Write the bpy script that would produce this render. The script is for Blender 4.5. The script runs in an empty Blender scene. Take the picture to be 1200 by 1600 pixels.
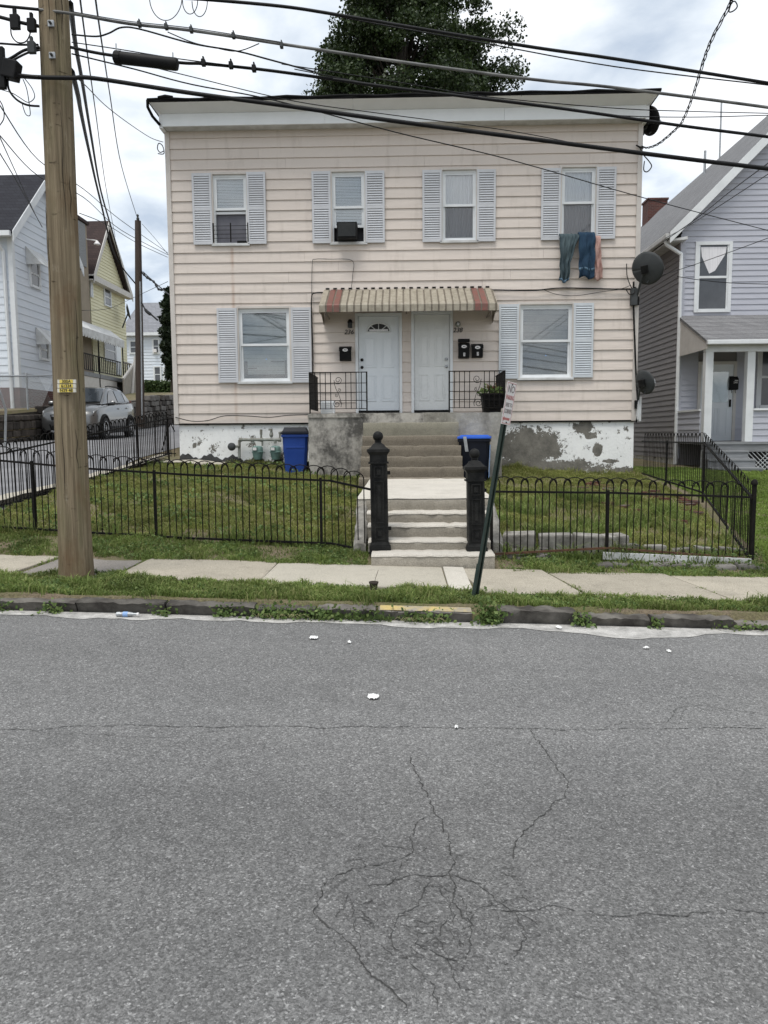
import bpy, bmesh, math, random
import numpy as np
from mathutils import Matrix, Vector
random.seed(7)
R_ = math.radians
S = bpy.context.scene
COL = S.collection

# ------------------------------------------------------------------ camera
F_PX, YAW, PITCH, ROLL = 1202.0, R_(1.5), R_(5.7), R_(-0.43)
EYE = Vector((0.0, 0.0, 1.6))
CR = Matrix.Rotation(YAW, 3, 'Z') @ Matrix.Rotation(math.pi / 2 - PITCH, 3, 'X') @ Matrix.Rotation(ROLL, 3, 'Z')
cd = bpy.data.cameras.new('camera')
cd.sensor_fit = 'VERTICAL'; cd.sensor_height = 36.0; cd.lens = F_PX / 1600 * 36.0
cd.clip_start = 0.05; cd.clip_end = 1500
cam = bpy.data.objects.new('camera', cd); COL.objects.link(cam)
cam.matrix_world = Matrix.Translation(EYE) @ CR.to_4x4()
S.camera = cam

# ------------------------------------------------------------------ sky, sun, exposure
SUN_EL, SUN_AZ = R_(68), R_(-28)       # sun high behind the photographer's left shoulder, veiled by cloud
wd = bpy.data.worlds.new('World'); S.world = wd; wd.use_nodes = True
nt = wd.node_tree; nt.nodes.clear()
def wn(t, **k):
    n = nt.nodes.new(t)
    for a, b in k.items(): setattr(n, a, b)
    return n
sky = wn('ShaderNodeTexSky', sky_type='NISHITA', sun_disc=False, sun_elevation=SUN_EL, sun_rotation=math.pi + SUN_AZ)
tc = wn('ShaderNodeTexCoord'); sp = wn('ShaderNodeSeparateXYZ'); nt.links.new(tc.outputs['Generated'], sp.inputs[0])
mz = wn('ShaderNodeMath', operation='MAXIMUM'); mz.inputs[1].default_value = 0.0; nt.links.new(sp.outputs['Z'], mz.inputs[0])
az = wn('ShaderNodeMath', operation='ADD'); az.inputs[1].default_value = 0.22; nt.links.new(mz.outputs[0], az.inputs[0])
cb = wn('ShaderNodeCombineXYZ')
for ax in 'XY':
    dv = wn('ShaderNodeMath', operation='DIVIDE'); nt.links.new(sp.outputs[ax], dv.inputs[0]); nt.links.new(az.outputs[0], dv.inputs[1]); nt.links.new(dv.outputs[0], cb.inputs[ax])
n1 = wn('ShaderNodeTexNoise'); n1.inputs['Scale'].default_value = 2.1; n1.inputs['Detail'].default_value = 7; n1.inputs['Roughness'].default_value = 0.53; n1.inputs['Distortion'].default_value = 0.25
nt.links.new(cb.outputs[0], n1.inputs['Vector'])
rp = wn('ShaderNodeValToRGB'); nt.links.new(n1.outputs['Fac'], rp.inputs[0])
rp.color_ramp.elements[0].position = 0.38; rp.color_ramp.elements[0].color = (0.46, 0.53, 0.625, 1)
rp.color_ramp.elements[1].position = 0.58; rp.color_ramp.elements[1].color = (0.96, 0.97, 0.985, 1)
e = rp.color_ramp.elements.new(0.48); e.color = (0.70, 0.755, 0.81, 1)
sc_ = wn('ShaderNodeVectorMath', operation='SCALE'); sc_.inputs['Scale'].default_value = 7.7; nt.links.new(rp.outputs[0], sc_.inputs[0])
mx = wn('ShaderNodeMix', data_type='RGBA'); mx.inputs[0].default_value = 0.90
nt.links.new(sky.outputs[0], mx.inputs[6]); nt.links.new(sc_.outputs[0], mx.inputs[7])
bg = wn('ShaderNodeBackground'); bg.inputs['Strength'].default_value = 0.10; nt.links.new(mx.outputs[2], bg.inputs[0])
wo = wn('ShaderNodeOutputWorld'); nt.links.new(bg.outputs[0], wo.inputs[0])
sl = bpy.data.lights.new('sun', 'SUN'); sl.energy = 1.5; sl.angle = R_(24); sl.color = (1.0, 0.965, 0.91)
so = bpy.data.objects.new('sun', sl); COL.objects.link(so)
so.rotation_euler = (math.pi / 2 - SUN_EL, 0, SUN_AZ); so.location = (-20, -20, 40)
S.view_settings.view_transform = 'Standard'; S.view_settings.look = 'None'
S.view_settings.exposure = 0.76; S.view_settings.gamma = 1.0; S.view_settings.use_curve_mapping = False
S.cycles.max_bounces = 6; S.cycles.transparent_max_bounces = 12

# ------------------------------------------------------------------ measuring helpers
def ray(px, py): return CR @ Vector(((px - 600) / F_PX, (800 - py) / F_PX, -1))
def at(px, py, Y):                      # the point of the photograph's pixel that stands at depth Y
    d = ray(px, py); return EYE + d * (Y / d.y)
def atz(px, py, z0, sx=0.0, sy=0.0):    # where the pixel's ray meets the plane z = z0 + sx x + sy y
    d = ray(px, py); return EYE + d * ((z0 - EYE.z) / (d.z - sx * d.x - sy * d.y))
def rect(l, r, t, b, Y):
    a = [at(l, t, Y), at(r, t, Y), at(l, b, Y), at(r, b, Y)]
    return (a[0].x + a[2].x) / 2, (a[1].x + a[3].x) / 2, (a[2].z + a[3].z) / 2, (a[0].z + a[1].z) / 2
def lerp(a, b, t): return a + (b - a) * t
def interp(tab, x): return float(np.interp(x, [a for a, _ in tab], [b for _, b in tab]))

# ------------------------------------------------------------------ mesh builder
class MB:
    def __init__(s): s.v = []; s.f = []
    def add(s, vs, fs):
        o = len(s.v); s.v += [tuple(p) for p in vs]; s.f += [tuple(i + o for i in f) for f in fs]; return s
    def box(s, x0, x1, y0, y1, z0, z1):
        return s.hexa([(x0, y0, z0), (x1, y0, z0), (x1, y1, z0), (x0, y1, z0), (x0, y0, z1), (x1, y0, z1), (x1, y1, z1), (x0, y1, z1)])
    def hexa(s, p):
        return s.add(p, [(0, 3, 2, 1), (4, 5, 6, 7), (0, 1, 5, 4), (1, 2, 6, 5), (2, 3, 7, 6), (3, 0, 4, 7)])
    def obox(s, c, size, m=None):
        hx, hy, hz = [q / 2 for q in size]; c = Vector(c); m = m or Matrix.Identity(3)
        p = [c + m @ Vector(q) for q in ((-hx, -hy, -hz), (hx, -hy, -hz), (hx, hy, -hz), (-hx, hy, -hz), (-hx, -hy, hz), (hx, -hy, hz), (hx, hy, hz), (-hx, hy, hz))]
        return s.hexa(p)
    def bar(s, a, b, w, d=None):        # square bar between two points
        a = Vector(a); b = Vector(b); d = d or w
        q = (b - a); L = q.length; q.normalize()
        up = Vector((0, 0, 1)) if abs(q.z) < 0.9 else Vector((0, 1, 0))
        sx = q.cross(up).normalized(); sy = sx.cross(q)
        m = Matrix((sx, sy, q)).transposed()
        return s.obox((a + b) / 2, (w, d, L), m)
    def tube(s, pts, r, n=6, cap=True):
        pts = [Vector(p) for p in pts]; N = len(pts)
        rs = r if isinstance(r, (list, tuple)) else [r] * N
        t0 = (pts[1] - pts[0]).normalized(); up = Vector((0, 0, 1)) if abs(t0.z) < 0.9 else Vector((0, 1, 0))
        a = t0.cross(up).normalized(); rings = []
        for i, p in enumerate(pts):
            t = (pts[min(i + 1, N - 1)] - pts[max(i - 1, 0)]).normalized()
            a = (a - t * a.dot(t)); a = a.normalized() if a.length > 1e-6 else t.orthogonal().normalized()
            b = t.cross(a)
            rings.append([p + (a * math.cos(k * 2 * math.pi / n) + b * math.sin(k * 2 * math.pi / n)) * rs[i] for k in range(n)])
        vs = [q for g in rings for q in g]
        fs = [(i * n + k, i * n + (k + 1) % n, (i + 1) * n + (k + 1) % n, (i + 1) * n + k) for i in range(N - 1) for k in range(n)]
        if cap: fs += [tuple(range(n - 1, -1, -1)), tuple((N - 1) * n + k for k in range(n))]
        return s.add(vs, fs)
    def lathe(s, prof, c=(0, 0, 0), n=16, m=None):
        m = m or Matrix.Identity(3); c = Vector(c); N = len(prof); vs = []
        for r, z in prof:
            for k in range(n):
                a = 2 * math.pi * k / n; vs.append(c + m @ Vector((r * math.cos(a), r * math.sin(a), z)))
        fs = [(i * n + k, i * n + (k + 1) % n, (i + 1) * n + (k + 1) % n, (i + 1) * n + k) for i in range(N - 1) for k in range(n)]
        fs += [tuple(range(n - 1, -1, -1)), tuple((N - 1) * n + k for k in range(n))]
        return s.add(vs, fs)
    def prism(s, pts, d):               # polygon extruded by vector d
        pts = [Vector(p) for p in pts]; d = Vector(d); n = len(pts)
        return s.add(pts + [p + d for p in pts], [tuple(range(n))[::-1], tuple(range(n, 2 * n))] + [(i, (i + 1) % n, n + (i + 1) % n, n + i) for i in range(n)])
    def frustum(s, lo, hi, z0, z1):     # lo/hi = (x0,x1,y0,y1)
        a, b = lo, hi
        return s.hexa([(a[0], a[2], z0), (a[1], a[2], z0), (a[1], a[3], z0), (a[0], a[3], z0), (b[0], b[2], z1), (b[1], b[2], z1), (b[1], b[3], z1), (b[0], b[3], z1)])
    def grid(s, rows):
        n = len(rows[0]); vs = [p for r in rows for p in r]
        return s.add(vs, [(i * n + j, i * n + j + 1, (i + 1) * n + j + 1, (i + 1) * n + j) for i in range(len(rows) - 1) for j in range(n - 1)])
    def mesh(s, name, off=(0, 0, 0), bevel=0, smooth=False, solid=0):
        ox, oy, oz = off
        me = bpy.data.meshes.new(name); me.from_pydata([(x - ox, y - oy, z - oz) for x, y, z in s.v], [], s.f)
        bm = bmesh.new(); bm.from_mesh(me); bmesh.ops.recalc_face_normals(bm, faces=bm.faces)
        if solid: bmesh.ops.solidify(bm, geom=bm.faces[:], thickness=solid)
        if bevel: bmesh.ops.bevel(bm, geom=bm.edges[:], offset=bevel, segments=2, affect='EDGES', profile=0.6)
        bm.to_mesh(me); bm.free()
        if smooth:
            for p in me.polygons: p.use_smooth = True
            if smooth != 'all':
                try: me.set_sharp_from_angle(angle=R_(40))
                except Exception: pass
        me.update(); return me
ORG = {}
def link(name, me, mat, parent=None, loc=(0, 0, 0)):
    o = bpy.data.objects.new(name, me); COL.objects.link(o)
    if mat is not None and len(me.materials) == 0: me.materials.append(mat)
    if parent: o.parent = parent
    o.location = loc; return o
def part(name, mb, mat, parent, bevel=0, smooth=False, local=False, kind=None, label=None, solid=0):
    off = (0, 0, 0) if local else ORG.get(parent.name, (0, 0, 0))
    o = link(name, mb.mesh(name, off, bevel, smooth, solid), mat, parent)
    ORG[o.name] = off
    if kind: o['kind'] = kind
    if label: o['label'] = label
    return o
def tag(o, label, cat, group=None):
    o['label'] = label; o['category'] = cat
    if group: o['group'] = group
    return o
def thing(name, label, cat, loc, group=None):
    o = bpy.data.objects.new(name, None); COL.objects.link(o); o.location = loc; o.empty_display_size = 0.2
    ORG[o.name] = tuple(loc); return tag(o, label, cat, group)
def single(name, mb, mat, label, cat, group=None, loc=(0, 0, 0), bevel=0, smooth=False, solid=0):
    o = link(name, mb.mesh(name, loc, bevel, smooth, solid), mat, None, loc); ORG[o.name] = tuple(loc)
    return tag(o, label, cat, group)
def struct(name, mb, mat, bevel=0, smooth=False, kind='structure'):
    o = link(name, mb.mesh(name, (0, 0, 0), bevel, smooth), mat); o['kind'] = kind; ORG[o.name] = (0, 0, 0); return o

# ------------------------------------------------------------------ materials
class NG:
    def __init__(s, name):
        s.m = bpy.data.materials.new(name); s.m.use_nodes = True; s.t = s.m.node_tree; s.t.nodes.clear()
        s.out = s.n('ShaderNodeOutputMaterial'); s.p = s.n('ShaderNodeBsdfPrincipled'); s.l(s.p.outputs[0], s.out.inputs[0])
        s.pos = s.n('ShaderNodeNewGeometry').outputs['Position']
    def n(s, t, **k):
        q = s.t.nodes.new(t)
        for a, b in k.items(): setattr(q, a, b)
        return q
    def l(s, a, b): s.t.links.new(a, b)
    def put(s, v, sock):
        if isinstance(v, bpy.types.NodeSocket): s.l(v, sock)
        elif isinstance(v, (tuple, list)): sock.default_value = (*v, 1) if len(v) == 3 and sock.type == 'RGBA' else v
        else: sock.default_value = v
    def vec(s, sc=(1, 1, 1), off=(0, 0, 0), src=None):
        q = s.n('ShaderNodeMapping'); s.l(src or s.pos, q.inputs[0]); q.inputs['Scale'].default_value = sc; q.inputs['Location'].default_value = off; return q.outputs[0]
    def noise(s, scale, det=4, rough=0.55, vec=None, dist=0):
        q = s.n('ShaderNodeTexNoise'); s.l(vec or s.pos, q.inputs['Vector']); q.inputs['Scale'].default_value = scale; q.inputs['Detail'].default_value = det; q.inputs['Roughness'].default_value = rough; q.inputs['Distortion'].default_value = dist; return q.outputs['Fac']
    def voro(s, scale, vec=None, feat='F1', out='Distance'):
        q = s.n('ShaderNodeTexVoronoi', feature=feat); s.l(vec or s.pos, q.inputs['Vector']); q.inputs['Scale'].default_value = scale; return q.outputs[out]
    def ramp(s, fac, *st):
        q = s.n('ShaderNodeValToRGB'); s.l(fac, q.inputs[0]); el = q.color_ramp.elements
        while len(el) < len(st): el.new(0.5)
        for e_, (p, c) in zip(el, st): e_.position = p; e_.color = (c, c, c, 1) if not isinstance(c, tuple) else (*c, 1)
        return q.outputs[0]
    def mix(s, fac, a, b, mode='MIX'):
        q = s.n('ShaderNodeMix', data_type='RGBA', blend_type=mode); s.put(fac, q.inputs[0]); s.put(a, q.inputs[6]); s.put(b, q.inputs[7]); return q.outputs[2]
    def math(s, op, a, b=0.0):
        q = s.n('ShaderNodeMath', operation=op); s.put(a, q.inputs[0]); s.put(b, q.inputs[1]); return q.outputs[0]
    def rnd(s, lo, hi):
        q = s.n('ShaderNodeMapRange'); s.l(s.n('ShaderNodeObjectInfo').outputs['Random'], q.inputs[0]); q.inputs[3].default_value = lo; q.inputs[4].default_value = hi
        return q.outputs[0]
    def scaled(s, col, fac):
        q = s.n('ShaderNodeVectorMath', operation='SCALE'); s.put(col, q.inputs[0]); s.put(fac, q.inputs['Scale']); return q.outputs[0]
    def bump(s, h, strength=0.5, dist=0.01, prev=None):
        q = s.n('ShaderNodeBump'); q.inputs['Strength'].default_value = strength; q.inputs['Distance'].default_value = dist; s.l(h, q.inputs['Height'])
        if prev: s.l(prev, q.inputs['Normal'])
        return q.outputs[0]
    def done(s, col, rough=0.8, nrm=None, metal=0.0, spec=0.3):
        s.put(col, s.p.inputs['Base Color']); s.put(rough, s.p.inputs['Roughness']); s.p.inputs['Metallic'].default_value = metal; s.p.inputs['Specular IOR Level'].default_value = spec
        if nrm: s.l(nrm, s.p.inputs['Normal'])
        return s.m
def simple(name, c1, c2=None, scale=4, rough=0.7, bump=0.15, bscale=40, stretch=(1, 1, 1), metal=0.0, spec=0.3, rnd=0.0, lo=0.35, hi=0.65):
    g = NG(name); c2 = c2 or tuple(min(1, q * 0.8) for q in c1)
    v = g.vec(stretch)
    f = g.ramp(g.noise(scale, 5, 0.6, v), (lo, 0.0), (hi, 1.0))
    col = g.mix(f, c1, c2)
    if rnd: col = g.scaled(col, g.rnd(1 - rnd, 1 + rnd))
    nb = g.bump(g.noise(bscale, 3, 0.6, v), bump, 0.01) if bump else None
    return g.done(col, rough, nb, metal, spec)

MT = {}
def mk_asphalt():
    g = NG('asphalt')
    big = g.noise(0.5, 4, 0.6); mid = g.noise(6, 4, 0.6)
    base = g.mix(g.ramp(big, (0.3, 0.0), (0.7, 1.0)), (0.145, 0.144, 0.142), (0.182, 0.180, 0.176))
    base = g.mix(g.ramp(mid, (0.35, 0.0), (0.7, 0.35)), base, (0.118, 0.117, 0.116))
    agg = g.voro(150, out='Color'); sp_ = g.n('ShaderNodeSeparateColor'); g.l(agg, sp_.inputs[0])
    base = g.scaled(base, g.ramp(sp_.outputs[0], (0.0, 0.62), (0.5, 0.97), (0.9, 1.28), (1.0, 2.0)))
    ag2 = g.voro(72, out='Color'); s2 = g.n('ShaderNodeSeparateColor'); g.l(ag2, s2.inputs[0])
    base = g.scaled(base, g.ramp(s2.outputs[1], (0.0, 0.82), (0.5, 1.0), (0.95, 1.12), (1.0, 1.4)))
    fine = g.noise(260, 2, 0.7); base = g.scaled(base, g.ramp(fine, (0.3, 0.7), (0.7, 1.3)))
    lane = g.noise(0.55, 3, 0.5, g.vec((0.10, 1.0, 1.0), (2, 0, 0))); base = g.scaled(base, g.ramp(lane, (0.35, 0.84), (0.65, 1.14)))
    oil = g.ramp(g.noise(1.6, 5, 0.6, g.vec((1, 1, 1), (4, 7, 0))), (0.60, 0.0), (0.76, 0.45)); base = g.mix(oil, base, (0.085, 0.084, 0.083))
    # crazed patch in the near lane
    wv = g.n('ShaderNodeVectorMath', operation='ADD'); nn = g.n('ShaderNodeTexNoise'); g.l(g.pos, nn.inputs['Vector']); nn.inputs['Scale'].default_value = 9; nn.inputs['Detail'].default_value = 5
    sc2 = g.n('ShaderNodeVectorMath', operation='SCALE'); g.l(nn.outputs['Color'], sc2.inputs[0]); sc2.inputs['Scale'].default_value = 0.10; g.l(g.pos, wv.inputs[0]); g.l(sc2.outputs[0], wv.inputs[1])
    ed = g.voro(7.0, wv.outputs[0], 'DISTANCE_TO_EDGE'); line = g.ramp(ed, (0.0, 1.0), (0.014, 0.8), (0.028, 0.0))
    mp = g.n('ShaderNodeMapping'); g.l(g.pos, mp.inputs[0]); mp.inputs['Scale'].default_value = (1 / 0.42, 1 / 0.42, 0); mp.inputs['Location'].default_value = (-0.11 / 0.42, -2.55 / 0.42, 0)
    ln = g.n('ShaderNodeVectorMath', operation='LENGTH'); g.l(mp.outputs[0], ln.inputs[0])
    zone = g.ramp(g.math('ADD', ln.outputs['Value'], g.math('MULTIPLY', g.math('SUBTRACT', g.noise(4, 4), 0.5), 1.6)), (0.72, 1.0), (0.98, 0.0))
    gate = g.ramp(g.noise(11, 3), (0.47, 0.0), (0.60, 1.0)); crz = g.math('MULTIPLY', line, g.math('MULTIPLY', zone, gate))
    base = g.mix(g.math('MULTIPLY', crz, 0.75), base, (0.025, 0.025, 0.024)); base = g.scaled(base, g.math('SUBTRACT', 1.0, g.math('MULTIPLY', zone, 0.10)))
    h = g.math('ADD', g.voro(110), g.math('MULTIPLY', g.noise(30, 3), 0.6)); h = g.math('SUBTRACT', h, g.math('MULTIPLY', crz, 1.5))
    return g.done(base, 0.88, g.bump(h, 0.5, 0.005), spec=0.2)
MT['asphalt'] = mk_asphalt()
def mk_alley():
    g = NG('alley_asphalt')
    c = g.mix(g.ramp(g.noise(1.2, 5), (0.35, 0.0), (0.65, 1.0)), (0.165, 0.165, 0.172), (0.225, 0.225, 0.232))
    return g.done(c, 0.9, g.bump(g.noise(60, 3), 0.4, 0.008))
MT['alley'] = mk_alley()
def mk_siding(name, a, b, rnd=0.03, stain=True):
    g = NG(name)
    f = g.ramp(g.noise(1.4, 5, 0.6, g.vec((1, 1, 2.2))), (0.3, 0.0), (0.7, 1.0))
    c = g.mix(f, a, b)
    if stain:
        d = g.ramp(g.noise(5.5, 5, 0.65, g.vec((1.0, 1.0, 0.16))), (0.54, 0.0), (0.82, 0.45))
        c = g.mix(d, c, (0.36, 0.31, 0.26))
        w = g.ramp(g.noise(9, 6, 0.7, g.vec((1, 1, 0.8), (7, 3, 1))), (0.60, 0.0), (0.74, 0.35))
        c = g.mix(w, c, (0.72, 0.66, 0.61))
        sx = g.n('ShaderNodeSeparateXYZ'); g.l(g.pos, sx.inputs[0])     # rust run below the first upper window
        dx = g.math('ABSOLUTE', g.math('ADD', sx.outputs[0], 3.66)); dz = g.math('LESS_THAN', sx.outputs[2], 5.62)
        run = g.math('MULTIPLY', g.ramp(dx, (0.0, 0.55), (0.05, 0.0)), g.math('MULTIPLY', dz, g.ramp(g.noise(3, 3), (0.35, 0.3), (0.6, 1.0))))
        c = g.mix(run, c, (0.36, 0.22, 0.14))
    c = g.scaled(c, g.rnd(1 - rnd, 1 + rnd))
    h = g.noise(2.5, 3, 0.5, g.vec((0.6, 1, 3)))
    return g.done(c, 0.62, g.bump(h, 0.4, 0.03), spec=0.3)
MT['siding'] = mk_siding('pink_beige_siding', (0.650, 0.577, 0.518), (0.618, 0.550, 0.494))
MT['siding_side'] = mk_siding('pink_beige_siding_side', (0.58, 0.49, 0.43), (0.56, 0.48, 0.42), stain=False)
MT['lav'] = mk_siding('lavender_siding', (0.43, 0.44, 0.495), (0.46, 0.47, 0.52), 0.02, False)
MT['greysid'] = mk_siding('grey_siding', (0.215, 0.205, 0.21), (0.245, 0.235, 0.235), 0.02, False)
MT['whitesid'] = mk_siding('white_siding', (0.63, 0.68, 0.74), (0.69, 0.73, 0.78), 0.02, False)
MT['yellowsid'] = mk_siding('yellow_siding', (0.66, 0.63, 0.43), (0.69, 0.66, 0.47), 0.02, False)
MT['white'] = simple('white_paint', (0.74, 0.76, 0.77), (0.66, 0.68, 0.69), 3, 0.5, 0.08, 20)
MT['dullwhite'] = simple('weathered_white', (0.62, 0.63, 0.63), (0.46, 0.46, 0.45), 4, 0.6, 0.12, 20)
MT['trim'] = simple('beige_trim', (0.60, 0.56, 0.52), (0.53, 0.49, 0.45), 3, 0.5, 0.08)
MT['fascia'] = simple('fascia_white', (0.78, 0.80, 0.81), (0.73, 0.75, 0.76), 2, 0.45, 0.05, 4)
MT['crown'] = simple('crown_grey', (0.80, 0.81, 0.82), (0.75, 0.76, 0.77), 2, 0.5, 0.05, 4)
MT['shutter'] = simple('grey_lilac_shutter', (0.56, 0.57, 0.595), (0.51, 0.52, 0.54), 3, 0.6, 0.06)
MT['shutter2'] = simple('pale_blue_shutter', (0.57, 0.605, 0.635), (0.52, 0.55, 0.58), 3, 0.6, 0.06)
MT['door'] = simple('white_door', (0.74, 0.775, 0.80), (0.69, 0.725, 0.75), 1.5, 0.4, 0.04, 6)
MT['door2'] = simple('offwhite_door', (0.76, 0.77, 0.76), (0.70, 0.71, 0.70), 1.5, 0.4, 0.04, 6)
MT['black'] = simple('black_metal', (0.005, 0.005, 0.0055), (0.014, 0.012, 0.010), 12, 0.6, 0.2, 60, spec=0.12)
MT['iron'] = simple('cast_iron', (0.007, 0.0072, 0.0075), (0.020, 0.020, 0.019), 9, 0.6, 0.35, 45, spec=0.15)
MT['rusty'] = simple('rusty_iron', (0.05, 0.028, 0.018), (0.12, 0.06, 0.035), 14, 0.8, 0.4, 60)
MT['rubber'] = simple('black_rubber', (0.005, 0.005, 0.0055), (0.010, 0.010, 0.010), 8, 0.55, 0.05, spec=0.15)
MT['cable'] = simple('black_cable', (0.006, 0.0062, 0.0065), (0.014, 0.014, 0.0145), 5, 0.55, 0.1, spec=0.15)
MT['cablegrey'] = simple('weathered_cable', (0.05, 0.05, 0.05), (0.20, 0.20, 0.19), 3, 0.55, 0.2)
MT['galv'] = simple('galvanised', (0.42, 0.44, 0.45), (0.32, 0.33, 0.34), 14, 0.45, 0.1, metal=0.6)
MT['dish'] = simple('dish_grey', (0.05, 0.054, 0.056), (0.065, 0.069, 0.07), 4, 0.6, 0.05, spec=0.15)
MT['blue'] = simple('blue_bin_plastic', (0.012, 0.045, 0.23), (0.016, 0.055, 0.26), 4, 0.42, 0.06)
MT['bluelid'] = simple('blue_lid_plastic', (0.02, 0.09, 0.48), (0.025, 0.11, 0.52), 4, 0.4, 0.05)
MT['palebluefoil'] = simple('pale_blue_side', (0.22, 0.36, 0.62), (0.26, 0.40, 0.66), 4, 0.5, 0.05)
MT['navy'] = simple('navy_plastic', (0.004, 0.006, 0.012), (0.007, 0.009, 0.017), 4, 0.45, 0.05, spec=0.2)
MT['meter'] = simple('meter_green', (0.16, 0.26, 0.235), (0.12, 0.19, 0.175), 10, 0.55, 0.15)
MT['pipe'] = simple('painted_pipe', (0.30, 0.315, 0.29), (0.17, 0.16, 0.13), 10, 0.7, 0.2)
MT['greenpost'] = simple('green_sign_post', (0.016, 0.030, 0.025), (0.03, 0.045, 0.038), 10, 0.5, 0.15)
MT['signwhite'] = simple('sign_white', (0.74, 0.72, 0.71), (0.68, 0.66, 0.65), 8, 0.35, 0.03)
MT['signred'] = simple('faded_sign_red', (0.42, 0.13, 0.13), (0.5, 0.2, 0.19), 20, 0.4, 0)
MT['signink'] = simple('faded_sign_ink', (0.20, 0.17, 0.17), (0.3, 0.26, 0.26), 20, 0.4, 0)
MT['tagyel'] = simple('tag_yellow', (0.62, 0.47, 0.06), (0.7, 0.56, 0.14), 20, 0.4, 0)
MT['tagwhite'] = simple('tag_white', (0.66, 0.64, 0.58), (0.55, 0.53, 0.46), 20, 0.4, 0)
MT['ink'] = simple('black_ink', (0.02, 0.02, 0.02), (0.03, 0.03, 0.03), 20, 0.4, 0)
MT['curtain'] = simple('pale_curtain', (0.80, 0.79, 0.81), (0.70, 0.69, 0.71), 5, 0.9, 0.2, 14, (6, 1, 0.4))
MT['blind'] = simple('white_blind', (0.86, 0.88, 0.90), (0.82, 0.84, 0.86), 4, 0.6, 0)
MT['greyblind'] = simple('grey_blind', (0.58, 0.61, 0.60), (0.50, 0.53, 0.52), 4, 0.6, 0)
MT['brownblind'] = simple('taupe_blind', (0.42, 0.395, 0.365), (0.34, 0.32, 0.295), 4, 0.6, 0)
MT['darkroom'] = simple('dark_room', (0.035, 0.035, 0.04), (0.06, 0.06, 0.065), 3, 0.9, 0)
MT['screen'] = simple('insect_screen', (0.12, 0.12, 0.14), (0.16, 0.16, 0.18), 3, 0.9, 0.1, 300)
MT['tan'] = simple('awning_tan', (0.36, 0.325, 0.26), (0.25, 0.222, 0.172), 9, 0.5, 0.1, rnd=0.05)
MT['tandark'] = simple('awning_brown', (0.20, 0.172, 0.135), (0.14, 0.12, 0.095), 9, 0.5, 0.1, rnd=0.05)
MT['red'] = simple('awning_red', (0.20, 0.075, 0.06), (0.15, 0.085, 0.07), 9, 0.5, 0.1, rnd=0.05)
MT['denim1'] = simple('faded_denim', (0.035, 0.055, 0.066), (0.08, 0.11, 0.12), 9, 0.95, 0.3, 60, (1.6, 1, 0.5))
MT['denim2'] = simple('blue_denim', (0.014, 0.034, 0.065), (0.024, 0.055, 0.095), 9, 0.95, 0.3, 60, (1.6, 1, 0.5))
MT['denimhem'] = simple('denim_hem', (0.08, 0.14, 0.20), (0.1, 0.16, 0.22), 9, 0.95, 0.3, 60)
MT['pink'] = simple('pink_towel', (0.34, 0.19, 0.165), (0.50, 0.34, 0.30), 9, 0.95, 0.4, 90)
MT['roofblack'] = simple('roof_edge_black', (0.006, 0.006, 0.0065), (0.010, 0.010, 0.010), 6, 0.8, 0.3, 30, spec=0.1)
MT['stucco'] = simple('tan_stucco', (0.30, 0.255, 0.195), (0.26, 0.22, 0.17), 2, 0.9, 0.2)
MT['greywood'] = simple('grey_wood', (0.27, 0.28, 0.29), (0.20, 0.205, 0.21), 5, 0.8, 0.3, 25, (0.4, 3, 3))
MT['tanwood'] = simple('tan_wood', (0.34, 0.31, 0.27), (0.27, 0.25, 0.22), 5, 0.8, 0.3, 25)
MT['wallgrey'] = simple('porch_wall_grey', (0.60, 0.58, 0.55), (0.54, 0.52, 0.49), 5, 0.8, 0.1)
MT['stone'] = simple('dark_rubble', (0.045, 0.039, 0.034), (0.095, 0.083, 0.072), 4, 0.95, 0.6, 18, rnd=0.4)
MT['greystone'] = simple('grey_rubble', (0.20, 0.19, 0.175), (0.12, 0.11, 0.10), 5, 0.95, 0.5, 18, rnd=0.3)
MT['block'] = simple('grey_block', (0.33, 0.315, 0.285), (0.15, 0.142, 0.126), 7, 0.95, 0.5, 40, rnd=0.12)
MT['bluestone'] = simple('dark_kerb_stone', (0.055, 0.050, 0.045), (0.15, 0.14, 0.125), 5, 0.9, 0.6, 35, rnd=0.2, spec=0.1)
MT['palekerb'] = simple('concrete_kerb', (0.20, 0.185, 0.165), (0.11, 0.10, 0.09), 6, 0.9, 0.4, 45, rnd=0.1)
MT['bluegravel'] = simple('painted_tar', (0.012, 0.012, 0.012), (0.03, 0.03, 0.03), 8, 0.7, 0.4)
MT['terra'] = simple('brown_pipe_cap', (0.05, 0.04, 0.033), (0.08, 0.065, 0.05), 8, 0.8, 0.2)
MT['paper'] = simple('white_paper', (0.78, 0.78, 0.76), (0.68, 0.68, 0.67), 30, 0.8, 0.2)
MT['crack'] = simple('crack_dark', (0.030, 0.030, 0.029), (0.065, 0.064, 0.061), 30, 0.95, 0.3)
MT['redwood'] = simple('red_planter_leaf', (0.12, 0.045, 0.035), (0.16, 0.08, 0.05), 20, 0.7, 0)
def mk_gutter():
    g = NG('dusty_gutter')
    c = g.mix(g.ramp(g.noise(7, 6, 0.7), (0.35, 0.0), (0.68, 1.0)), (0.52, 0.505, 0.48), (0.25, 0.243, 0.23))
    c = g.scaled(c, g.ramp(g.noise(120, 2), (0.3, 0.75), (0.7, 1.2)))
    return g.done(c, 0.9, g.bump(g.noise(50, 3), 0.5, 0.006))
MT['gutter'] = mk_gutter()
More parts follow.
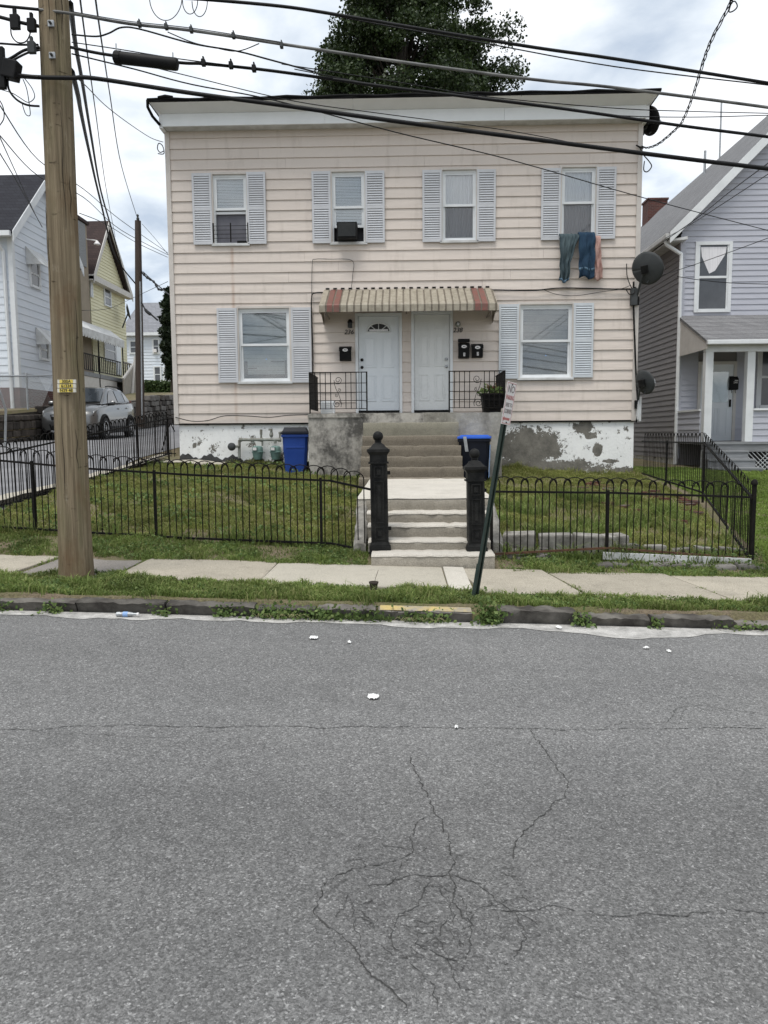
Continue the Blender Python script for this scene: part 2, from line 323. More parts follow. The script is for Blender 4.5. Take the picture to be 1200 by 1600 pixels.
def mk_concrete(name, a, b, dirt, agg=0.25, rnd=0.06, sc=1.0):
    g = NG(name)
    c = g.mix(g.ramp(g.noise(1.7 * sc, 6, 0.65), (0.3, 0.0), (0.7, 1.0)), a, b)
    c = g.mix(g.ramp(g.noise(4.5 * sc, 6, 0.7, g.vec((1, 1, 1), (3, 9, 2))), (0.52, 0.0), (0.75, 0.6)), c, dirt)
    c = g.scaled(c, g.ramp(g.noise(110, 2, 0.7), (0.28, 1 - agg), (0.72, 1 + agg)))
    c = g.scaled(c, g.rnd(1 - rnd, 1 + rnd))
    return g.done(c, 0.88, g.bump(g.math('ADD', g.noise(70, 3), g.math('MULTIPLY', g.noise(9, 4), 0.7)), 0.45, 0.01))
MT['slab'] = mk_concrete('sidewalk_concrete', (0.40, 0.36, 0.29), (0.33, 0.298, 0.24), (0.22, 0.198, 0.158), 0.45)
MT['slabnew'] = mk_concrete('newer_concrete', (0.46, 0.425, 0.355), (0.41, 0.38, 0.315), (0.31, 0.285, 0.235), 0.3)
MT['slabold'] = mk_concrete('exposed_aggregate', (0.27, 0.245, 0.22), (0.22, 0.20, 0.18), (0.16, 0.145, 0.125), 0.5)
MT['slabpatch'] = mk_concrete('white_patch_concrete', (0.52, 0.49, 0.43), (0.46, 0.43, 0.375), (0.34, 0.315, 0.27), 0.25)
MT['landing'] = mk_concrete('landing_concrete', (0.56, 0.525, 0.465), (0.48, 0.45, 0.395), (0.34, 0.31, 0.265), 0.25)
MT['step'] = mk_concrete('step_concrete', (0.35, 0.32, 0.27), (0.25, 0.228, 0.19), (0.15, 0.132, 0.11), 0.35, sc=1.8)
MT['stepup'] = mk_concrete('brown_step_concrete', (0.195, 0.168, 0.130), (0.155, 0.134, 0.104), (0.10, 0.086, 0.066), 0.55)
MT['steptop'] = mk_concrete('pale_step_concrete', (0.25, 0.235, 0.185), (0.21, 0.197, 0.155), (0.145, 0.135, 0.10), 0.35)
MT['yellowkerb'] = simple('worn_yellow_kerb', (0.48, 0.37, 0.15), (0.28, 0.255, 0.205), 6, 0.85, 0.4, 45, lo=0.36, hi=0.58)
def mk_porch():
    g = NG('stained_porch_concrete')
    v = g.vec((1, 1, 0.75))
    c = g.mix(g.ramp(g.noise(2.4, 7, 0.68, v), (0.42, 0.0), (0.58, 1.0)), (0.38, 0.36, 0.325), (0.095, 0.09, 0.082))
    sx = g.n('ShaderNodeSeparateXYZ'); g.l(g.pos, sx.inputs[0])
    c2 = g.mix(g.ramp(g.noise(2.2, 7, 0.68, v), (0.40, 0.0), (0.66, 1.0)), (0.36, 0.345, 0.305), (0.155, 0.145, 0.125))
    c = g.mix(g.math('GREATER_THAN', sx.outputs[0], 0.4), c, c2)        # the newer cast on the right of the steps
    c = g.mix(g.ramp(g.noise(14, 5, 0.7), (0.55, 0.0), (0.78, 0.5)), c, (0.52, 0.50, 0.46))
    return g.done(c, 0.92, g.bump(g.noise(16, 5, 0.65), 0.5, 0.02))
MT['porch'] = mk_porch()
def mk_foundation():
    g = NG('peeling_whitewash')
    paint = g.mix(g.ramp(g.noise(3, 5), (0.3, 0.0), (0.7, 1.0)), (0.82, 0.825, 0.81), (0.74, 0.745, 0.735))
    cem = g.mix(g.ramp(g.noise(5, 6, 0.7), (0.3, 0.0), (0.7, 1.0)), (0.10, 0.095, 0.083), (0.22, 0.207, 0.18))
    n = g.noise(3.2, 8, 0.72)
    bare = g.ramp(n, (0.598, 0.0), (0.610, 1.0))
    def blob(cx, cz, rx, rz, thr):
        m = g.n('ShaderNodeMapping', vector_type='POINT'); g.l(g.pos, m.inputs[0]); m.inputs['Scale'].default_value = (1 / rx, 0, 1 / rz); m.inputs['Location'].default_value = (-cx / rx, 0, -cz / rz)
        L = g.n('ShaderNodeVectorMath', operation='LENGTH'); g.l(m.outputs[0], L.inputs[0])
        s_ = g.math('ADD', L.outputs['Value'], g.math('ADD', g.math('MULTIPLY', g.math('SUBTRACT', g.noise(3.6, 9, 0.75), 0.5), 2.1), g.math('MULTIPLY', g.math('SUBTRACT', g.noise(17, 6, 0.75), 0.5), 0.9)))
        return g.ramp(s_, (thr - 0.02, 1.0), (thr + 0.02, 0.0))
    for q in (blob(2.75, 1.30, 0.72, 0.42, 1.0), blob(2.75, 0.82, 1.75, 0.24, 1.0), blob(3.90, 1.74, 0.24, 0.16, 0.9), blob(4.08, 1.56, 0.16, 0.10, 0.8), blob(4.22, 1.24, 0.13, 0.17, 0.8), blob(4.5, 1.0, 0.22, 0.05, 0.8), blob(4.9, 0.72, 0.5, 0.16, 1.0)):
        bare = g.math('MAXIMUM', bare, q)
    fl = g.ramp(g.noise(9, 8, 0.75, g.vec((1, 1, 0.7), (3, 1, 8))), (0.60, 0.0), (0.625, 1.0)); bare = g.math('MAXIMUM', bare, g.math('MULTIPLY', fl, g.ramp(g.noise(1.1, 3), (0.40, 0.0), (0.50, 1.0))))
    paint = g.mix(g.ramp(g.noise(6, 6, 0.7, g.vec((1, 1, .3))), (0.55, 0.0), (0.78, 0.35)), paint, (0.48, 0.47, 0.44))
    c = g.mix(bare, paint, cem)
    h = g.math('ADD', g.math('MULTIPLY', bare, -0.6), g.noise(20, 5, 0.6))
    return g.done(c, 0.85, g.bump(h, 0.5, 0.015))
MT['found'] = mk_foundation()
def mk_pole():
    g = NG('weathered_pole_wood')
    v = g.vec((14, 14, 0.45)); v2 = g.vec((60, 60, 1.2))
    c = g.mix(g.ramp(g.noise(1.0, 6, 0.6, v), (0.3, 0.0), (0.7, 1.0)), (0.315, 0.255, 0.172), (0.19, 0.152, 0.10))
    c = g.mix(g.ramp(g.noise(1.0, 4, 0.6, v2), (0.38, 0.55), (0.58, 0.0)), c, (0.085, 0.065, 0.043))
    c = g.mix(g.ramp(g.noise(1.1, 5, 0.65, g.vec((1.6, 1.6, 1))), (0.53, 0.0), (0.72, 0.65)), c, (0.135, 0.078, 0.040))
    c = g.mix(g.ramp(g.noise(2.0, 5, 0.65, g.vec((2.5, 2.5, 0.35), (5, 1, 2))), (0.52, 0.0), (0.72, 0.55)), c, (0.15, 0.145, 0.075))
    h = g.math('ADD', g.noise(1.0, 5, 0.6, v2), g.math('MULTIPLY', g.noise(1.0, 4, 0.6, v), 1.2))
    sc3 = g.ramp(g.noise(2.2, 6, 0.7, g.vec((3, 3, 9), (1, 5, 3))), (0.63, 0.0), (0.70, 0.7)); c = g.mix(sc3, c, (0.06, 0.045, 0.03))
    pl3 = g.ramp(g.noise(3.0, 6, 0.7, g.vec((2, 2, 1.2), (8, 2, 6))), (0.60, 0.0), (0.72, 0.5)); c = g.mix(pl3, c, (0.36, 0.32, 0.24))
    return g.done(c, 0.9, g.bump(g.math('SUBTRACT', h, g.math('MULTIPLY', sc3, 0.6)), 1.0, 0.02), spec=0.12)
MT['pole'] = mk_pole()
MT['poledark'] = simple('dark_pole_wood', (0.085, 0.063, 0.05), (0.055, 0.042, 0.035), 3, 0.9, 0.4, 20, (8, 8, 0.4))
MT['checks'] = simple('drying_check', (0.018, 0.013, 0.009), (0.03, 0.022, 0.015), 9, 0.95, 0)
def mk_brick():
    g = NG('old_brick')
    b = g.n('ShaderNodeTexBrick'); 
    cbx = g.n('ShaderNodeCombineXYZ'); sx = g.n('ShaderNodeSeparateXYZ'); g.l(g.pos, sx.inputs[0])
    g.l(g.math('ADD', sx.outputs[0], sx.outputs[1]), cbx.inputs[0]); g.l(sx.outputs[2], cbx.inputs[1]); g.l(cbx.outputs[0], b.inputs['Vector'])
    b.inputs['Scale'].default_value = 1.0; b.inputs['Brick Width'].default_value = 0.22; b.inputs['Row Height'].default_value = 0.075; b.inputs['Mortar Size'].default_value = 0.008
    b.inputs['Color1'].default_value = (0.115, 0.042, 0.034, 1); b.inputs['Color2'].default_value = (0.075, 0.032, 0.028, 1); b.inputs['Mortar'].default_value = (0.13, 0.10, 0.09, 1)
    return g.done(b.outputs[0], 0.9, g.bump(b.outputs['Fac'], -0.4, 0.01))
MT['brick'] = mk_brick()
def mk_shingle(name, a, b, row=0.14, wid=0.3):
    g = NG(name)
    sx = g.n('ShaderNodeSeparateXYZ'); g.l(g.pos, sx.inputs[0])
    cbx = g.n('ShaderNodeCombineXYZ'); g.l(g.math('ADD', sx.outputs[0], g.math('MULTIPLY', sx.outputs[1], 1.0)), cbx.inputs[0]); g.l(sx.outputs[2], cbx.inputs[1])
    br = g.n('ShaderNodeTexBrick'); g.l(cbx.outputs[0], br.inputs['Vector']); br.inputs['Scale'].default_value = 1.0
    br.inputs['Brick Width'].default_value = wid; br.inputs['Row Height'].default_value = row; br.inputs['Mortar Size'].default_value = 0.006
    br.inputs['Color1'].default_value = (*a, 1); br.inputs['Color2'].default_value = (*b, 1); br.inputs['Mortar'].default_value = (*[q * 0.45 for q in b], 1)
    c = g.scaled(br.outputs[0], g.ramp(g.noise(30, 4, 0.7), (0.3, 0.75), (0.7, 1.3)))
    return g.done(c, 0.95, g.bump(br.outputs['Fac'], -0.4, 0.01))
MT['shingrey'] = mk_shingle('grey_shingles', (0.20, 0.20, 0.205), (0.155, 0.155, 0.16))
MT['shindark'] = mk_shingle('dark_shingles', (0.028, 0.029, 0.036), (0.02, 0.02, 0.026))
MT['shinbrown'] = mk_shingle('brown_shingles', (0.055, 0.038, 0.035), (0.04, 0.028, 0.027))
MT['shinlight'] = mk_shingle('light_grey_shingles', (0.235, 0.24, 0.26), (0.19, 0.195, 0.21), 0.2, 0.4)
def mk_glass(name, tint=(0.96, 0.98, 0.985), gloss=1.0):
    m = bpy.data.materials.new(name); m.use_nodes = True; t = m.node_tree; t.nodes.clear()
    o = t.nodes.new('ShaderNodeOutputMaterial'); mx_ = t.nodes.new('ShaderNodeMixShader'); tr = t.nodes.new('ShaderNodeBsdfTransparent'); gl = t.nodes.new('ShaderNodeBsdfGlossy')
    lw = t.nodes.new('ShaderNodeFresnel'); lw.inputs[0].default_value = 1.5; ml = t.nodes.new('ShaderNodeMath'); ml.operation = 'MULTIPLY_ADD'; ml.inputs[1].default_value = 1.6 * gloss; ml.inputs[2].default_value = 0.07
    tr.inputs[0].default_value = (*tint, 1); gl.inputs['Roughness'].default_value = 0.03
    t.links.new(lw.outputs[0], ml.inputs[0]); t.links.new(ml.outputs[0], mx_.inputs[0]); t.links.new(tr.outputs[0], mx_.inputs[1]); t.links.new(gl.outputs[0], mx_.inputs[2]); t.links.new(mx_.outputs[0], o.inputs[0])
    return m
MT['glass'] = mk_glass('window_glass')
MT['carglass'] = simple('dark_car_glass', (0.03, 0.036, 0.042), (0.03, 0.036, 0.042), 2, 0.05, 0, spec=0.9)
MT['farglass'] = simple('far_window_glass', (0.045, 0.05, 0.058), (0.075, 0.08, 0.09), 1.5, 0.12, 0, spec=0.7)
def mk_screen():
    m = bpy.data.materials.new('mesh_screen'); m.use_nodes = True; t = m.node_tree; t.nodes.clear()
    o = t.nodes.new('ShaderNodeOutputMaterial'); mx_ = t.nodes.new('ShaderNodeMixShader'); tr = t.nodes.new('ShaderNodeBsdfTransparent'); df = t.nodes.new('ShaderNodeBsdfDiffuse'); df.inputs[0].default_value = (0.075, 0.07, 0.08, 1)
    mx_.inputs[0].default_value = 0.22; t.links.new(tr.outputs[0], mx_.inputs[1]); t.links.new(df.outputs[0], mx_.inputs[2]); t.links.new(mx_.outputs[0], o.inputs[0]); return m
MT['mesh'] = mk_screen()
def mk_paint():
    g = NG('silver_car_paint'); m = g.done((0.15, 0.151, 0.15), 0.28, None, 0.8, 0.5); g.p.inputs['Coat Weight'].default_value = 0.6; g.p.inputs['Coat Roughness'].default_value = 0.05; return m
MT['carpaint'] = mk_paint()
MT['chrome'] = simple('alloy', (0.45, 0.45, 0.46), (0.4, 0.4, 0.41), 5, 0.3, 0, metal=0.8)
MT['lamp'] = simple('lamp_lens', (0.55, 0.56, 0.57), (0.4, 0.41, 0.42), 20, 0.15, 0, spec=0.7)
def mk_leaf(name, cols, rough=0.6, trans=0.25):
    g = NG(name)
    a = g.n('ShaderNodeAttribute', attribute_name='rnd')
    c = g.ramp(a.outputs['Fac'], *[(i / (len(cols) - 1), q) for i, q in enumerate(cols)])
    c = g.scaled(c, g.ramp(g.noise(1.3, 5, 0.65), (0.3, 0.62), (0.7, 1.30)))
    g.done(c, rough, None, 0, 0.25)
    tl = g.n('ShaderNodeBsdfTranslucent'); g.l(c, tl.inputs[0]); ms = g.n('ShaderNodeMixShader'); ms.inputs[0].default_value = trans
    g.l(g.p.outputs[0], ms.inputs[1]); g.l(tl.outputs[0], ms.inputs[2]); g.l(ms.outputs[0], g.out.inputs[0]); return g.m
MT['grass'] = mk_leaf('lawn_grass', [(0.127, 0.157, 0.035), (0.185, 0.218, 0.053), (0.248, 0.263, 0.077), (0.393, 0.33, 0.165)])
MT['lush'] = mk_leaf('verge_grass', [(0.101, 0.154, 0.035), (0.151, 0.21, 0.052), (0.202, 0.262, 0.073), (0.322, 0.307, 0.135)])
MT['weed'] = mk_leaf('broad_weed', [(0.081, 0.133, 0.04), (0.121, 0.183, 0.054), (0.182, 0.232, 0.077)])
MT['lot'] = mk_leaf('bright_lawn', [(0.132, 0.209, 0.037), (0.182, 0.264, 0.053), (0.237, 0.303, 0.075)])
MT['maple'] = mk_leaf('maple_leaf', [(0.018, 0.032, 0.010), (0.030, 0.050, 0.015), (0.048, 0.072, 0.021)], 0.5, 0.15)
MT['ever'] = mk_leaf('evergreen_leaf', [(0.010, 0.018, 0.009), (0.018, 0.030, 0.013), (0.026, 0.04, 0.016)], 0.6, 0.1)
MT['hedge'] = mk_leaf('hedge_leaf', [(0.03, 0.055, 0.018), (0.05, 0.08, 0.026), (0.075, 0.11, 0.034)], 0.6, 0.15)
MT['bark'] = simple('bark', (0.05, 0.042, 0.034), (0.08, 0.068, 0.055), 5, 0.95, 0.5, 15, (4, 4, 0.6))
def mk_soil():
    g = NG('grassy_soil')
    c = g.mix(g.ramp(g.noise(2.2, 7, 0.7), (0.36, 0.0), (0.62, 1.0)), (0.125, 0.125, 0.052), (0.19, 0.15, 0.105))
    c = g.scaled(c, g.ramp(g.noise(45, 4, 0.7), (0.3, 0.6), (0.7, 1.4)))
    return g.done(c, 0.95, g.bump(g.noise(35, 5, 0.7), 0.8, 0.03))
MT['soil'] = mk_soil()
exec_later = []

# ------------------------------------------------------------------ ground
def zst(x): return -0.028 * x
ZF = [(-30, .95), (-8, 0.56), (-5.3, 0.435), (-2.6, 0.32), (-0.9, 0.255), (0.2, 0.23), (1.1, 0.17), (4.1, 0.09), (8, -0.02), (40, -0.8)]
ZH = [(-30, 1.3), (-8, 1.2), (-5.0, 1.05), (-2, 0.97), (2, 0.85), (5, 0.72), (8, 0.62), (14, 0.45), (40, 0.0)]
AL = [(6.5, 0.30), (9.5, 0.40), (12, 0.58), (17, 1.15), (22, 1.45), (27, 1.58), (35, 2.0), (44.9, 2.7), (45.1, 3.7), (58, 4.4), (75, 6.3), (120, 9), (300, 12)]
LT = [(6.5, 0.40), (8.6, 0.42), (14, 1.3), (22, 2.35), (26, 2.6), (33, 3.0), (42, 4.0), (45, 4.0), (58, 4.4), (75, 6.3), (120, 9), (300, 12)]
def bumpy(x, y): return 0.018 * math.sin(2.1 * x + 1.3 * y) * math.sin(1.7 * y - 0.6 * x) + 0.010 * math.sin(5.3 * x - 2.2 * y) + 0.007 * math.sin(9 * y + 4 * x)
def gz(x, y):
    if y <= 8.55: base = zst(x) + 0.12 + (0.010 * math.sin(6 * x) * math.sin(9 * y) if y < 7.3 else 0); 
    elif y <= 9.15: base = lerp(zst(x) + 0.12, interp(ZF, x), (y - 8.55) / 0.6) + bumpy(x, y) * 0.6
    elif y <= 16.9: base = lerp(interp(ZF, x), interp(ZH, x), ((y - 9.15) / 7.75)) + bumpy(x, y)
    else: base = interp(ZH, x) + 0.02 * (y - 16.9)
    if x < -11.75: return lerp(base, interp(LT, y), min(1, max(0, (y - 8.6) / 2)))
    if x < -5.75: return lerp(base, interp(AL, y), min(1, max(0, (y - 8.6) / 2)))
    return base
xs = list(np.arange(-5.7, 8.01, 0.16)) + [9, 10, 12, 14, 17, 20, 26, 34, 50, 90, 160, 300]
xs = [-300, -120, -60, -35, -24, -18, -14, -12.4, -11.8, -11.7] + list(np.arange(-11.0, -5.85, 0.6)) + [-5.85, -5.78] + xs
ys = list(np.arange(6.64, 17.1, 0.16)) + [17.5, 18.5, 19.5, 20.5, 22, 24, 26, 27, 30, 33, 35, 38, 42, 44.9, 45.1, 50, 58, 66, 75, 95, 120, 200, 400]
g_ = MB().grid([[(x, 6.625, zst(x) - 0.4) for x in xs]] + [[(x, y, gz(x, y)) for x in xs] for y in ys])
struct('ground', g_, MT['soil'], smooth='all')
g_ = MB().grid([[(x, y, -0.6 - 0.0 * x) for x in (-400, 0, 400)] for y in (-400, -8.05, 6.5)])
struct('far_ground', g_, MT['soil'])
rd = MB().grid([[(x, y, zst(x) if abs(x) < 150 else zst(150) * (1 if x > 0 else -1)) for x in (-150, -60, -20, -8, 0, 8, 20, 60, 150)] for y in (-8, -3, 0, 3, 6.66)])
road = struct('road', rd, MT['asphalt'])
rw = []
for y in (8.75, 9.5, 12, 14, 17, 20, 22, 25, 27, 31, 35, 40, 44.8): rw.append([(x, y, gz(x, y) + 0.012) for x in (-11.68, -10, -8, -6.4, -5.8)])
struct('alley', MB().grid(rw), MT['alley'])
# dusty concrete gutter strip along the kerb, with a frayed outer edge
r1, r2 = [], []
for i in range(241):
    x = -12 + 24 * i / 240
    w = 0.095 + 0.045 * math.sin(3.1 * x) * math.sin(1.3 * x + 2) + 0.022 * math.sin(11 * x + 1) + 0.014 * math.sin(37 * x) + random.uniform(-.012, .012) + 0.22 * math.exp(-((x - 1.95) / 0.55) ** 2) + 0.05 * math.exp(-((x - 0.1) / 0.5) ** 2)
    r1.append((x, 6.52, zst(x) + 0.005)); r2.append((x, 6.45 - w, zst(x) + 0.004))
part('gutter', MB().grid([r2, r1]), MT['gutter'], road)

er = [[], [], []]
for i in range(30):
    t_ = i / 29; y_ = lerp(9.5, 17.2, t_); xe = lerp(-6.30, -5.22, t_) + .02 * math.sin(i * 1.9); ze = max(gz(-5.70, y_), gz(-6.2, y_)) + .03
    er[0].append((xe - .26, y_, ze - .25)); er[1].append((xe - .24, y_, ze + .02)); er[2].append((xe + .02, y_, ze + .015))
struct('alley_edging', MB().grid(er), MT['slabnew'])
# ---- cracks in the asphalt: traced lines on the road plane, thin dark fissures
def crackline(pts, w, seed):
    rng = random.Random(seed); P = [atz(x, y, 0.003, -0.028) for x, y in pts]; Q = []
    for a, b in zip(P[:-1], P[1:]):
        n = max(2, int((b - a).length / 0.012))
        for i in range(n): Q.append(a.lerp(b, i / n))
    Q.append(P[-1]); m = MB(); L, Rr = [], []; ox = oy = 0
    for i, q in enumerate(Q):
        ox = ox * 0.75 + rng.uniform(-1, 1) * 0.0075; oy = oy * 0.75 + rng.uniform(-1, 1) * 0.0075
        t = (Q[min(i + 1, len(Q) - 1)] - Q[max(i - 1, 0)]); t.z = 0; t.normalize()
        nn = Vector((-t.y, t.x, 0)); ww = 0.50 * w * rng.uniform(0.02, 1.0) ** 0.8 * (0.3 if i in (0, len(Q) - 1) else 1)
        c = Vector((q.x + ox, q.y + oy, 0)); 
        for lst, sgn in ((L, 1), (Rr, -1)):
            p = c + nn * ww * sgn; lst.append((p.x, p.y, zst(p.x) + 0.003))
    return m.grid([L, Rr])
def Zc(*pts): return [(300 + 0.75 * x, 1100 + 0.75 * y) for x, y in pts]
CR_ = [([(0, 1140), (60, 1141), (100, 1135), (200, 1132), (320, 1136), (420, 1134), (520, 1137), (600, 1134), (700, 1137), (800, 1137), (900, 1140), (1000, 1138), (1100, 1137), (1200, 1138)], 0.0070),
       ([(60, 1145), (150, 1148), (260, 1152), (330, 1143), (400, 1138)], 0.0035),
       (Zc((705, 55), (718, 75), (745, 110), (770, 140), (783, 165), (775, 195), (745, 222), (712, 240), (690, 262), (672, 290), (660, 320)), 0.0065),
       (Zc((457, 105), (463, 145), (485, 180), (503, 215), (525, 245), (533, 280), (545, 320)), 0.0060),
       (Zc((490, 232), (462, 250), (452, 275), (465, 305), (450, 320), (400, 328), (345, 342), (300, 358), (275, 375), (262, 410), (258, 440), (275, 455), (305, 475), (340, 520), (370, 560), (410, 595), (445, 630)), 0.0065),
       (Zc((345, 290), (350, 325), (358, 345)), 0.003),
       (Zc((360, 378), (405, 372), (435, 360), (480, 355), (540, 352)), 0.005),
       (Zc((435, 360), (440, 335), (455, 318)), 0.003),
       (Zc((545, 320), (540, 370), (545, 410), (565, 440), (585, 450)), 0.0065),
       (Zc((540, 352), (590, 370), (625, 395), (660, 425), (680, 455), (695, 490), (680, 520), (650, 545)), 0.005),
       (Zc((500, 370), (480, 385), (465, 415), (425, 432), (415, 470), (420, 505), (445, 520)), 0.0055),
       (Zc((465, 450), (490, 455), (515, 455), (505, 480), (470, 475), (465, 500), (500, 510), (530, 525), (570, 530)), 0.005),
       (Zc((300, 445), (320, 420), (335, 400), (338, 440)), 0.0035),
       (Zc((340, 440), (345, 480), (345, 510)), 0.003),
       (Zc((535, 440), (520, 460), (512, 490), (530, 520), (545, 560), (560, 590), (600, 605)), 0.004),
       (Zc((570, 440), (578, 470), (575, 510), (570, 545)), 0.0035),
       (Zc((445, 520), (470, 555), (505, 590), (520, 640)), 0.0035),
       (Zc((625, 430), (700, 432), (760, 420), (800, 430), (860, 440), (940, 438), (1010, 440), (1070, 432), (1110, 438), (1120, 428), (1200, 436)), 0.0050),
       (Zc((860, 50), (900, 36), (950, 40), (990, 38), (1010, 10), (1060, 2), (1120, 12), (1200, 20)), 0.0040),
       (Zc((990, 38), (1060, 40), (1120, 44), (1200, 44)), 0.0035),
       ([(1060, 1125), (1078, 1098), (1100, 1108), (1150, 1110), (1200, 1118)], 0.003),
       ([(1040, 1080), (1070, 1090), (1110, 1086), (1200, 1090)], 0.0025),
       ([(640, 1370), (660, 1385), (690, 1390), (720, 1400), (735, 1430)], 0.003),
       ([(700, 1400), (710, 1425), (705, 1450), (725, 1480)], 0.003), ([(610, 1440), (640, 1450), (680, 1440)], 0.0025), ([(640, 1480), (670, 1500), (720, 1490), (760, 1490)], 0.0025)]
for i, (p, w) in enumerate(CR_): part('crack', crackline(p, w, i), MT['crack'], road)

# ------------------------------------------------------------------ kerb and sidewalk
kerb = bpy.data.objects.new('kerb', None); COL.objects.link(kerb); kerb['kind'] = 'structure'; ORG['kerb'] = (0, 0, 0)
def xk(px): return atz(px, 955, 0.08, -0.028).x
KB = [(-9.2, -8.05, .12, 'bluestone', 0), (-8.05, -6.9, .11, 'bluestone', 0), (-6.9, -5.7, .12, 'bluestone', 0), (-5.7, -4.6, .12, 'bluestone', 0), (-4.6, xk(95), .11, 'bluestone', 0), (xk(95), xk(246), .125, 'bluestone', 0.004), (xk(248), xk(395), .12, 'bluestone', -.004), (xk(397), xk(492), .105, 'bluestone', 0),
      (xk(494), xk(588), .12, 'palekerb', 0), (xk(590), xk(737), .115, 'palekerb', 0), (xk(775), xk(893), .145, 'bluestone', 0.012), (xk(897), xk(1000), .105, 'bluestone', -.008), (xk(1002), xk(1121), .11, 'bluestone', .004),
      (xk(1124), xk(1240), .07, 'palekerb', 0), (xk(1242), 4.6, .09, 'palekerb', 0), (4.62, 5.9, .11, 'bluestone', 0), (5.92, 7.1, .1, 'bluestone', 0), (7.12, 8.3, .11, 'bluestone', 0)]
for a, b, h, mt, off in KB:
    h *= .86; m = MB(); N = 14; prof = [(6.565, -0.12), (6.555, -0.005), (6.512, h - 0.022), (6.506, h - 0.010), (6.525, h), (6.66, h + 0.004), (6.68, -0.12)]
    rows = []
    for i in range(N + 1):
        x = lerp(a + 0.006, b - 0.006, i / N); rows.append([(x, y + off + random.uniform(-.010, .010), z + zst(x) + random.uniform(-.011, .009) * (z > 0)) for y, z in prof])
    m.grid(rows); n = len(m.v)
    m.f += [tuple(range(len(prof)))[::-1], tuple(range(n - len(prof), n))]
    ks = part('kerb_stone', m, MT[mt], kerb, smooth=True)
    if abs(a - xk(590)) < 1e-6: part('yellow_paint', MB().grid([[(lerp(a + .02, b - .01, i / 20), y, zst(lerp(a, b, i / 20)) + h + dz_ + .009 + random.uniform(0, .002)) for i in range(21)] for y, dz_ in ((6.512, -.012), (6.54, .0), (6.63, .003))]), MT['yellowkerb'], ks, smooth='all')
walk = bpy.data.objects.new('sidewalk', None); COL.objects.link(walk); walk['kind'] = 'structure'; ORG['sidewalk'] = (0, 0, 0)
SL = [(-9.3, -8.0, 'slab', 7.35, 8.75), (-7.98, -6.6, 'slab', 7.35, 8.75), (-6.58, -5.2, 'slab', 7.35, 8.75), (-5.18, -3.95, 'slab', 7.42, 8.72), (-3.90, -2.95, 'slabold', 7.48, 8.62), (-2.90, -1.43, 'slab', 7.45, 8.62), (-1.42, 0.42, 'slabnew', 7.30, 8.56), (0.43, 0.66, 'slabpatch', 7.22, 8.50), (0.665, 1.62, 'slab', 7.12, 8.46), (1.66, 2.95, 'slab', 7.10, 8.42), (2.98, 4.25, 'slab', 7.08, 8.36), (4.28, 5.6, 'slab', 7.08, 8.36), (5.62, 7.0, 'slab', 7.08, 8.36), (7.02, 8.4, 'slab', 7.08, 8.36)]
for i, (a, b, mt, y0, y1) in enumerate(SL):
    dz = [random.uniform(-.008, .010) for _ in range(4)]; t = 0.142
    if mt == 'slabold': dz = [-.012] * 4
    sk = 0.10 if 0.5 < a < 3 else 0.0
    m = MB().hexa([(a + sk, y0, zst(a) - .1), (b + sk, y0, zst(b) - .1), (b - sk, y1, zst(b) - .1), (a - sk, y1, zst(a) - .1), (a + sk, y0, zst(a) + t + dz[0]), (b + sk, y0, zst(b) + t + dz[1]), (b - sk, y1, zst(b) + t + dz[2]), (a - sk, y1, zst(a) + t + dz[3])])
    part('paving_slab', m, MT[mt], walk, bevel=0.012)

# ------------------------------------------------------------------ main house
YF = 16.9
HX0, HX1, HZ0, HZ1 = -5.03, 5.02, 1.89, 8.10
house = thing('duplex_house', 'two-storey pinkish beige house with flat roof, grey shutters and striped door awning', 'house', (0, YF, 0.9))
core = MB().box(HX0 + 0.02, HX1 - 0.02, 17.12, 27.5, 1.9, 8.3)
wall = part('wall', core, MT['siding_side'], house)
WIN = {  # opening in photograph pixels: left, right, top, bottom ; blind style ; shutters left/right
    'a': ((334, 386, 273, 381), 'half', (302, 332, 272, 383), (387, 416, 270, 382), 'shutter'),
    'b': ((519, 570, 269, 379), 'ac', (488, 517, 269, 381), (571, 601, 268, 380), 'shutter'),
    'c': ((691, 744, 266, 376), 'curtain', (660, 690, 267, 379), (745, 774, 266, 378), 'shutter'),
    'd': ((877, 930, 262, 372), 'curtain', (845, 875, 264, 376), (931, 961, 262, 374), 'shutter'),
    'e': ((374, 453, 482, 596), 'grey', (341, 372, 482, 598), (456, 487, 481, 598), 'shutter'),
    'f': ((812, 893, 476, 590), 'grey', (779, 810, 476, 592), (895, 926, 474, 590), 'shutter2')}
OPEN = []
for k, (w, st, s1, s2, sm) in WIN.items():
    x0, x1, z0, z1 = rect(*w, YF); OPEN.append((x0 - 0.045, x1 + 0.045, z0 - 0.05, z1 + 0.045))
DOORS = [rect(560, 624, 494, 641, YF), rect(647, 703, 491, 640, YF)]
DOORS = [(a, b, 2.14, d) for a, b, c, d in DOORS]
for a, b, c, d in DOORS: OPEN.append((a - 0.06, b + 0.06, 2.0, d + 0.06))
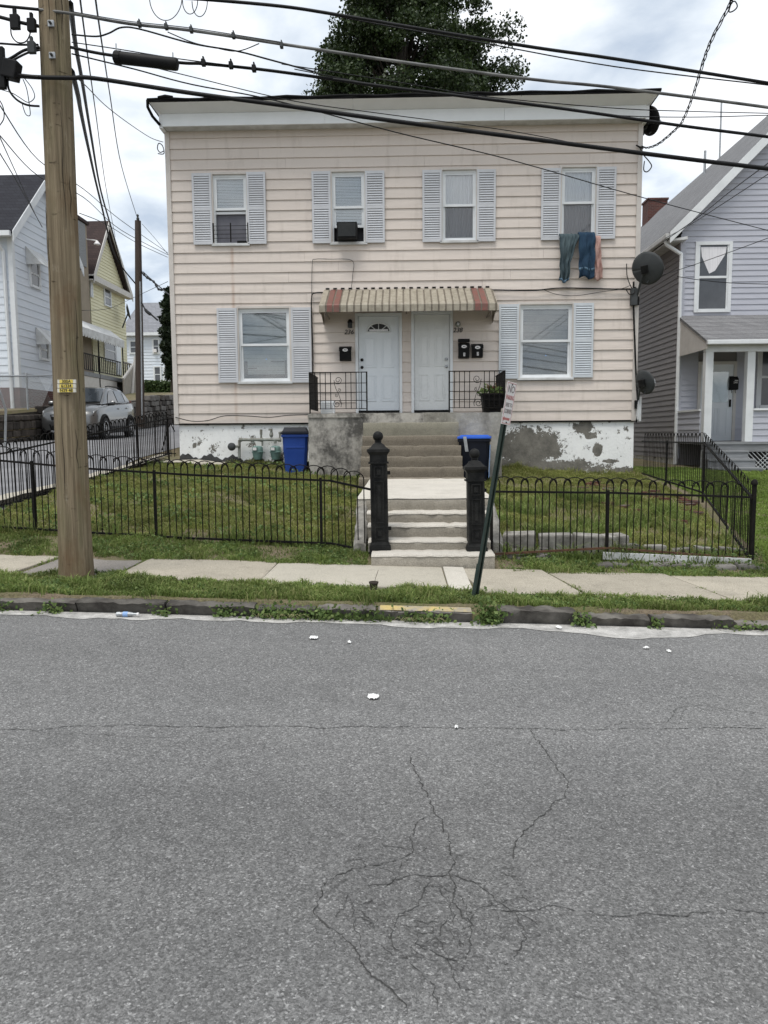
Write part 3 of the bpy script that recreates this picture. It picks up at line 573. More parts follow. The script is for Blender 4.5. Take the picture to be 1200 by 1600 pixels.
# boards: each a wedge, thick at its lower edge
NC = 29; CH = (HZ1 - HZ0) / NC
def board(x0, x1, z0, z1, zb, zt):
    def yf(z): return 16.880 + 0.022 * (z - zb) / (zt - zb)
    jog = random.uniform(-0.002, 0.002); ja, jb_ = random.uniform(-.003, .003), random.uniform(-.003, .003)
    return MB().hexa([(x0, yf(z0) + jog, z0 + ja), (x1, yf(z0) + jog * .3, z0 + jb_), (x1, 16.94, z0 + jb_), (x0, 16.94, z0 + ja), (x0, yf(z1) + jog, z1), (x1, yf(z1) + jog, z1), (x1, 16.94, z1), (x0, 16.94, z1)])
for k in range(NC):
    zb = HZ0 + k * CH; zt = zb + CH + 0.0
    cuts = [(a, b, max(c, zb), min(d, zt)) for a, b, c, d in OPEN if c < zt and d > zb]
    runs = [[HX0 + 0.10, HX1 - 0.10]]
    for a, b, c, d in sorted(cuts):
        new = []
        for r in runs:
            if b <= r[0] or a >= r[1]: new.append(r); continue
            if a > r[0] + 0.01: new.append([r[0], a])
            if b < r[1] - 0.01: new.append([b, r[1]])
        runs = new
    pcs = []
    for r in runs:
        x = r[0]
        while r[1] - x > 4.2:
            L = random.uniform(1.6, 3.7); pcs.append((x, x + L - 0.003, zb, zt)); x += L
        pcs.append((x, r[1], zb, zt))
    for a, b, c, d in cuts:
        if c - zb > 0.02: pcs.append((a, b, zb, c))
        if zt - d > 0.02: pcs.append((a, b, d, zt))
    for p in pcs: part('siding_board', board(*p, zb, zt), MT['siding'], wall)
for x0, x1 in ((HX0, HX0 + 0.10), (HX1 - 0.10, HX1)):
    part('corner_post', MB().box(x0, x1, 16.86, 17.3, HZ0 - 0.02, HZ1), MT['trim'], house, bevel=0.006)
part('starter_strip', MB().box(HX0, HX1, 16.88, 16.95, HZ0 - 0.035, HZ0 - 0.002), MT['black'], house)
# side walls: courses, joined
for sx in (-1, 1):
    m = MB(); X = HX0 if sx < 0 else HX1
    for k in range(NC):
        zb = HZ0 + k * CH; m.hexa([(X + sx * 0.02, 17.31, zb), (X - sx * .04, 17.31, zb), (X - sx * .04, 27.5, zb), (X + sx * 0.02, 27.5, zb), (X + sx * -.005, 17.31, zb + CH), (X - sx * .04, 17.31, zb + CH), (X - sx * .04, 27.5, zb + CH), (X - sx * .005, 27.5, zb + CH)])
    part('side_siding', m, MT['siding_side'], house, kind='stuff')
# foundation with uneven whitewash
rows = []
for i in range(9):
    z = lerp(0.45, 1.86, i / 8); rows.append([(lerp(HX0 + 0.09, HX1 - 0.03, j / 60), 16.93 - 0.05 * (1 - i / 8), z) for j in range(61)])
fm = MB().grid(rows); fm.box(HX0 + 0.10, HX1 - 0.04, 16.97, 27.4, 0.3, 1.89)
part('foundation', fm, MT['found'], house)
# cornice
part('soffit', MB().box(-4.97, 4.97, 16.62, 17.1, 8.03, 8.055), MT['dullwhite'], house)
part('fascia', MB().box(-4.99, -1.6, 16.585, 16.62, 8.02, 8.27).box(-1.597, 2.1, 16.586, 16.62, 8.02, 8.27).box(2.103, 4.99, 16.585, 16.62, 8.02, 8.27), MT['fascia'], house, bevel=0.004)
cr = MB()
for a, b, ta, tb in ((-5.0, -1.0, -5.15, -1.0), (-0.997, 2.4, -0.997, 2.4), (2.403, 5.0, 2.403, 5.15)):
    cr.hexa([(a, 16.58, 8.272), (b, 16.58, 8.272), (b, 17.0, 8.272), (a, 17.0, 8.272), (ta, 16.28, 8.375), (tb, 16.28, 8.375), (tb, 17.0, 8.375), (ta, 17.0, 8.375)])
part('crown_board', cr, MT['crown'], house, bevel=0.004)
roof = part('roof', MB().hexa([(-5.17, 16.25, 8.378), (5.17, 16.25, 8.378), (5.3, 27.6, 8.30), (-5.3, 27.6, 8.30), (-5.17, 16.25, 8.435), (5.17, 16.25, 8.435), (5.3, 27.6, 8.36), (-5.3, 27.6, 8.36)]), MT['roofblack'], house)
part('roof_edge', MB().tube([(-5.18 + 10.36 * i / 40, 16.26 + 0.01 * math.sin(i * 2.1), 8.42 + 0.012 * math.sin(i * 1.3)) for i in range(41)], 0.028, 6).tube([(-5.17, 16.26, 8.42), (-5.19, 16.32, 8.30), (-5.14, 16.45, 8.17), (-5.04, 16.60, 8.06)], 0.03, 6).tube([(-4.95, 16.26, 8.45), (-4.8, 16.24, 8.47), (-4.65, 16.26, 8.45)], 0.035, 6), MT['roofblack'], house, smooth='all')
part('cornice_return', MB().box(-5.06, -4.98, 16.62, 17.4, 8.0, 8.27).box(4.98, 5.06, 16.62, 17.4, 8.0, 8.27), MT['crown'], house)

def shutter_mesh(l, r, t, b):
    x0, x1, z0, z1 = rect(l, r, t, b, YF)
    y0, y1 = 16.835, 16.868; w = 0.042
    fr = MB().box(x0, x0 + w, y0, y1, z0, z1).box(x1 - w, x1, y0, y1, z0, z1)
    zm = (z0 + z1) / 2
    for c, d in ((z0, z0 + .07), (zm - .035, zm + .035), (z1 - .06, z1)): fr.box(x0 + w, x1 - w, y0 + .002, y1, c, d)
    fr.box(x0 + w, x1 - w, y1 - 0.006, y1 - 0.002, z0 + .07, z1 - .06)
    lv = MB()
    for c, d in ((z0 + .07, zm - .035), (zm + .035, z1 - .06)):
        n = int((d - c) / 0.046); h = (d - c) / n
        for i in range(n):
            z = c + i * h
            lv.hexa([(x0 + w, y0 - .002, z + .002), (x1 - w, y0 - .002, z + .002), (x1 - w, y0 + .006, z + .002), (x0 + w, y0 + .006, z + .002), (x0 + w, y1 - .012, z + h * 0.92), (x1 - w, y1 - .012, z + h * .92), (x1 - w, y1 - .007, z + h * .92), (x0 + w, y1 - .007, z + h * .92)])
    return fr, lv
def slat_blind(x0, x1, z0, z1, y, mt, parent, pitch=0.03, tilt=0.9):
    m = MB(); n = max(2, int((z1 - z0) / pitch))
    for i in range(n):
        z = z1 - (i + 0.5) * (z1 - z0) / n + random.uniform(-.002, .002); hh = pitch * 0.5 * tilt
        m.hexa([(x0, y - .004, z - hh), (x1, y - .004, z - hh), (x1, y - .003, z - hh), (x0, y - .003, z - hh), (x0, y + .008, z + hh), (x1, y + .008, z + hh), (x1, y + .009, z + hh), (x0, y + .009, z + hh)])
    return part('blind', m, mt, parent, kind='stuff')
def drape(x0, x1, z0, z1, y, mt, parent, name='curtain', amp=0.012, folds=9, gather=None):
    rows = []
    for i in range(9):
        z = lerp(z1, z0, i / 8)
        rows.append([(lerp(x0, x1, j / 60), y + amp * math.sin(folds * 2 * math.pi * j / 60 + 0.3 * math.sin(i)) + amp * .5 * math.sin(2.7 * folds * j / 60 * 2), z) for j in range(61)])
    return part(name, MB().grid(rows), mt, parent, smooth='all')
def window(px, style, parent, Y=YF):
    x0, x1, z0, z1 = rect(*px, Y)
    fr = MB()
    fr.box(x0 - .045, x0, 16.855, 17.08, z0, z1 + .045).box(x1, x1 + .045, 16.855, 17.08, z0, z1 + .045).box(x0, x1, 16.857, 17.08, z1, z1 + .045)
    w = part('window', fr, MT['trim'], parent)
    part('sill', MB().box(x0 - .05, x1 + .05, 16.835, 17.08, z0 - .055, z0 - .002), MT['dullwhite'], w, bevel=.006)
    part('jamb', MB().box(x0, x0 + .03, 16.905, 17.06, z0, z1).box(x1 - .03, x1, 16.905, 17.06, z0, z1).box(x0 + .03, x1 - .03, 16.905, 17.06, z1 - .05, z1).box(x0 + .03, x1 - .03, 16.905, 17.06, z0, z0 + .02), MT['white'], w)
    a0, a1, b0, b1 = x0 + .03, x1 - .03, z0 + .02, z1 - .05; zm = (b0 + b1) / 2 + 0.02
    def sash(nm, c, d, y, low=.05):
        s = .042
        o = part(nm, MB().box(a0, a0 + s, y, y + .03, c, d).box(a1 - s, a1, y, y + .03, c, d).box(a0 + s, a1 - s, y, y + .03, d - s, d).box(a0 + s, a1 - s, y, y + .03, c, c + low), MT['white'], w)
        part('pane', MB().box(a0 + s, a1 - s, y + .014, y + .017, c + low, d - s), MT['glass'], w)
    sash('upper_sash', zm - .02, b1, 16.915)
    low0 = b0 + (0.30 if style == 'ac' else 0)
    if style != 'half': sash('lower_sash', low0, zm + .02, 16.948)
    yb = 16.988
    part('dark_interior', MB().box(a0, a1, 17.085, 17.1, b0, b1), MT['darkroom'], w)
    if style == 'half':
        slat_blind(a0, a1, zm - .02, b1, yb, MT['blind'], w); part('insect_screen', MB().box(a0 + .01, a1 - .01, 17.0, 17.005, b0, zm - .05), MT['screen'], w)
        part('screen_rail', MB().box(a0, a1, 16.95, 16.98, zm - .09, zm - .04), MT['crown'], w)
        g = MB(); gx0, gx1 = x0 - 0.01, x1 + 0.02                  # low window guard
        for q in (gx0, lerp(gx0, gx1, .5), gx1): g.box(q - .012, q + .012, 16.835, 16.853, z0 + .02, z0 + .42)
        for j in range(4): g.box(gx0 + .013, gx1 - .013, 16.840, 16.848, z0 + .1 + j * .085, z0 + .108 + j * .085)
        part('window_guard', g, MT['black'], w); part('sill_block', MB().box(x1 - .22, x1 - .02, 16.85, 16.93, z0, z0 + .05), MT['rubber'], w)
    elif style == 'ac':
        slat_blind(a0, a1, low0 + .12, b1, yb, MT['blind'], w); part('shade_bar', MB().box(a0, a1, 16.974, 16.98, zm + .22, zm + .24).box(a0, a1, 16.974, 16.98, low0 + .1, low0 + .12), MT['white'], w)
    elif style == 'curtain':
        drape(a0, a1, b0, b1, yb, MT['curtain'], w); part('insect_screen', MB().box(a0 + .035, a1 - .035, 16.938, 16.940, b0 + .05, zm - .015), MT['mesh'], w)
    else:
        slat_blind(a0, a1, b0 + (.14 if x0 < 0 else .04), b1 - .06, yb, MT['greyblind'] if x0 < 0 else MT['brownblind'], w, 0.028)
        if x0 < 0: part('sill_objects', MB().box(a0 + .05, a0 + .12, 16.972, 16.98, b0 + .06, b0 + .42).box(a0 + .13, a0 + .32, 16.972, 16.979, b0 + .26, b0 + .28).box(a0 + .13, a0 + .36, 16.972, 16.979, b0 + .10, b0 + .12).box(a1 - .10, a1 - .06, 16.972, 16.98, b0 + .06, b0 + .44).box(a1 - .40, a1 - .11, 16.972, 16.979, b0 + .40, b0 + .425), MT['dish'], w, kind='stuff')
        part('sticker', MB().lathe([(.015, 0), (.015, .003)], ((x0 + x1) / 2 + .02, 16.962, zm - .30), 12, Matrix.Rotation(R_(90), 3, 'X')), MT['palebluefoil'], w)
    return w
for k, (w, st, s1, s2, sm) in WIN.items():
    window(w, st, house)
    for s in (s1, s2):
        fr, lv = shutter_mesh(*s); o = part('shutter', fr, MT[sm], house); part('louvres', lv, MT[sm], o, kind='stuff')
# air conditioner in the second upper window
x0, x1, z0, z1 = rect(528, 559, 352, 377, YF)
ac = thing('air_conditioner', 'dark grey air conditioner sitting in the second upper window', 'air conditioner', (x0, 16.7, z0))
part('casing', MB().box(x0, x1, 16.62, 17.04, z0, z1), MT['rubber'], ac, bevel=.012)
m = MB()
for i in range(12): m.box(x0 + .03, x1 - .03, 16.608, 16.618, lerp(z0 + .04, z1 - .03, i / 12), lerp(z0 + .04, z1 - .03, i / 12) + .012)
part('grille', m, MT['dish'], ac, kind='stuff')
# doors
def panel_ring(m, x0, x1, z0, z1, y):
    t = .022; q = .016
    m.box(x0, x1, y - q, y, z1 - t, z1).box(x0, x1, y - q, y, z0, z0 + t).box(x0, x0 + t, y - q, y, z0 + t, z1 - t).box(x1 - t, x1, y - q, y, z0 + t, z1 - t)
    m.frustum((x0 + .05, x1 - .05, y - .012, y), (x0 + .05, x1 - .05, y - .012, y), z0 + .05, z1 - .05)
def door(d, mt, fan, knob_side):
    x0, x1, z0, z1 = d
    fr = MB().box(x0 - .06, x0, 16.85, 17.1, 2.035, z1 + .06).box(x1, x1 + .06, 16.85, 17.1, 2.035, z1 + .06).box(x0, x1, 16.851, 17.1, z1, z1 + .06)
    f = part('door_frame', fr, MT['white'], house)
    part('threshold', MB().box(x0, x1, 16.80, 17.1, 2.05, z0 - .004), MT['rubber'], f)
    dd = part('door', MB().box(x0 + .006, x1 - .006, 16.945, 16.99, z0, z1 - .005), mt, house)
    m = MB(); W = x1 - x0; xc = (x0 + x1) / 2; cols = ((x0 + .12, xc - .06), (xc + .06, x1 - .12)); H = z1 - z0
    rowsz = ((.10, .38), (.46, .78)) if fan else ((.10, .38), (.46, .78), (.84, .93))
    for a, b in cols:
        for c, e_ in rowsz: panel_ring(m, a, b, z0 + H * c, z0 + H * e_, 16.945)
    part('panels', m, mt, dd, kind='stuff')
    kx = x0 + .075 if knob_side < 0 else x1 - .075
    rx = Matrix.Rotation(R_(90), 3, 'X')
    for zz in (z0 + .93, z0 + 1.09): part('knob', MB().lathe([(.034, 0), (.034, .012), (.018, .02), (.026, .04), (.02, .06), (0.005, .064)], (kx, 16.945, zz), 12, rx), MT['galv'] if knob_side > 0 else MT['black'], dd, smooth=True)
    if fan:
        cz = z0 + H * .835; R = .255; fm = MB(); n = 14
        pts = [(xc + R * math.cos(math.pi * i / n), cz + R * .78 * math.sin(math.pi * i / n)) for i in range(n + 1)]
        gl = MB().add([(x, 16.938, z) for x, z in pts], [tuple(range(n + 1))])
        part('fanlight', gl, MT['ink'], dd)
        fm.tube([(x, 16.938, z) for x, z in pts], .02, 6).tube([(xc - R, 16.938, cz), (xc + R, 16.938, cz)], .02, 6)
        for a in (45, 90, 135): fm.tube([(xc, 16.936, cz), (xc + R * math.cos(R_(a)), 16.936, cz + R * .78 * math.sin(R_(a)))], .009, 5)
        part('fanlight_frame', fm, MT['white'], dd, smooth=True)
        part('fanlight_curtain', MB().box(xc - R * .8, xc + R * .8, 16.930, 16.934, cz + .02, cz + .06), MT['curtain'], dd)
door(DOORS[0], MT['door'], True, -1); door(DOORS[1], MT['door2'], False, 1)
# awning over the doors
ax0, ax1 = at(507, 457, YF).x, at(768, 455, YF).x; zt_, zf_, zv_ = 4.70, 4.24, 4.10; ya_, yb_ = 16.88, 15.95
awn = thing('door_awning', 'ribbed metal door awning in tan with two red stripes near each end', 'awning', ((ax0 + ax1) / 2, ya_, zt_))
NSL = 50; sw = (ax1 - ax0) / NSL
for i in range(NSL):
    a, b = ax0 + (i // 2) * 2 * sw + (0 if i % 2 == 0 else 1.36 * sw), ax0 + (i // 2) * 2 * sw + (1.36 * sw if i % 2 == 0 else 2 * sw); up = 0.020 if i % 2 == 0 else 0
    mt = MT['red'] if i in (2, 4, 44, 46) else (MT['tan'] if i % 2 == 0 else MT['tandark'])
    ov = 0.006 if i % 2 == 0 else -0.004
    m = MB(); th = 0.012
    P = [(ya_, zt_ + up), (yb_, zf_ + up), (yb_ - up * .8 - .004, zf_ - .005), (yb_ - up * .8 - .008, zv_ + random.uniform(-.004, .004))]
    rows = [[(x, y, z) for y, z in P] for x in (a - ov, b + ov)]
    m.grid(rows); part('awning_slat', m, mt, awn, solid=th)
for X in (ax0 - .01, ax1 + .01):
    part('side_panel', MB().prism([(X, ya_, zt_ - .01), (X, yb_, zf_ - .01), (X, yb_, zv_), (X, ya_, zv_ + 0.02)], (.012 if X > 0 else -.012, 0, 0)), MT['tan'], awn)
    part('side_scallop', MB().prism([(X, ya_, zv_ + .03), (X, ya_ - .45, zv_ + .01), (X, ya_ - .12, zv_ - .10), (X, ya_, zv_ - .12)], (.014 if X > 0 else -.014, 0, 0)), MT['tandark'], awn)
part('frame', MB().bar((ax0 + .04, ya_, zt_ - .05), (ax1 - .04, ya_, zt_ - .05), .03).bar((ax0 + .03, yb_ + .03, zv_ + .03), (ax1 - .03, yb_ + .03, zv_ + .03), .025).bar((ax0 + .1, ya_, zv_), (ax0 + .1, yb_ + .03, zv_ + .02), .02).bar((ax1 - .1, ya_, zv_), (ax1 - .1, yb_ + .03, zv_ + .02), .02).bar((.07, ya_, zv_ + .1), (.07, yb_ + .03, zv_ + .02), .02), MT['tandark'], awn)
m = MB()
for i in range(22):
    x = lerp(ax0, ax1, (i + .5) / 22); m.box(x - .05, x + .03, 16.855, 16.872, zt_ + .02, zt_ + .05)
part('wall_strip', m, MT['black'], awn, kind='stuff')

# porch and upper steps
porch = thing('concrete_porch', 'stained grey concrete porch platform below the two white doors', 'porch', (0.05, 15.3, 0.9))
px0, px1 = -1.885, 1.94
def rough_block(x0, x1, y0, y1, z0, z1, nx, nz, amp, seed):
    rng = random.Random(seed); rows = []
    for i in range(nz + 1):
        rows.append([(lerp(x0, x1, j / nx), y0 + rng.uniform(-amp, amp), lerp(z0, z1, i / nz) + (rng.uniform(-amp, amp) * 0.8 if i == nz else 0)) for j in range(nx + 1)])
    rows.append([(lerp(x0, x1, j / nx), y0 + 0.25, z1 + rng.uniform(-amp, amp) * .5) for j in range(nx + 1)]); rows.append([(lerp(x0, x1, j / nx), y1, z1) for j in range(nx + 1)])
    m = MB().grid(rows)
    for X in (x0, x1): m.add([(X, y0, z0), (X, y1, z0), (X, y1, z1), (X, y0, z1)], [(0, 1, 2, 3)])
    return m
part('platform', rough_block(px0, px1, 15.3, 16.93, 0.5, 2.03, 70, 26, .007, 3), MT['porch'], porch, smooth=True)
part('platform_lip', rough_block(px0 - .01, -0.80, 15.275, 15.36, 1.955, 2.036, 24, 3, .006, 8), MT['porch'], porch, smooth=True)
part('door_sill_slab', MB().box(-1.15, 1.1, 16.55, 16.94, 2.02, 2.075), MT['porch'], porch, bevel=.01)
up = thing('upper_steps', 'brown concrete steps rising to the porch', 'steps', (.14, 13.6, .8))
UZ = [.842, 1.016, 1.204, 1.397, 1.586, 1.843]; UY = [13.55, 13.85, 14.15, 14.44, 14.73, 15.01]
def step_mesh(x0, x1, y0, y1, z0, z1, seed, n=22):
    rng = random.Random(seed); rows = []; prof = [(y0 + .012, z0), (y0 + .004, lerp(z0, z1, .5)), (y0 - .004, z1 - .022), (y0 + .006, z1 - .004), (y0 + .03, z1), (y1, z1 + .004)]
    for j in range(n + 1):
        x = lerp(x0, x1, j / n); e = rng.uniform(-.004, .004); c = -.012 if rng.random() < .06 else 0
        rows.append([(x, y + e + (-c if k in (2, 3) else 0), z + (e + c if k >= 2 else 0)) for k, (y, z) in enumerate(prof)])
    m = MB().grid(rows); n0 = len(m.v)
    for X in (x0, x1): m.add([(X, y0 + .012, z0), (X, y1, z0), (X, y1, z1), (X, y0 + .012, z1)], [(0, 1, 2, 3)])
    return m
for i, (y, z) in enumerate(zip(UY, UZ)):
    w = 0.045 * (5 - i) / 5
    part('step', step_mesh(-.785 - w * .3, 1.065 + w * .3, y, 15.32, (UZ[i - 1] if i else .6) - .02, z, i), MT['steptop'] if i == 5 else MT['stepup'], up, smooth=True)
# landing and lower steps
low = thing('lower_steps', 'pale concrete steps and landing between the two iron gateposts', 'steps', (.25, 8.55, .15))
m = MB(); rows = []
for i in range(12):
    y = lerp(9.70, 13.62, i / 11); rows.append([(lerp(-.60, 1.13, j / 10), y, .800 + .003 * i + random.uniform(-.004, .004)) for j in range(11)])
m.grid(rows); m.box(-.60, 1.13, 9.712, 13.6, .3, .79)
part('landing', m, MT['landing'], low, smooth=True)
LZ = [.268, .378, .524, .650, .800]; LY = [8.52, 8.86, 9.14, 9.42, 9.70]
part('step', step_mesh(-.37, 1.01, LY[0], 8.95, .0, LZ[0] - .014, 40, 26), MT['step'], low, smooth=True); part('lit_tread', step_mesh(-.37, 1.01, LY[0] - .005, 8.9, LZ[0] - .013, LZ[0], 41, 26), MT['landing'], low, smooth=True)  # pale cap over a darker riser puts light from above into the colour
for i in range(1, 5):
    part('step', step_mesh(-.40 - .02 * i, .98 + .02 * i, LY[i], LY[i] + .34, LZ[i - 1] - .02, LZ[i] - .014, 50 + i), MT['step'], low, smooth=True)
    if i < 4: part('lit_tread', step_mesh(-.40 - .02 * i, .98 + .02 * i, LY[i] - .006, LY[i] + .30, LZ[i] - .013, LZ[i] + .001, 90 + i), MT['landing'], low, smooth=True)  # cement caps paler than the risers, top light painted into their tone
for x0, x1, sd in ((-.60, -.45, 61), (1.02, 1.16, 62)):
    rows = [(9.0, .15), (9.0, .42), (9.4, .70), (9.75, .83), (10.4, .84)]
    mm = MB(); rng = random.Random(sd); gr = []
    for k in range(14):
        t = k / 13; y = lerp(8.98, 10.5, t); zt2 = interp([(8.98, .33), (9.25, .47), (9.7, .72), (10.5, .80)], y)
        gr.append([(x0 + rng.uniform(-.012, .012), y, .1), (x0 + rng.uniform(-.015, .015), y, zt2 - .03), (x0 + .03, y, zt2 + rng.uniform(-.01, .01)), (x1 - .03, y, zt2 + rng.uniform(-.01, .01)), (x1 + rng.uniform(-.012, .012), y, zt2 - .03), (x1, y, .1)])
    mm.grid(gr); mm.f.append(tuple(range(6)))
    part('side_wall', mm, MT['block'], low)

# porch railings
def spiral(cx, cz, r, turns, start, y, sgn=1, n=26):
    return [(cx + sgn * r * (1 - .78 * i / n) * math.cos(start + turns * 2 * math.pi * i / n), y, cz + r * (1 - .78 * i / n) * math.sin(start + turns * 2 * math.pi * i / n)) for i in range(n + 1)]
def railing(l, r, label, outer):
    y = 15.36; z0, zt = 2.03, 2.85; xo = l if outer < 0 else r; xi = r if outer < 0 else l
    t = thing('porch_railing', label, 'railing', ((l + r) / 2, y, z0), 'porch railings')
    part('top_rail', MB().box(l, r, y - .014, y + .014, zt - .016, zt), MT['black'], t)
    m = MB()
    for z in (z0 + .10, z0 + .26, z0 + .42, z0 + .60): m.box(l, r - .0, y - .006, y + .006, z - .006, z + .006)
    part('cross_rail', m, MT['black'], t)
    xs_ = [0.0, .09, .18, .27, .36, .62, .71, .80, .89]
    for q in xs_[1:]:
        x = xo - outer * q * (abs(r - l) / .98); part('baluster', MB().box(x - .007, x + .007, y - .0075, y + .0075, z0 + .09, zt - .016), MT['black'], t)
    part('post', MB().box(xi - .014, xi + .014, y - .014, y + .014, z0 - .02, zt + .002), MT['black'], t); part('post', MB().box(xo - .014, xo + .014, y - .016, y + .012, z0 - .02, zt + .002), MT['black'], t)
    xm = xo - outer * .49 * (abs(r - l) / .98); s = MB(); d = outer
    s.tube(spiral(xm - d * .0, z0 + .66, .085, 1.6, math.pi, y, -d), .006, 5); s.tube(spiral(xm + d * .03, z0 + .19, .085, 1.6, 0, y, -d), .006, 5)
    s.tube([(xm + d * .085, y, z0 + .62), (xm + d * .05, y, z0 + .5), (xm - d * .02, y, z0 + .35), (xm - d * .06, y, z0 + .2), (xm - d * .05, y, z0 + .13)], .006, 5)
    s.tube(spiral(xm - d * .02, z0 + .46, .035, 1.3, 1, y, d), .005, 5); s.tube(spiral(xm + d * .03, z0 + .36, .035, 1.3, 2, y, -d), .005, 5)
    part('scroll', s, MT['black'], t, smooth='all')
    # return to the house wall
    part('top_rail', MB().box(xo - .014, xo + .014, y + .014, 16.84, zt - .016, zt), MT['black'], t)
    part('cross_rail', MB().box(xo - .006, xo + .006, y + .014, 16.84, z0 + .094, z0 + .106), MT['black'], t)
    for i in range(11):
        yy = lerp(y + .14, 16.74, i / 10); part('baluster', MB().box(xo - .007, xo + .007, yy - .03, yy + .03, z0 + .1, zt - .016), MT['black'], t)
railing(px0 + .03, at(573, 600, 15.36).x, 'black iron porch railing with scroll in front of the left door', -1)
railing(at(702, 600, 15.36).x, px1 + .05, 'black iron porch railing with scroll behind the planter', 1)

# ------------------------------------------------------------------ gateposts
def gatepost(label, x, y, z0, shaft, tilt, w=.225):
    t = thing('gatepost', label, 'gatepost', (x, y, z0), 'cast iron gateposts')
    t.rotation_euler = (0, R_(tilt), R_(2))
    h = w / 2
    def sq(m, a, b, za, zb): m.frustum((-a, a, -a, a), (-b, b, -b, b), za, zb)
    m = MB(); sq(m, h + .012, h + .012, 0, .09); sq(m, h + .005, h - .004, .092, .13); part('base', m, MT['iron'], t, local=True, bevel=.004)
    m = MB(); sq(m, h - .012, h - .018, .128, shaft); part('shaft', m, MT['iron'], t, local=True)
    m = MB(); f = h - .012; z1 = .16; z2 = shaft - .03
    def ringf(za, zb, wd):
        for sy in (-1,):
            y0, y1 = -f - .010, -f + .004
            m.box(-wd, wd, y0, y1, za, za + .012).box(-wd, wd, y0, y1, zb - .012, zb).box(-wd, -wd + .012, y0, y1, za + .012, zb - .012).box(wd - .012, wd, y0, y1, za + .012, zb - .012)
    for X in (-f, f - .02): m.box(X, X + .02, -f - .012, -f + .004, z1 - .02, z2 + .02)
    L = z2 - z1; 
    ringf(z1 + .0, z1 + .15, .055); ringf(z1 + .19, z2 - .17, .055); ringf(z2 - .13, z2, .055)
    for c in (z1 + .075, z2 - .065): m.box(-.022, .022, -f - .012, -f + .002, c - .03, c + .03)
    m.box(-.018, .018, -f - .008, -f + .002, z1 + .24, z2 - .22)
    for X in (f, ): 
        for zz in (z1 + .12, z2 - .08): m.box(X, X + .035, -.015, .015, zz - .02, zz + .02)
    part('panel_moulding', m, MT['iron'], t, local=True)
    m = MB(); z = shaft
    sq(m, h + .004, h + .004, z, z + .018); sq(m, h - .012, h - .012, z + .018, z + .10); sq(m, h - .01, h + .014, z + .10, z + .135); sq(m, h + .018, h + .018, z + .135, z + .165); sq(m, h + .008, h - .015, z + .165, z + .185); sq(m, h - .02, .06, z + .185, z + .225)
    part('cap', m, MT['iron'], t, local=True)
    prof = [(.055, z + .222), (.034, z + .245), (.040, z + .255)] + [(.060 * math.sin(a), z + .312 - .060 * math.cos(a)) for a in [0.65 + i * (math.pi - .65) / 9 for i in range(9)]] + [(.006, z + .372)]
    part('ball_finial', MB().lathe(prof, (0, 0, 0), 20), MT['iron'], t, local=True, smooth=True)
    return t
pL = at(594, 863, 8.93); gatepost('taller black cast iron gatepost with ball finial left of the steps', pL.x, 8.93, .235, 1.04, -.6)
pR = at(744, 864, 8.85); gatepost('shorter leaning cast iron gatepost with ball finial right of the steps', pR.x, 8.85, .22, .85, -1.2, .215)

# ------------------------------------------------------------------ hoop top fences
def hoop_mesh(name, span, leg, rise, r, n=10):
    m = MB(); pts = [(-span / 2, 0, -leg), (-span / 2, 0, 0)] + [(-span / 2 * math.cos(math.pi * i / n), 0, rise * math.sin(math.pi * i / n)) for i in range(1, n)] + [(span / 2, 0, 0), (span / 2, 0, -leg)]
    m.tube(pts, r, 4); return m.mesh(name, smooth=False)
def fence(label, path, posts, s=.083, r=.0068, rail_h=None, loops=True, rusty=False):
    """path: list of (x, y, z_bottom_rail, z_top_rail)"""
    t = thing('hoop_fence', label, 'fence', path[0][:3], 'black hoop-topped iron fences')
    ox, oy, oz = path[0][:3]
    for i, (a, b) in enumerate(zip(path[:-1], path[1:])):
        part('top_rail', MB().bar((a[0], a[1], a[3]), (b[0], b[1], b[3]), .028, .024), MT['black'], t)
        part('bottom_rail', MB().bar((a[0], a[1], a[2]), (b[0], b[1], b[2]), .026, .024), MT['rusty'] if rusty else MT['black'], t)
    L = [0]
    for a, b in zip(path[:-1], path[1:]): L.append(L[-1] + math.hypot(b[0] - a[0], b[1] - a[1]))
    def P(d):
        i = max(k for k in range(len(L) - 1) if L[k] <= d + 1e-9); f = (d - L[i]) / (L[i + 1] - L[i])
        a, b = path[i], path[i + 1]; return [lerp(a[k], b[k], f) for k in range(4)] + [math.atan2(b[1] - a[1], b[0] - a[0])]
    n = int((L[-1] - .02) / (2 * s)); h0 = path[0][3] - path[0][2]
    leg_mean = sum(p[3] - p[2] for p in path) / len(path)
    A = hoop_mesh('hoop', s, leg_mean + .10, s * .72, r); B = hoop_mesh('wide_hoop', 3 * s, .06, .105, r * .85)
    for k in range(n):
        d = .03 + (k + .25) * 2 * s; q = P(min(d, L[-1] - .01)); sc = (q[3] - q[2] + .10) / (leg_mean + .10)
        o = link('hoop', A, MT['black'], t, (q[0] - ox, q[1] - oy, q[3] + .095 - oz)); o.rotation_euler = (random.uniform(-.015, .015), random.uniform(-.012, .012), q[4]); o.scale = (1, 1, 1.0)
        if k < n - 1 and loops:
            q = P(min(d + s, L[-1] - .01)); o = link('hoop', B, MT['black'], t, (q[0] - ox, q[1] - oy, q[3] + .070 - oz)); o.rotation_euler = (0, random.uniform(-.012, .012), q[4])
    for d in posts:
        q = P(min(d, L[-1])); x, y = q[0], q[1]
        part('post', MB().box(x - .015, x + .015, y - .012, y + .02, q[2] - .16, q[3] + .03), MT['black'], t)
    return t
fy = 9.20
def fz(px, yb, yt, Y): return at(px, yb, Y).z, at(px, yt, Y).z
def fp(px, yb, yt, Y): a = at(px, yb, Y); return (a.x, Y, a.z, at(px, yt, Y).z)
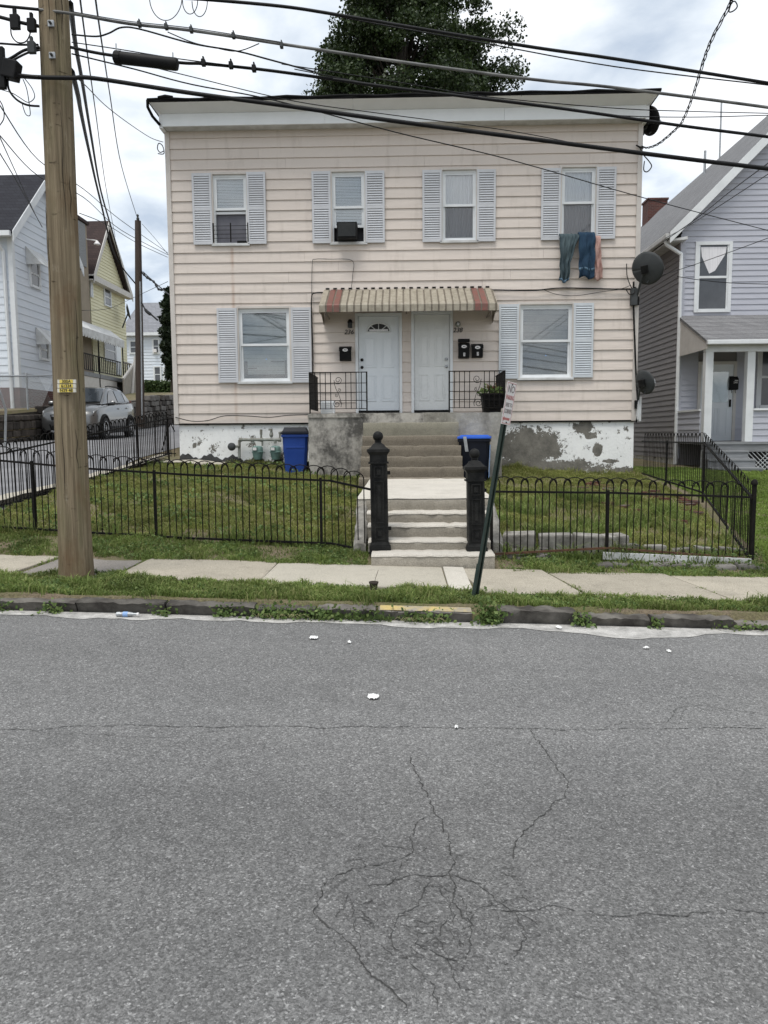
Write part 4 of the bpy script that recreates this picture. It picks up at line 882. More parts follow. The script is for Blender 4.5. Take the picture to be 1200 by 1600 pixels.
fence('black hoop-topped iron fence along the left front lawn behind the utility pole', [fp(-70, 818, 714, 9.30), fp(0, 823, 719, 9.30), fp(140, 832, 732, 9.26), fp(300, 841, 742, 9.22), fp(517, 849, 751, 9.14), fp(581, 862, 765, 8.98)], [.02, 1.0, 2.52, 4.55])
ftr = fence('black hoop-topped iron fence with rusty rail around the right front yard', [fp(765, 866, 768, 8.90), fp(952, 856, 770, 8.98), fp(1172, 873, 777, 9.02)], [.02, 1.38], rusty=True)
fence('black hoop-topped iron fence between the left lawn and the alley', [(-6.28, 9.34, .42, 1.20), (-6.0, 11.5, .56, 1.38), (-5.62, 13.8, .86, 1.66), (-5.22, 17.2, 1.24, 2.02)], [1.8, 4.2, 6.3, 7.8], r=.0095)
fence('black hoop-topped iron fence running back from the corner post to the house', [fp(1172, 872, 778, 9.06)[:2] + (.12, .84), (4.93, 12.8, .62, 1.43), (5.16, 16.85, .74, 1.43)], [0.0, 3.8, 6.0], s=.105, r=.0052)
c = at(1174, 880, 9.02); cp = thing('fence_corner_post', 'black iron corner post with small ball top at the right end of the fence', 'post', (c.x, 9.02, .02))
part('shaft', MB().box(c.x - .02, c.x + .02, 9.0, 9.04, .0, 1.0), MT['black'], cp); part('ball', MB().lathe([(.02, .99), (.036, 1.0), (.036, 1.02), (.03, 1.045), (.012, 1.06)], (c.x, 9.02, 0), 10), MT['black'], cp, smooth=True)
# iron gate leaf at the left house corner
gt = thing('alley_gate', 'narrow black iron gate beside the left house corner', 'gate', (-5.2, 17.25, 1.1))
m = MB()
for i in range(6): part('bar', MB().tube([(-5.60 + i * .085, 17.3, 1.15), (-5.60 + i * .085, 17.3, 1.95)], .008, 5), MT['black'], gt)
part('rail', MB().bar((-5.64, 17.3, 1.22), (-5.14, 17.3, 1.22), .02).bar((-5.64, 17.3, 1.88), (-5.14, 17.3, 1.88), .02), MT['black'], gt)
part('scroll', MB().tube(spiral(-5.5, 2.0, .10, 1.2, 0, 17.29), .009, 5).tube([(-5.45, 17.28, 1.3), (-5.3, 17.2, 1.75), (-5.2, 17.15, 1.9), (-5.1, 17.1, 1.72)], .014, 6), MT['black'], gt, smooth='all')

# ------------------------------------------------------------------ utility pole by the kerb
up_ = thing('utility_pole', 'thick weathered wooden utility pole standing by the kerb', 'utility pole', (-3.282, 7.53, .2))
def polesec(z): t = (z - .1) / 9.5; return -3.285 + (.0075 * (z - .2)), 7.53, lerp(.152, .118, t)
rows = []; n = 40
for i in range(90):
    z = lerp(.05, 9.4, i / 89); cx, cy, r = polesec(z); flare = .02 * math.exp(-(z - .2) * 3) if z > .2 else .02
    rows.append([(cx + (r + flare + .004 * math.sin(7 * a_ + z * 1.1) * math.sin(3 * a_ + 2) + .002 * math.sin(19 * a_ + 1.7 * z)) * math.cos(a_), cy + (r + flare + .004 * math.sin(7 * a_ + z * 1.1)) * math.sin(a_), z) for a_ in [2 * math.pi * k / n for k in range(n + 1)]])
part('shaft', MB().grid(rows), MT['pole'], up_, smooth='all')
rng = random.Random(5)
for i in range(12):
    z = rng.uniform(.5, 5.4); a_ = rng.uniform(-2.9, -.3); L = rng.uniform(.25, 1.3); Q = []; Wd = []
    for k in range(14):
        zz = z + L * k / 13; cx, cy, r = polesec(zz); aa = a_ + .05 * math.sin(k * .8 + i); Q.append((cx + (r + .0035) * math.cos(aa), cy + (r + .0035) * math.sin(aa), zz)); Wd.append(.0026 * math.sin(math.pi * (k + .3) / 13.6) + .0006)
    part('check', MB().tube(Q, Wd, 4), MT['checks'], up_)
for px, py in ((78, 35), (80, 85)):
    p = at(px, py, 7.36); part('washer_plate', MB().box(p.x - .028, p.x + .028, 7.372, 7.392, p.z - .028, p.z + .028), MT['galv'], up_, bevel=.003); part('bolt', MB().lathe([(.013, 0), (.013, .02), (.008, .035)], (p.x, 7.372, p.z), 6, Matrix.Rotation(R_(90), 3, 'X')), MT['dish'], up_)
def text_mesh(body, size, name='text', shear=0):
    cu = bpy.data.curves.new(name, 'FONT'); cu.body = body; cu.size = size; cu.align_x = 'CENTER'; cu.align_y = 'CENTER'; cu.extrude = .0006; cu.shear = shear; cu.offset = size * .012
    ob = bpy.data.objects.new(name, cu); COL.objects.link(ob); bpy.context.view_layer.update()
    me = bpy.data.meshes.new_from_object(ob.evaluated_get(bpy.context.evaluated_depsgraph_get())); bpy.data.objects.remove(ob); me.name = name; return me
def text(body, size, mat, parent, world, rot=None, sx=1.0, shear=0):
    me = text_mesh(body, size, 'lettering', shear); me.materials.clear()
    o = link('lettering', me, mat, parent); og = Vector(ORG[parent.name]) if parent else Vector()
    R3 = (rot or Matrix.Identity(3)) @ Matrix.Rotation(R_(90), 3, 'X')
    o.matrix_local = Matrix.Translation(Vector(world) - og) @ R3.to_4x4() @ Matrix.Diagonal((sx, 1, 1, 1)); return o
for row, (y0, y1, mt, tx, tm) in enumerate(((593, 599, 'tagwhite', '300A', 'tagyel'), (600, 606, 'tagyel', '61334', 'tagyel'), (607, 613, 'tagwhite', 'N39 48', 'tagyel'))):
    a, b = at(90, y1 + .2, 7.36), at(118, y0, 7.36); yy = 7.357
    p = part('number_tag', MB().box(a.x, b.x, yy, yy + .02, a.z, b.z), MT['tagwhite'], up_)
    q = part('tag_inset', MB().box(lerp(a.x, b.x, .12), lerp(a.x, b.x, .86), yy - .003, yy - .0005, a.z + .002, b.z - .002), MT['tagyel'], up_)
    text(tx, .040, MT['ink'], up_, ((a.x + b.x) / 2, yy - .0045, (a.z + b.z) / 2), sx=1.0)

# ------------------------------------------------------------------ overhead cables
def smooth_path(P, n=6):
    P = [Vector(p) for p in P]; out = []
    for i in range(len(P) - 1):
        p0, p1, p2, p3 = P[max(i - 1, 0)], P[i], P[i + 1], P[min(i + 2, len(P) - 1)]
        for k in range(n):
            t = k / n; out.append(0.5 * ((2 * p1) + (p2 - p0) * t + (2 * p0 - 5 * p1 + 4 * p2 - p3) * t * t + (3 * p1 - p0 - 3 * p2 + p3) * t ** 3))
    out.append(P[-1]); return out
def cable(label, pts, r, mat='cable', name='overhead_cable', group='overhead street cables', n=5):
    W = smooth_path([at(*p) if len(p) == 3 else p[0] for p in pts])
    if pts[-1][0] >= 1200: W.append(W[-1] + (W[-1] - W[-2]).normalized() * 16)      # runs on to the next pole
    if pts[0][0] <= 0: W.insert(0, W[0] + (W[0] - W[1]).normalized() * 14)
    m = MB().tube(W, r, n)
    return single(name, m, MT[mat], label, 'cable', group, smooth='all')
PYc = 7.45
def Yl(pts, y0=PYc, y1=None):
    y1 = y1 or y0; return [(x, y, lerp(y0, y1, (x - pts[0][0]) / (pts[-1][0] - pts[0][0]))) for x, y in pts]
c1 = cable('thickest black overhead cable, lowest of the four heavy street cables', Yl([(-60, 113), (0, 117), (60, 121), (112, 122), (150, 123), (300, 146), (450, 166), (620, 190), (850, 220), (1060, 247), (1200, 264), (1330, 282)], 7.34, 7.4), .0205)
c2 = cable('black overhead cable with a splice case near the pole', Yl([(110, 74), (170, 86), (279, 98), (320, 100), (410, 109), (520, 124), (620, 138), (850, 166), (1060, 196), (1200, 214), (1330, 232)], 7.42, 7.4), .0145)
c3 = cable('weathered grey overhead cable passing in front of the maple', Yl([(-60, 0), (0, 9), (60, 15), (115, 22), (200, 37), (300, 48), (440, 69), (520, 81), (620, 96), (830, 124), (960, 137), (1200, 168), (1330, 188)], 7.42, 7.4), .0140, 'cablegrey')
c4 = cable('black overhead cable nearest the top of the picture', Yl([(240, -6), (330, 0), (440, 10), (520, 22), (680, 49), (840, 75), (960, 92), (1200, 130), (1330, 152)], 7.42, 7.4), .0150)
cable('thin wire hung just above the spliced cable', Yl([(112, 66), (180, 76), (280, 92), (410, 108), (520, 122)], 7.40), .005, n=4)
cable('thin lashing wire riding on the weathered grey cable', Yl([(112, 18), (200, 33), (300, 44), (440, 66)], 7.40), .004, n=4)
cable('slack black jumper loop under the weathered grey cable beside the pole', Yl([(112, 54), (150, 57), (170, 52), (190, 43), (220, 46), (300, 68), (370, 80), (420, 93), (490, 112)], 7.40, 7.42), .008, n=5)
cable('forked thin wire below the weathered grey cable', Yl([(262, 50), (300, 66), (330, 73), (370, 80), (405, 68)], 7.41), .005, n=4)
cable('thin wire running beside the topmost cable', Yl([(360, 1), (460, 12), (560, 32), (760, 68), (960, 104), (1200, 133), (1300, 145)], 7.5), .006, n=4)
cable('long thin drop wire crossing the fourth upper window', [(112, 84, 7.6), (210, 108, 8.0), (300, 132, 8.6), (430, 157, 9.2), (620, 207, 10), (760, 240, 10.8), (845, 263, 11.4), (1020, 313, 13), (1200, 360, 15), (1300, 385, 16)], .0075, n=4)
cable('thin wire passing just under the roof edge of the beige house', [(180, 90, 7.6), (300, 120, 8), (460, 158, 8.6), (600, 178, 9), (800, 205, 9.5), (960, 236, 10), (1040, 246, 10.4)], .005, n=4)
cable('thin upper wire crossing the cornice to the right', [(440, 100, 9), (620, 128, 9.4), (760, 151, 9.8), (960, 169, 10.4), (1080, 174, 10.8), (1200, 177, 11.2), (1300, 180, 11.5)], .006, n=4)
cable('thin lower wire crossing the cornice to the right', [(460, 108, 9), (620, 138, 9.4), (820, 164, 9.9), (960, 180, 10.4), (1080, 183, 10.8), (1200, 180, 11.2), (1300, 177, 11.5)], .006, n=4)
# twisted service drop at the upper right
W = smooth_path([at(*p) for p in ((1240, -280, 7.6), (1150, -20, 9.6), (1140, 8, 10), (1112, 62, 10.8), (1098, 100, 11.4), (1082, 152, 12.6), (1066, 190, 13.8), (1056, 202, 14.6), (1030, 224, 15.8), (1012, 231, 16.6), (1003, 229, 16.86))], 10)
m = MB()
for ph in (0, 2.1, 4.2): m.tube([p + Vector((math.cos(i * .55 + ph), 0.3 * math.sin(i * .55 + ph), math.sin(i * .55 + ph))) * (.017 if i > 8 else .012) for i, p in enumerate(W)], .008, 4)
single('service_drop', m, MT['cable'], 'twisted black service drop falling to the right roof corner', 'cable', smooth='all')
m = MB(); m.tube(smooth_path([at(*p) for p in ((1140, 6, 10), (1148, 2, 10), (1152, 10, 10), (1146, 17, 10), (1139, 18, 10), (1143, 4, 10))]), .008, 4)
single('wire_coil', m, MT['cable'], 'small tangled wire loop at the top right end of the service drop', 'cable', smooth='all')
# drip loops at both roof corners
m = MB().tube(smooth_path([at(*p) for p in ((1000, 229, 16.84), (1004, 240, 16.7), (1014, 252, 16.6), (1018, 260, 16.6), (1012, 268, 16.6), (1006, 266, 16.7), (1007, 252, 16.8))]), .012, 5).tube(smooth_path([at(*p) for p in ((994, 227, 16.84), (1000, 230, 16.8), (1005, 232, 16.8))]), .016, 5)
single('drip_loop', m, MT['cable'], 'black drip loop of wire under the right roof corner', 'cable', smooth='all')
m = MB().tube(smooth_path([at(*p) for p in ((256, 236, 16.86), (250, 238, 16.7), (246, 232, 16.6), (248, 224, 16.6), (254, 228, 16.8), (256, 240, 16.86), (247, 240, 16.7))]), .010, 5)
single('drip_loop', m, MT['cable'], 'small wire loop on the left house corner below the roof', 'cable', smooth='all')
cable('thin wire from the pole to the left house corner', [(112, 115, 7.6), (135, 135, 9), (165, 165, 11), (200, 192, 13.5), (235, 215, 16), (255, 222, 16.85)], .007, n=4)
# bundle dropping back behind the pole towards the alley
far = [('first heavy cable running back from the pole to the alley', [(110, 4, 7.7), (118, 70, 9.5), (128, 125, 12), (142, 210, 17), (158, 300, 24), (178, 370, 30), (201, 456, 39)], .026),
       ('second heavy cable running back from the pole to the alley', [(112, 110, 7.7), (122, 150, 9), (127, 178, 11), (140, 240, 15), (156, 310, 21), (180, 400, 29), (213, 445, 30)], .026),
       ('thin pale wire running back to the alley pole top', [(148, -10, 8), (158, 60, 10), (172, 150, 15), (190, 260, 21), (216, 345, 30)], .010),
       ('thin wire running back to the yellow house peak', [(124, -10, 8), (136, 80, 11), (150, 180, 17), (165, 290, 27), (180, 370, 38)], .010),
       ('upper of the parallel wires crossing the sky behind the pole', [(0, 165, 14), (60, 250, 18), (130, 295, 22), (190, 345, 28), (262, 395, 40)], .013),
       ('middle of the parallel wires crossing the sky behind the pole', [(0, 212, 14), (60, 275, 18), (130, 308, 22), (190, 360, 28), (262, 398, 40)], .013),
       ('lower of the parallel wires crossing the sky behind the pole', [(124, 333, 24), (165, 350, 28), (215, 380, 32), (262, 402, 40)], .013),
       ('thin wire sloping to the white house roof at the far left', [(0, 215, 13), (25, 270, 18), (55, 335, 24)], .010),
       ('wire sloping down from the left edge to the white house gable', [(0, 240, 14), (30, 290, 18), (66, 355, 25)], .012),
       ('low sagging wire between the alley pole and the beige house', [(224, 425, 30), (240, 440, 27), (254, 452, 23), (266, 462, 19)], .022),
       ('thin wire from the alley pole to the left edge of the beige house', [(222, 350, 30), (240, 370, 28), (263, 398, 24)], .010),
       ('low wire crossing the pale walls of the yellow house', [(128, 485, 30), (170, 482, 34), (215, 462, 30), (262, 440, 24)], .010),
       ('thin wire from the right house eave toward the street', [(1036, 378, 21), (1090, 340, 18), (1140, 300, 15), (1200, 255, 12)], .010),
       ('second thin wire from the right house eave toward the street', [(1040, 372, 21), (1080, 350, 18), (1130, 318, 15), (1200, 272, 12)], .008),
       ('thin wire across the upper window of the lavender house', [(1004, 440, 17), (1050, 425, 18), (1110, 405, 18), (1200, 372, 16)], .007),
       ('thin slack wire on the lavender house wall below the window', [(1058, 432, 21.3), (1090, 437, 21), (1140, 442, 20), (1200, 444, 19)], .009)]
for lb, pts, r in far: cable(lb, pts, r, n=4, group='thin drop wires')
# splice case, terminals, clips
a, b = at(177, 89, 7.38), at(279, 101, 7.38)
s_ = thing('splice_case', 'long black cylindrical splice case hung on the cable beside the pole', 'splice case', tuple((a + b) / 2))
ax = (b - a).normalized(); mm_ = ax.to_track_quat('Z', 'Y').to_matrix(); L = (b - a).length
part('shell', MB().lathe([(.030, 0), (.052, .012), (.056, .03), (.054, L * .5), (.056, L - .03), (.052, L - .012), (.02, L)], a, 14, mm_), MT['cable'], s_, smooth=True)
part('end_cap', MB().lathe([(.058, 0), (.060, .05)], a + ax * .02, 14, mm_), MT['rubber'], s_); part('hanger', MB().tube([a + ax * .03, a + Vector((0, 0, .12)) + ax * .03], .006, 5).tube([b - ax * .05, b + Vector((0, 0, .10)) - ax * .05], .006, 5), MT['galv'], s_)
def clipthing(px, py, Y, label, k=1.0, mat='cable'):
    p = at(px, py, Y); t = thing('cable_clamp', label, 'clamp', tuple(p), 'clamps on the street cables')
    part('jaw', MB().box(p.x - .018 * k, p.x + .018 * k, Y - .03, Y + .02, p.z - .03 * k, p.z + .025 * k), MT[mat], t, bevel=.004); part('stem', MB().box(p.x - .006 * k, p.x + .006 * k, Y - .02, Y + .01, p.z + .02 * k, p.z + .05 * k), MT[mat], t)
for px, py, lb in ((318, 98, 'black cable clamp nearest the splice case'), (361, 102, 'middle black clamp of three beyond the splice case'), (397, 107, 'farthest black clamp of three beyond the splice case')): clipthing(px, py, 7.40, lb)
for px, py, lb in ((218, 38, 'small grey clamp on the weathered cable left of centre'), (260, 42, 'grey clamp on the weathered cable where a wire forks off'), (299, 47, 'grey clamp on the weathered cable above the spliced cable'), (365, 56, 'thin grey clamp on the weathered cable before the maple'), (440, 71, 'black clamp on the weathered cable nearest the maple')): clipthing(px, py, 7.40, lb, .8, 'dish')
p = at(16, 108, 7.3); tb = thing('terminal_box', 'black cable terminal box at the left edge beside the pole', 'terminal box', tuple(p))
part('box', MB().obox(at(18, 110, 7.3), (.13, .12, .16), Matrix.Rotation(R_(14), 3, 'Y')), MT['cable'], tb, bevel=.012); part('plate', MB().box(at(-14, 0, 7.3).x, at(4, 0, 7.3).x, 7.25, 7.3, at(0, 141, 7.3).z, at(0, 76, 7.3).z), MT['cable'], tb, bevel=.006)
part('stub', MB().tube([at(-10, 117, 7.28), at(20, 117, 7.28), at(60, 121, 7.33)], .018, 6), MT['cable'], tb)
lft = [('upper grey strand leaving the pole to the left', [(-40, 2, 7.4), (0, 9, 7.4), (30, 12, 7.4), (60, 15, 7.4)], .014), ('second black strand leaving the pole to the left', [(-40, 18, 7.4), (0, 27, 7.4), (30, 35, 7.4), (60, 41, 7.4)], .017),
       ('third grey strand leaving the pole to the left', [(-40, 66, 7.4), (0, 68, 7.4), (30, 70, 7.4), (60, 70, 7.4)], .010), ('arched black cable rising from the terminal box', [(0, 96, 7.3), (15, 92, 7.3), (35, 80, 7.32), (48, 76, 7.35), (62, 74, 7.38)], .013),
       ('second arched black cable rising from the terminal box', [(12, 100, 7.3), (28, 90, 7.3), (45, 82, 7.33), (62, 78, 7.38)], .010), ('black loop hanging below the terminal box', [(12, 124, 7.3), (14, 140, 7.3), (25, 155, 7.3), (42, 164, 7.32), (62, 166, 7.36)], .010),
       ('thin upper wire loop hanging left of the pole', [(17, 38, 7.35), (18, 55, 7.35), (27, 66, 7.35), (40, 65, 7.35), (47, 52, 7.35), (45, 40, 7.35)], .006), ('loose thin wires hanging left of the pole', [(36, 124, 7.3), (42, 140, 7.3), (46, 165, 7.3), (47, 180, 7.3), (40, 178, 7.3), (34, 160, 7.3)], .004),
       ('thin wire loop right below the terminal box', [(38, 122, 7.3), (50, 138, 7.3), (54, 152, 7.3), (44, 160, 7.3), (30, 152, 7.3), (20, 146, 7.3), (2, 140, 7.3)], .004), ('thin wire curl at the left picture edge', [(-6, 150, 7.3), (4, 165, 7.3), (6, 185, 7.3), (-4, 200, 7.3)], .005)]
for lb, pts, r in lft: cable(lb, pts, r, n=5, group='wires left of the pole')
clipthing(24, 34, 7.36, 'green black splice block on the second strand left of the pole', 2.2, 'cable'); clipthing(50, 39, 7.36, 'splice block touching the pole on the second strand', 2.0, 'cable'); clipthing(50, 74, 7.34, 'grey clamp where the third strand meets the pole', 1.8, 'dish')
m = MB()
for cx, cy, rx, ry in ((259, -8, 26, 40), (297, 0, 12, 22), (312, 2, 12, 24)): m.tube(smooth_path([at(cx + rx * math.cos(a_), cy + ry * math.sin(a_), 7.4) for a_ in [math.pi * k / 8 for k in range(9)]], 3), .004, 4)
single('wire_loops', m, MT['cable'], 'thin hanging wire loops at the top edge left of the maple', 'cable', smooth='all')

# ------------------------------------------------------------------ street sign
sb, st_ = at(740, 934, 7.0), at(796, 596, 7.0)
sg = thing('parking_sign', 'leaning green post with a white and red no parking sign', 'sign', (sb.x, 7.0, .10))
axs = (st_ - sb).normalized(); yawm = Matrix.Rotation(R_(55), 3, 'Z')
ux = (yawm @ Vector((1, 0, 0))); ux = (ux - axs * ux.dot(axs)).normalized(); uy = axs.cross(ux); SM = Matrix((ux, uy, axs)).transposed()
Lp = (st_ - sb).length
def sbox(m, x0, x1, y0, y1, z0, z1):
    m.hexa([sb + SM @ Vector(q) for q in ((x0, y0, z0), (x1, y0, z0), (x1, y1, z0), (x0, y1, z0), (x0, y0, z1), (x1, y0, z1), (x1, y1, z1), (x0, y1, z1))])
m = MB(); sbox(m, -.018, .018, .0, .005, -.1, Lp - .03); sbox(m, -.022, -.017, -.026, .005, -.1, Lp - .03); sbox(m, .017, .022, -.026, .005, -.1, Lp - .03); sbox(m, -.038, -.022, -.026, -.022, -.1, Lp - .03); sbox(m, .022, .038, -.026, -.022, -.1, Lp - .03)
part('post', m, MT['greenpost'], sg)
m = MB(); sbox(m, -.020, .020, .006, .016, -.1, .32); part('base_stub', m, MT['greenpost'], sg)
zs0, zs1 = Lp - .385, Lp - .005; hw = .088; yS = -.030
m = MB(); sbox(m, -hw, hw, yS - .003, yS, zs0, zs1); plate = part('plate', m, MT['signwhite'], sg, bevel=.0006)
m = MB()
for a, b, c, d in ((-hw + .008, hw - .008, zs0 + .008, zs0 + .013), (-hw + .008, hw - .008, zs1 - .013, zs1 - .008), (-hw + .008, -hw + .012, zs0 + .013, zs1 - .013), (hw - .012, hw - .008, zs0 + .013, zs1 - .013)): sbox(m, a, b, yS - .0045, yS - .0032, c, d)
part('border', m, MT['signred'], sg)
m = MB(); sbox(m, -.055, .055, yS - .0045, yS - .0032, zs0 + .040, zs0 + .062); m.prism([sb + SM @ Vector(q) for q in ((-.078, yS - .0032, zs0 + .051), (-.050, yS - .0032, zs0 + .030), (-.050, yS - .0032, zs0 + .072))], SM @ Vector((0, -.0013, 0))); part('arrow', m, MT['signred'], sg)
m = MB()
for zz in (zs0 + .02, zs1 - .022): sbox(m, -.006, .006, yS - .010, yS - .003, zz - .006, zz + .006)
part('bolt', m, MT['dish'], sg)
for tx, size, zc, mt, sx in (('NO', .085, zs1 - .066, 'signink', .95), ('PARKING', .055, zs1 - .140, 'signred', .62), ('HERE TO', .050, zs1 - .205, 'signink', .62), ('CORNER', .055, zs1 - .262, 'signink', .62)):
    text(tx, size, MT[mt], sg, sb + SM @ Vector((0, yS - .0042, zc)), SM, sx)

# ------------------------------------------------------------------ wheeled bins
def bin_(name, label, x, y, z, w, d, h, body, lid, rz, lidh=.10, extra=None):
    t = thing(name, label, 'bin', (x, y, z), 'wheeled bins'); t.rotation_euler = (0, 0, R_(rz))
    m = MB(); b = .80; n = 10; rows = []
    for i in range(n + 1):
        f = i / n; a = lerp(b, 1, f) * w / 2; e = lerp(b, 1, f) * d / 2; c = .05
        if i in (6,): a += .006; e += .006
        rows.append([(-a + c, -e, h * f), (a - c, -e, h * f), (a, -e + c, h * f), (a, e - c, h * f), (a - c, e, h * f), (-a + c, e, h * f), (-a, e - c, h * f), (-a, -e + c, h * f), (-a + c, -e, h * f)])
    m.grid(rows); part('body', m, body, t, local=True, smooth=True)
    part('rim', MB().box(-w / 2 - .015, w / 2 + .015, -d / 2 - .015, d / 2 + .02, h - .06, h - .005), body, t, local=True, bevel=.012)
    l = MB(); l.frustum((-w / 2 - .025, w / 2 + .025, -d / 2 - .03, d / 2 + .03), (-w / 2 - .02, w / 2 + .02, -d / 2 - .025, d / 2 + .03), h, h + .045); l.frustum((-w / 2 + .0, w / 2 - .0, -d / 2 + .0, d / 2 + .02), (-w / 2 + .05, w / 2 - .05, -d / 2 + .05, d / 2 - .02), h + .045, h + lidh)
    part('lid', l, lid, t, local=True, bevel=.01)
    part('handle', MB().tube([(-w / 2 + .06, d / 2 + .02, h - .02), (-w / 2 + .06, d / 2 + .09, h), (w / 2 - .06, d / 2 + .09, h), (w / 2 - .06, d / 2 + .02, h - .02)], .014, 6), lid if extra is None else body, t, local=True)
    for s in (-1, 1): part('wheel', MB().lathe([(.02, -.025), (.10, -.025), (.115, 0), (.10, .025), (.02, .025)], (s * (w * .40 + .02), d * .36, .10), 14, Matrix.Rotation(R_(90), 3, 'Y')), MT['rubber'], t, local=True)
    return t
p = at(463, 727, 15.75)
b1 = bin_('wheeled_bin', 'blue wheeled bin with black lid beside the gas meters', p.x, 15.75, gz(p.x, 15.75) - .02, .52, .55, .78, MT['blue'], MT['navy'], 4, .14)
m = MB().box(-.20, .20, -.268, -.258, .50, .53); part('front_moulding', m, MT['blue'], b1, local=True, bevel=.004)
p = at(742, 744, 14.9)
b2 = bin_('wheeled_bin', 'black wheeled bin with bright blue lid right of the steps', p.x - .01, 14.85, gz(p.x, 14.9) - .03, .58, .62, .86, MT['navy'], MT['bluelid'], -8, .07, 1)
part('side_panel', MB().hexa([(.272, -.24, .12), (.277, -.24, .12), (.277, .2, .12), (.272, .2, .12), (.293, -.26, .74), (.298, -.26, .74), (.298, .24, .74), (.293, .24, .74)]), MT['palebluefoil'], b2, local=True)
part('lid_strap', MB().hexa([(-.16, -.335, .62), (-.10, -.335, .62), (-.10, -.345, .62), (-.16, -.345, .62), (-.20, -.345, .90), (-.14, -.345, .90), (-.14, -.352, .90), (-.20, -.352, .90)]), MT['galv'], b2, local=True)

# ------------------------------------------------------------------ gas meters
def Pm(px, py, Y=16.78): return at(px, py, Y)
gm = thing('gas_meters', 'pair of green gas meters on grey pipework against the whitewashed foundation', 'gas meter', tuple(Pm(412, 715)))
part('pipe', MB().tube([Pm(374, 716), Pm(374, 688), Pm(376, 687), Pm(437, 687), Pm(437, 676), Pm(441, 675), Pm(446, 675)], .032, 8).tube([Pm(408, 687), Pm(408, 678)], .022, 8).tube([Pm(395, 687), Pm(395, 693)], .03, 8).tube([Pm(430, 687), Pm(430, 693)], .03, 8).tube([Pm(410, 688), Pm(410, 697)], .02, 8), MT['pipe'], gm, smooth=True)
for px in (376, 394, 409, 437): part('fitting', MB().tube([Pm(px - 2.2, 687), Pm(px + 2.2, 687)], .046, 8), MT['pipe'], gm)
part('valve', MB().tube([Pm(408, 679), Pm(408, 671)], .03, 8).box(Pm(405, 0).x, Pm(411, 0).x, 16.74, 16.82, Pm(0, 676).z, Pm(0, 673).z).tube([Pm(424, 684), Pm(424, 680), Pm(424, 672)], [.02, .045, .02], 8), MT['pipe'], gm)
for px in (403, 431):
    a, b, c = Pm(px, 696), Pm(px, 705), Pm(px, 718); w = .118
    m = MB().lathe([(.03, .0), (w * .72, .015), (w * .9, .09), (w, .16), (w + .012, .165), (w + .012, .185), (w, .19), (w * .97, .27), (w * .75, .30), (.03, .31)], (a.x, 16.74, c.z - .01), 18); o = part('meter', m, MT['meter'], gm, smooth=True)
    part('index_box', MB().box(a.x - .095, a.x + .02, 16.60, 16.70, c.z + .19, c.z + .28), MT['meter'], o, bevel=.01); part('index_glass', MB().box(a.x - .08, a.x + .0, 16.592, 16.599, c.z + .205, c.z + .265), MT['signwhite'], o)
p = Pm(362, 698, 16.7); rg = thing('gas_regulator', 'round grey gas regulator left of the green meters', 'regulator', tuple(p))
part('disc', MB().lathe([(.02, -.05), (.075, -.04), (.088, -.01), (.088, .01), (.07, .04), (.03, .06)], p, 16, Matrix.Rotation(R_(90), 3, 'X')), MT['dish'], rg, smooth=True); part('pipe', MB().tube([p, Pm(373, 697, 16.74)], .03, 8), MT['pipe'], rg); part('cap', MB().lathe([(.03, -.08), (.03, -.05)], p, 10, Matrix.Rotation(R_(90), 3, 'X')), MT['signwhite'], rg)
# tarred flashing along the foot of the foundation at the left
m = MB(); rows = [[], [], []]
for i in range(40):
    x = lerp(-4.93, -2.65, i / 39); z = 1.02 - .03 * (i / 39); hgt = .16 + .05 * math.sin(i * .7) + .025 * math.sin(i * 2.3) - .10 * (i / 39) ** 2
    rows[0].append((x, 16.79, z - .1)); rows[1].append((x, 16.83, z + hgt * .6)); rows[2].append((x, 16.885, z + hgt))
part('tar_flashing', m.grid(rows), MT['bluegravel'], house, smooth='all')
rw = []
for i in range(20):
    x = lerp(-5.3, -3.9, i / 19); rw.append([(x, 16.35 + .1 * math.sin(i * .9), gz(x, 16.4) + .03), (x, 16.9, gz(x, 16.9) + .05)])
part('corner_slab', MB().grid(rw), MT['slabnew'], house)

# ------------------------------------------------------------------ porch things
p0 = at(768, 637, 15.62); pl = thing('planter', 'square black planter with a reddish plant on the porch', 'planter', (p0.x, 15.62, 2.03))
a = .205; m = MB().frustum((-.165, .165, -.165, .165), (-.20, .20, -.20, .20), 0, .34); m.box(-.225, .225, -.225, .225, .34, .375)
for i in range(5): m.box(-.10, .10, -.205 + .0 * i, -.185, .08 + i * .05, .095 + i * .05)
part('pot', m, MT['black'], pl, local=True); part('soil', MB().box(-.19, .19, -.19, .19, .376, .385), MT['terra'], pl, local=True)
def leafy(n, fn, size, seed, up=.3):
    rng = np.random.default_rng(seed); v, f, r = [], [], []
    for i in range(n):
        c = np.array(fn(rng)); d = rng.normal(size=3); d[2] += up; d /= np.linalg.norm(d); e = np.cross(d, rng.normal(size=3)); e /= np.linalg.norm(e) + 1e-9; s = size * rng.uniform(.6, 1.35)
        o = len(v); v += [tuple(c - e * s * .38), tuple(c + d * s * .5 - e * s * .1), tuple(c + d * s), tuple(c + e * s * .38 + d * s * .45)]; f.append((o, o + 1, o + 2, o + 3)); r.append(rng.random())
    return v, f, r
def leafmesh(name, v, f, r, off=(0, 0, 0)):
    me = bpy.data.meshes.new(name); me.from_pydata([(a - off[0], b - off[1], c - off[2]) for a, b, c in v], [], f)
    at_ = me.attributes.new('rnd', 'FLOAT', 'FACE'); at_.data.foreach_set('value', np.array(r, np.float32)); me.update(); return me
v, f, r = leafy(160, lambda g: (g.uniform(-.2, .2), g.uniform(-.2, .2), .38 + abs(g.normal(0, .05))), .09, 3)
link('foliage', leafmesh('foliage', v, f, r), MT['weed'], pl)
m = MB(); rng = random.Random(4)
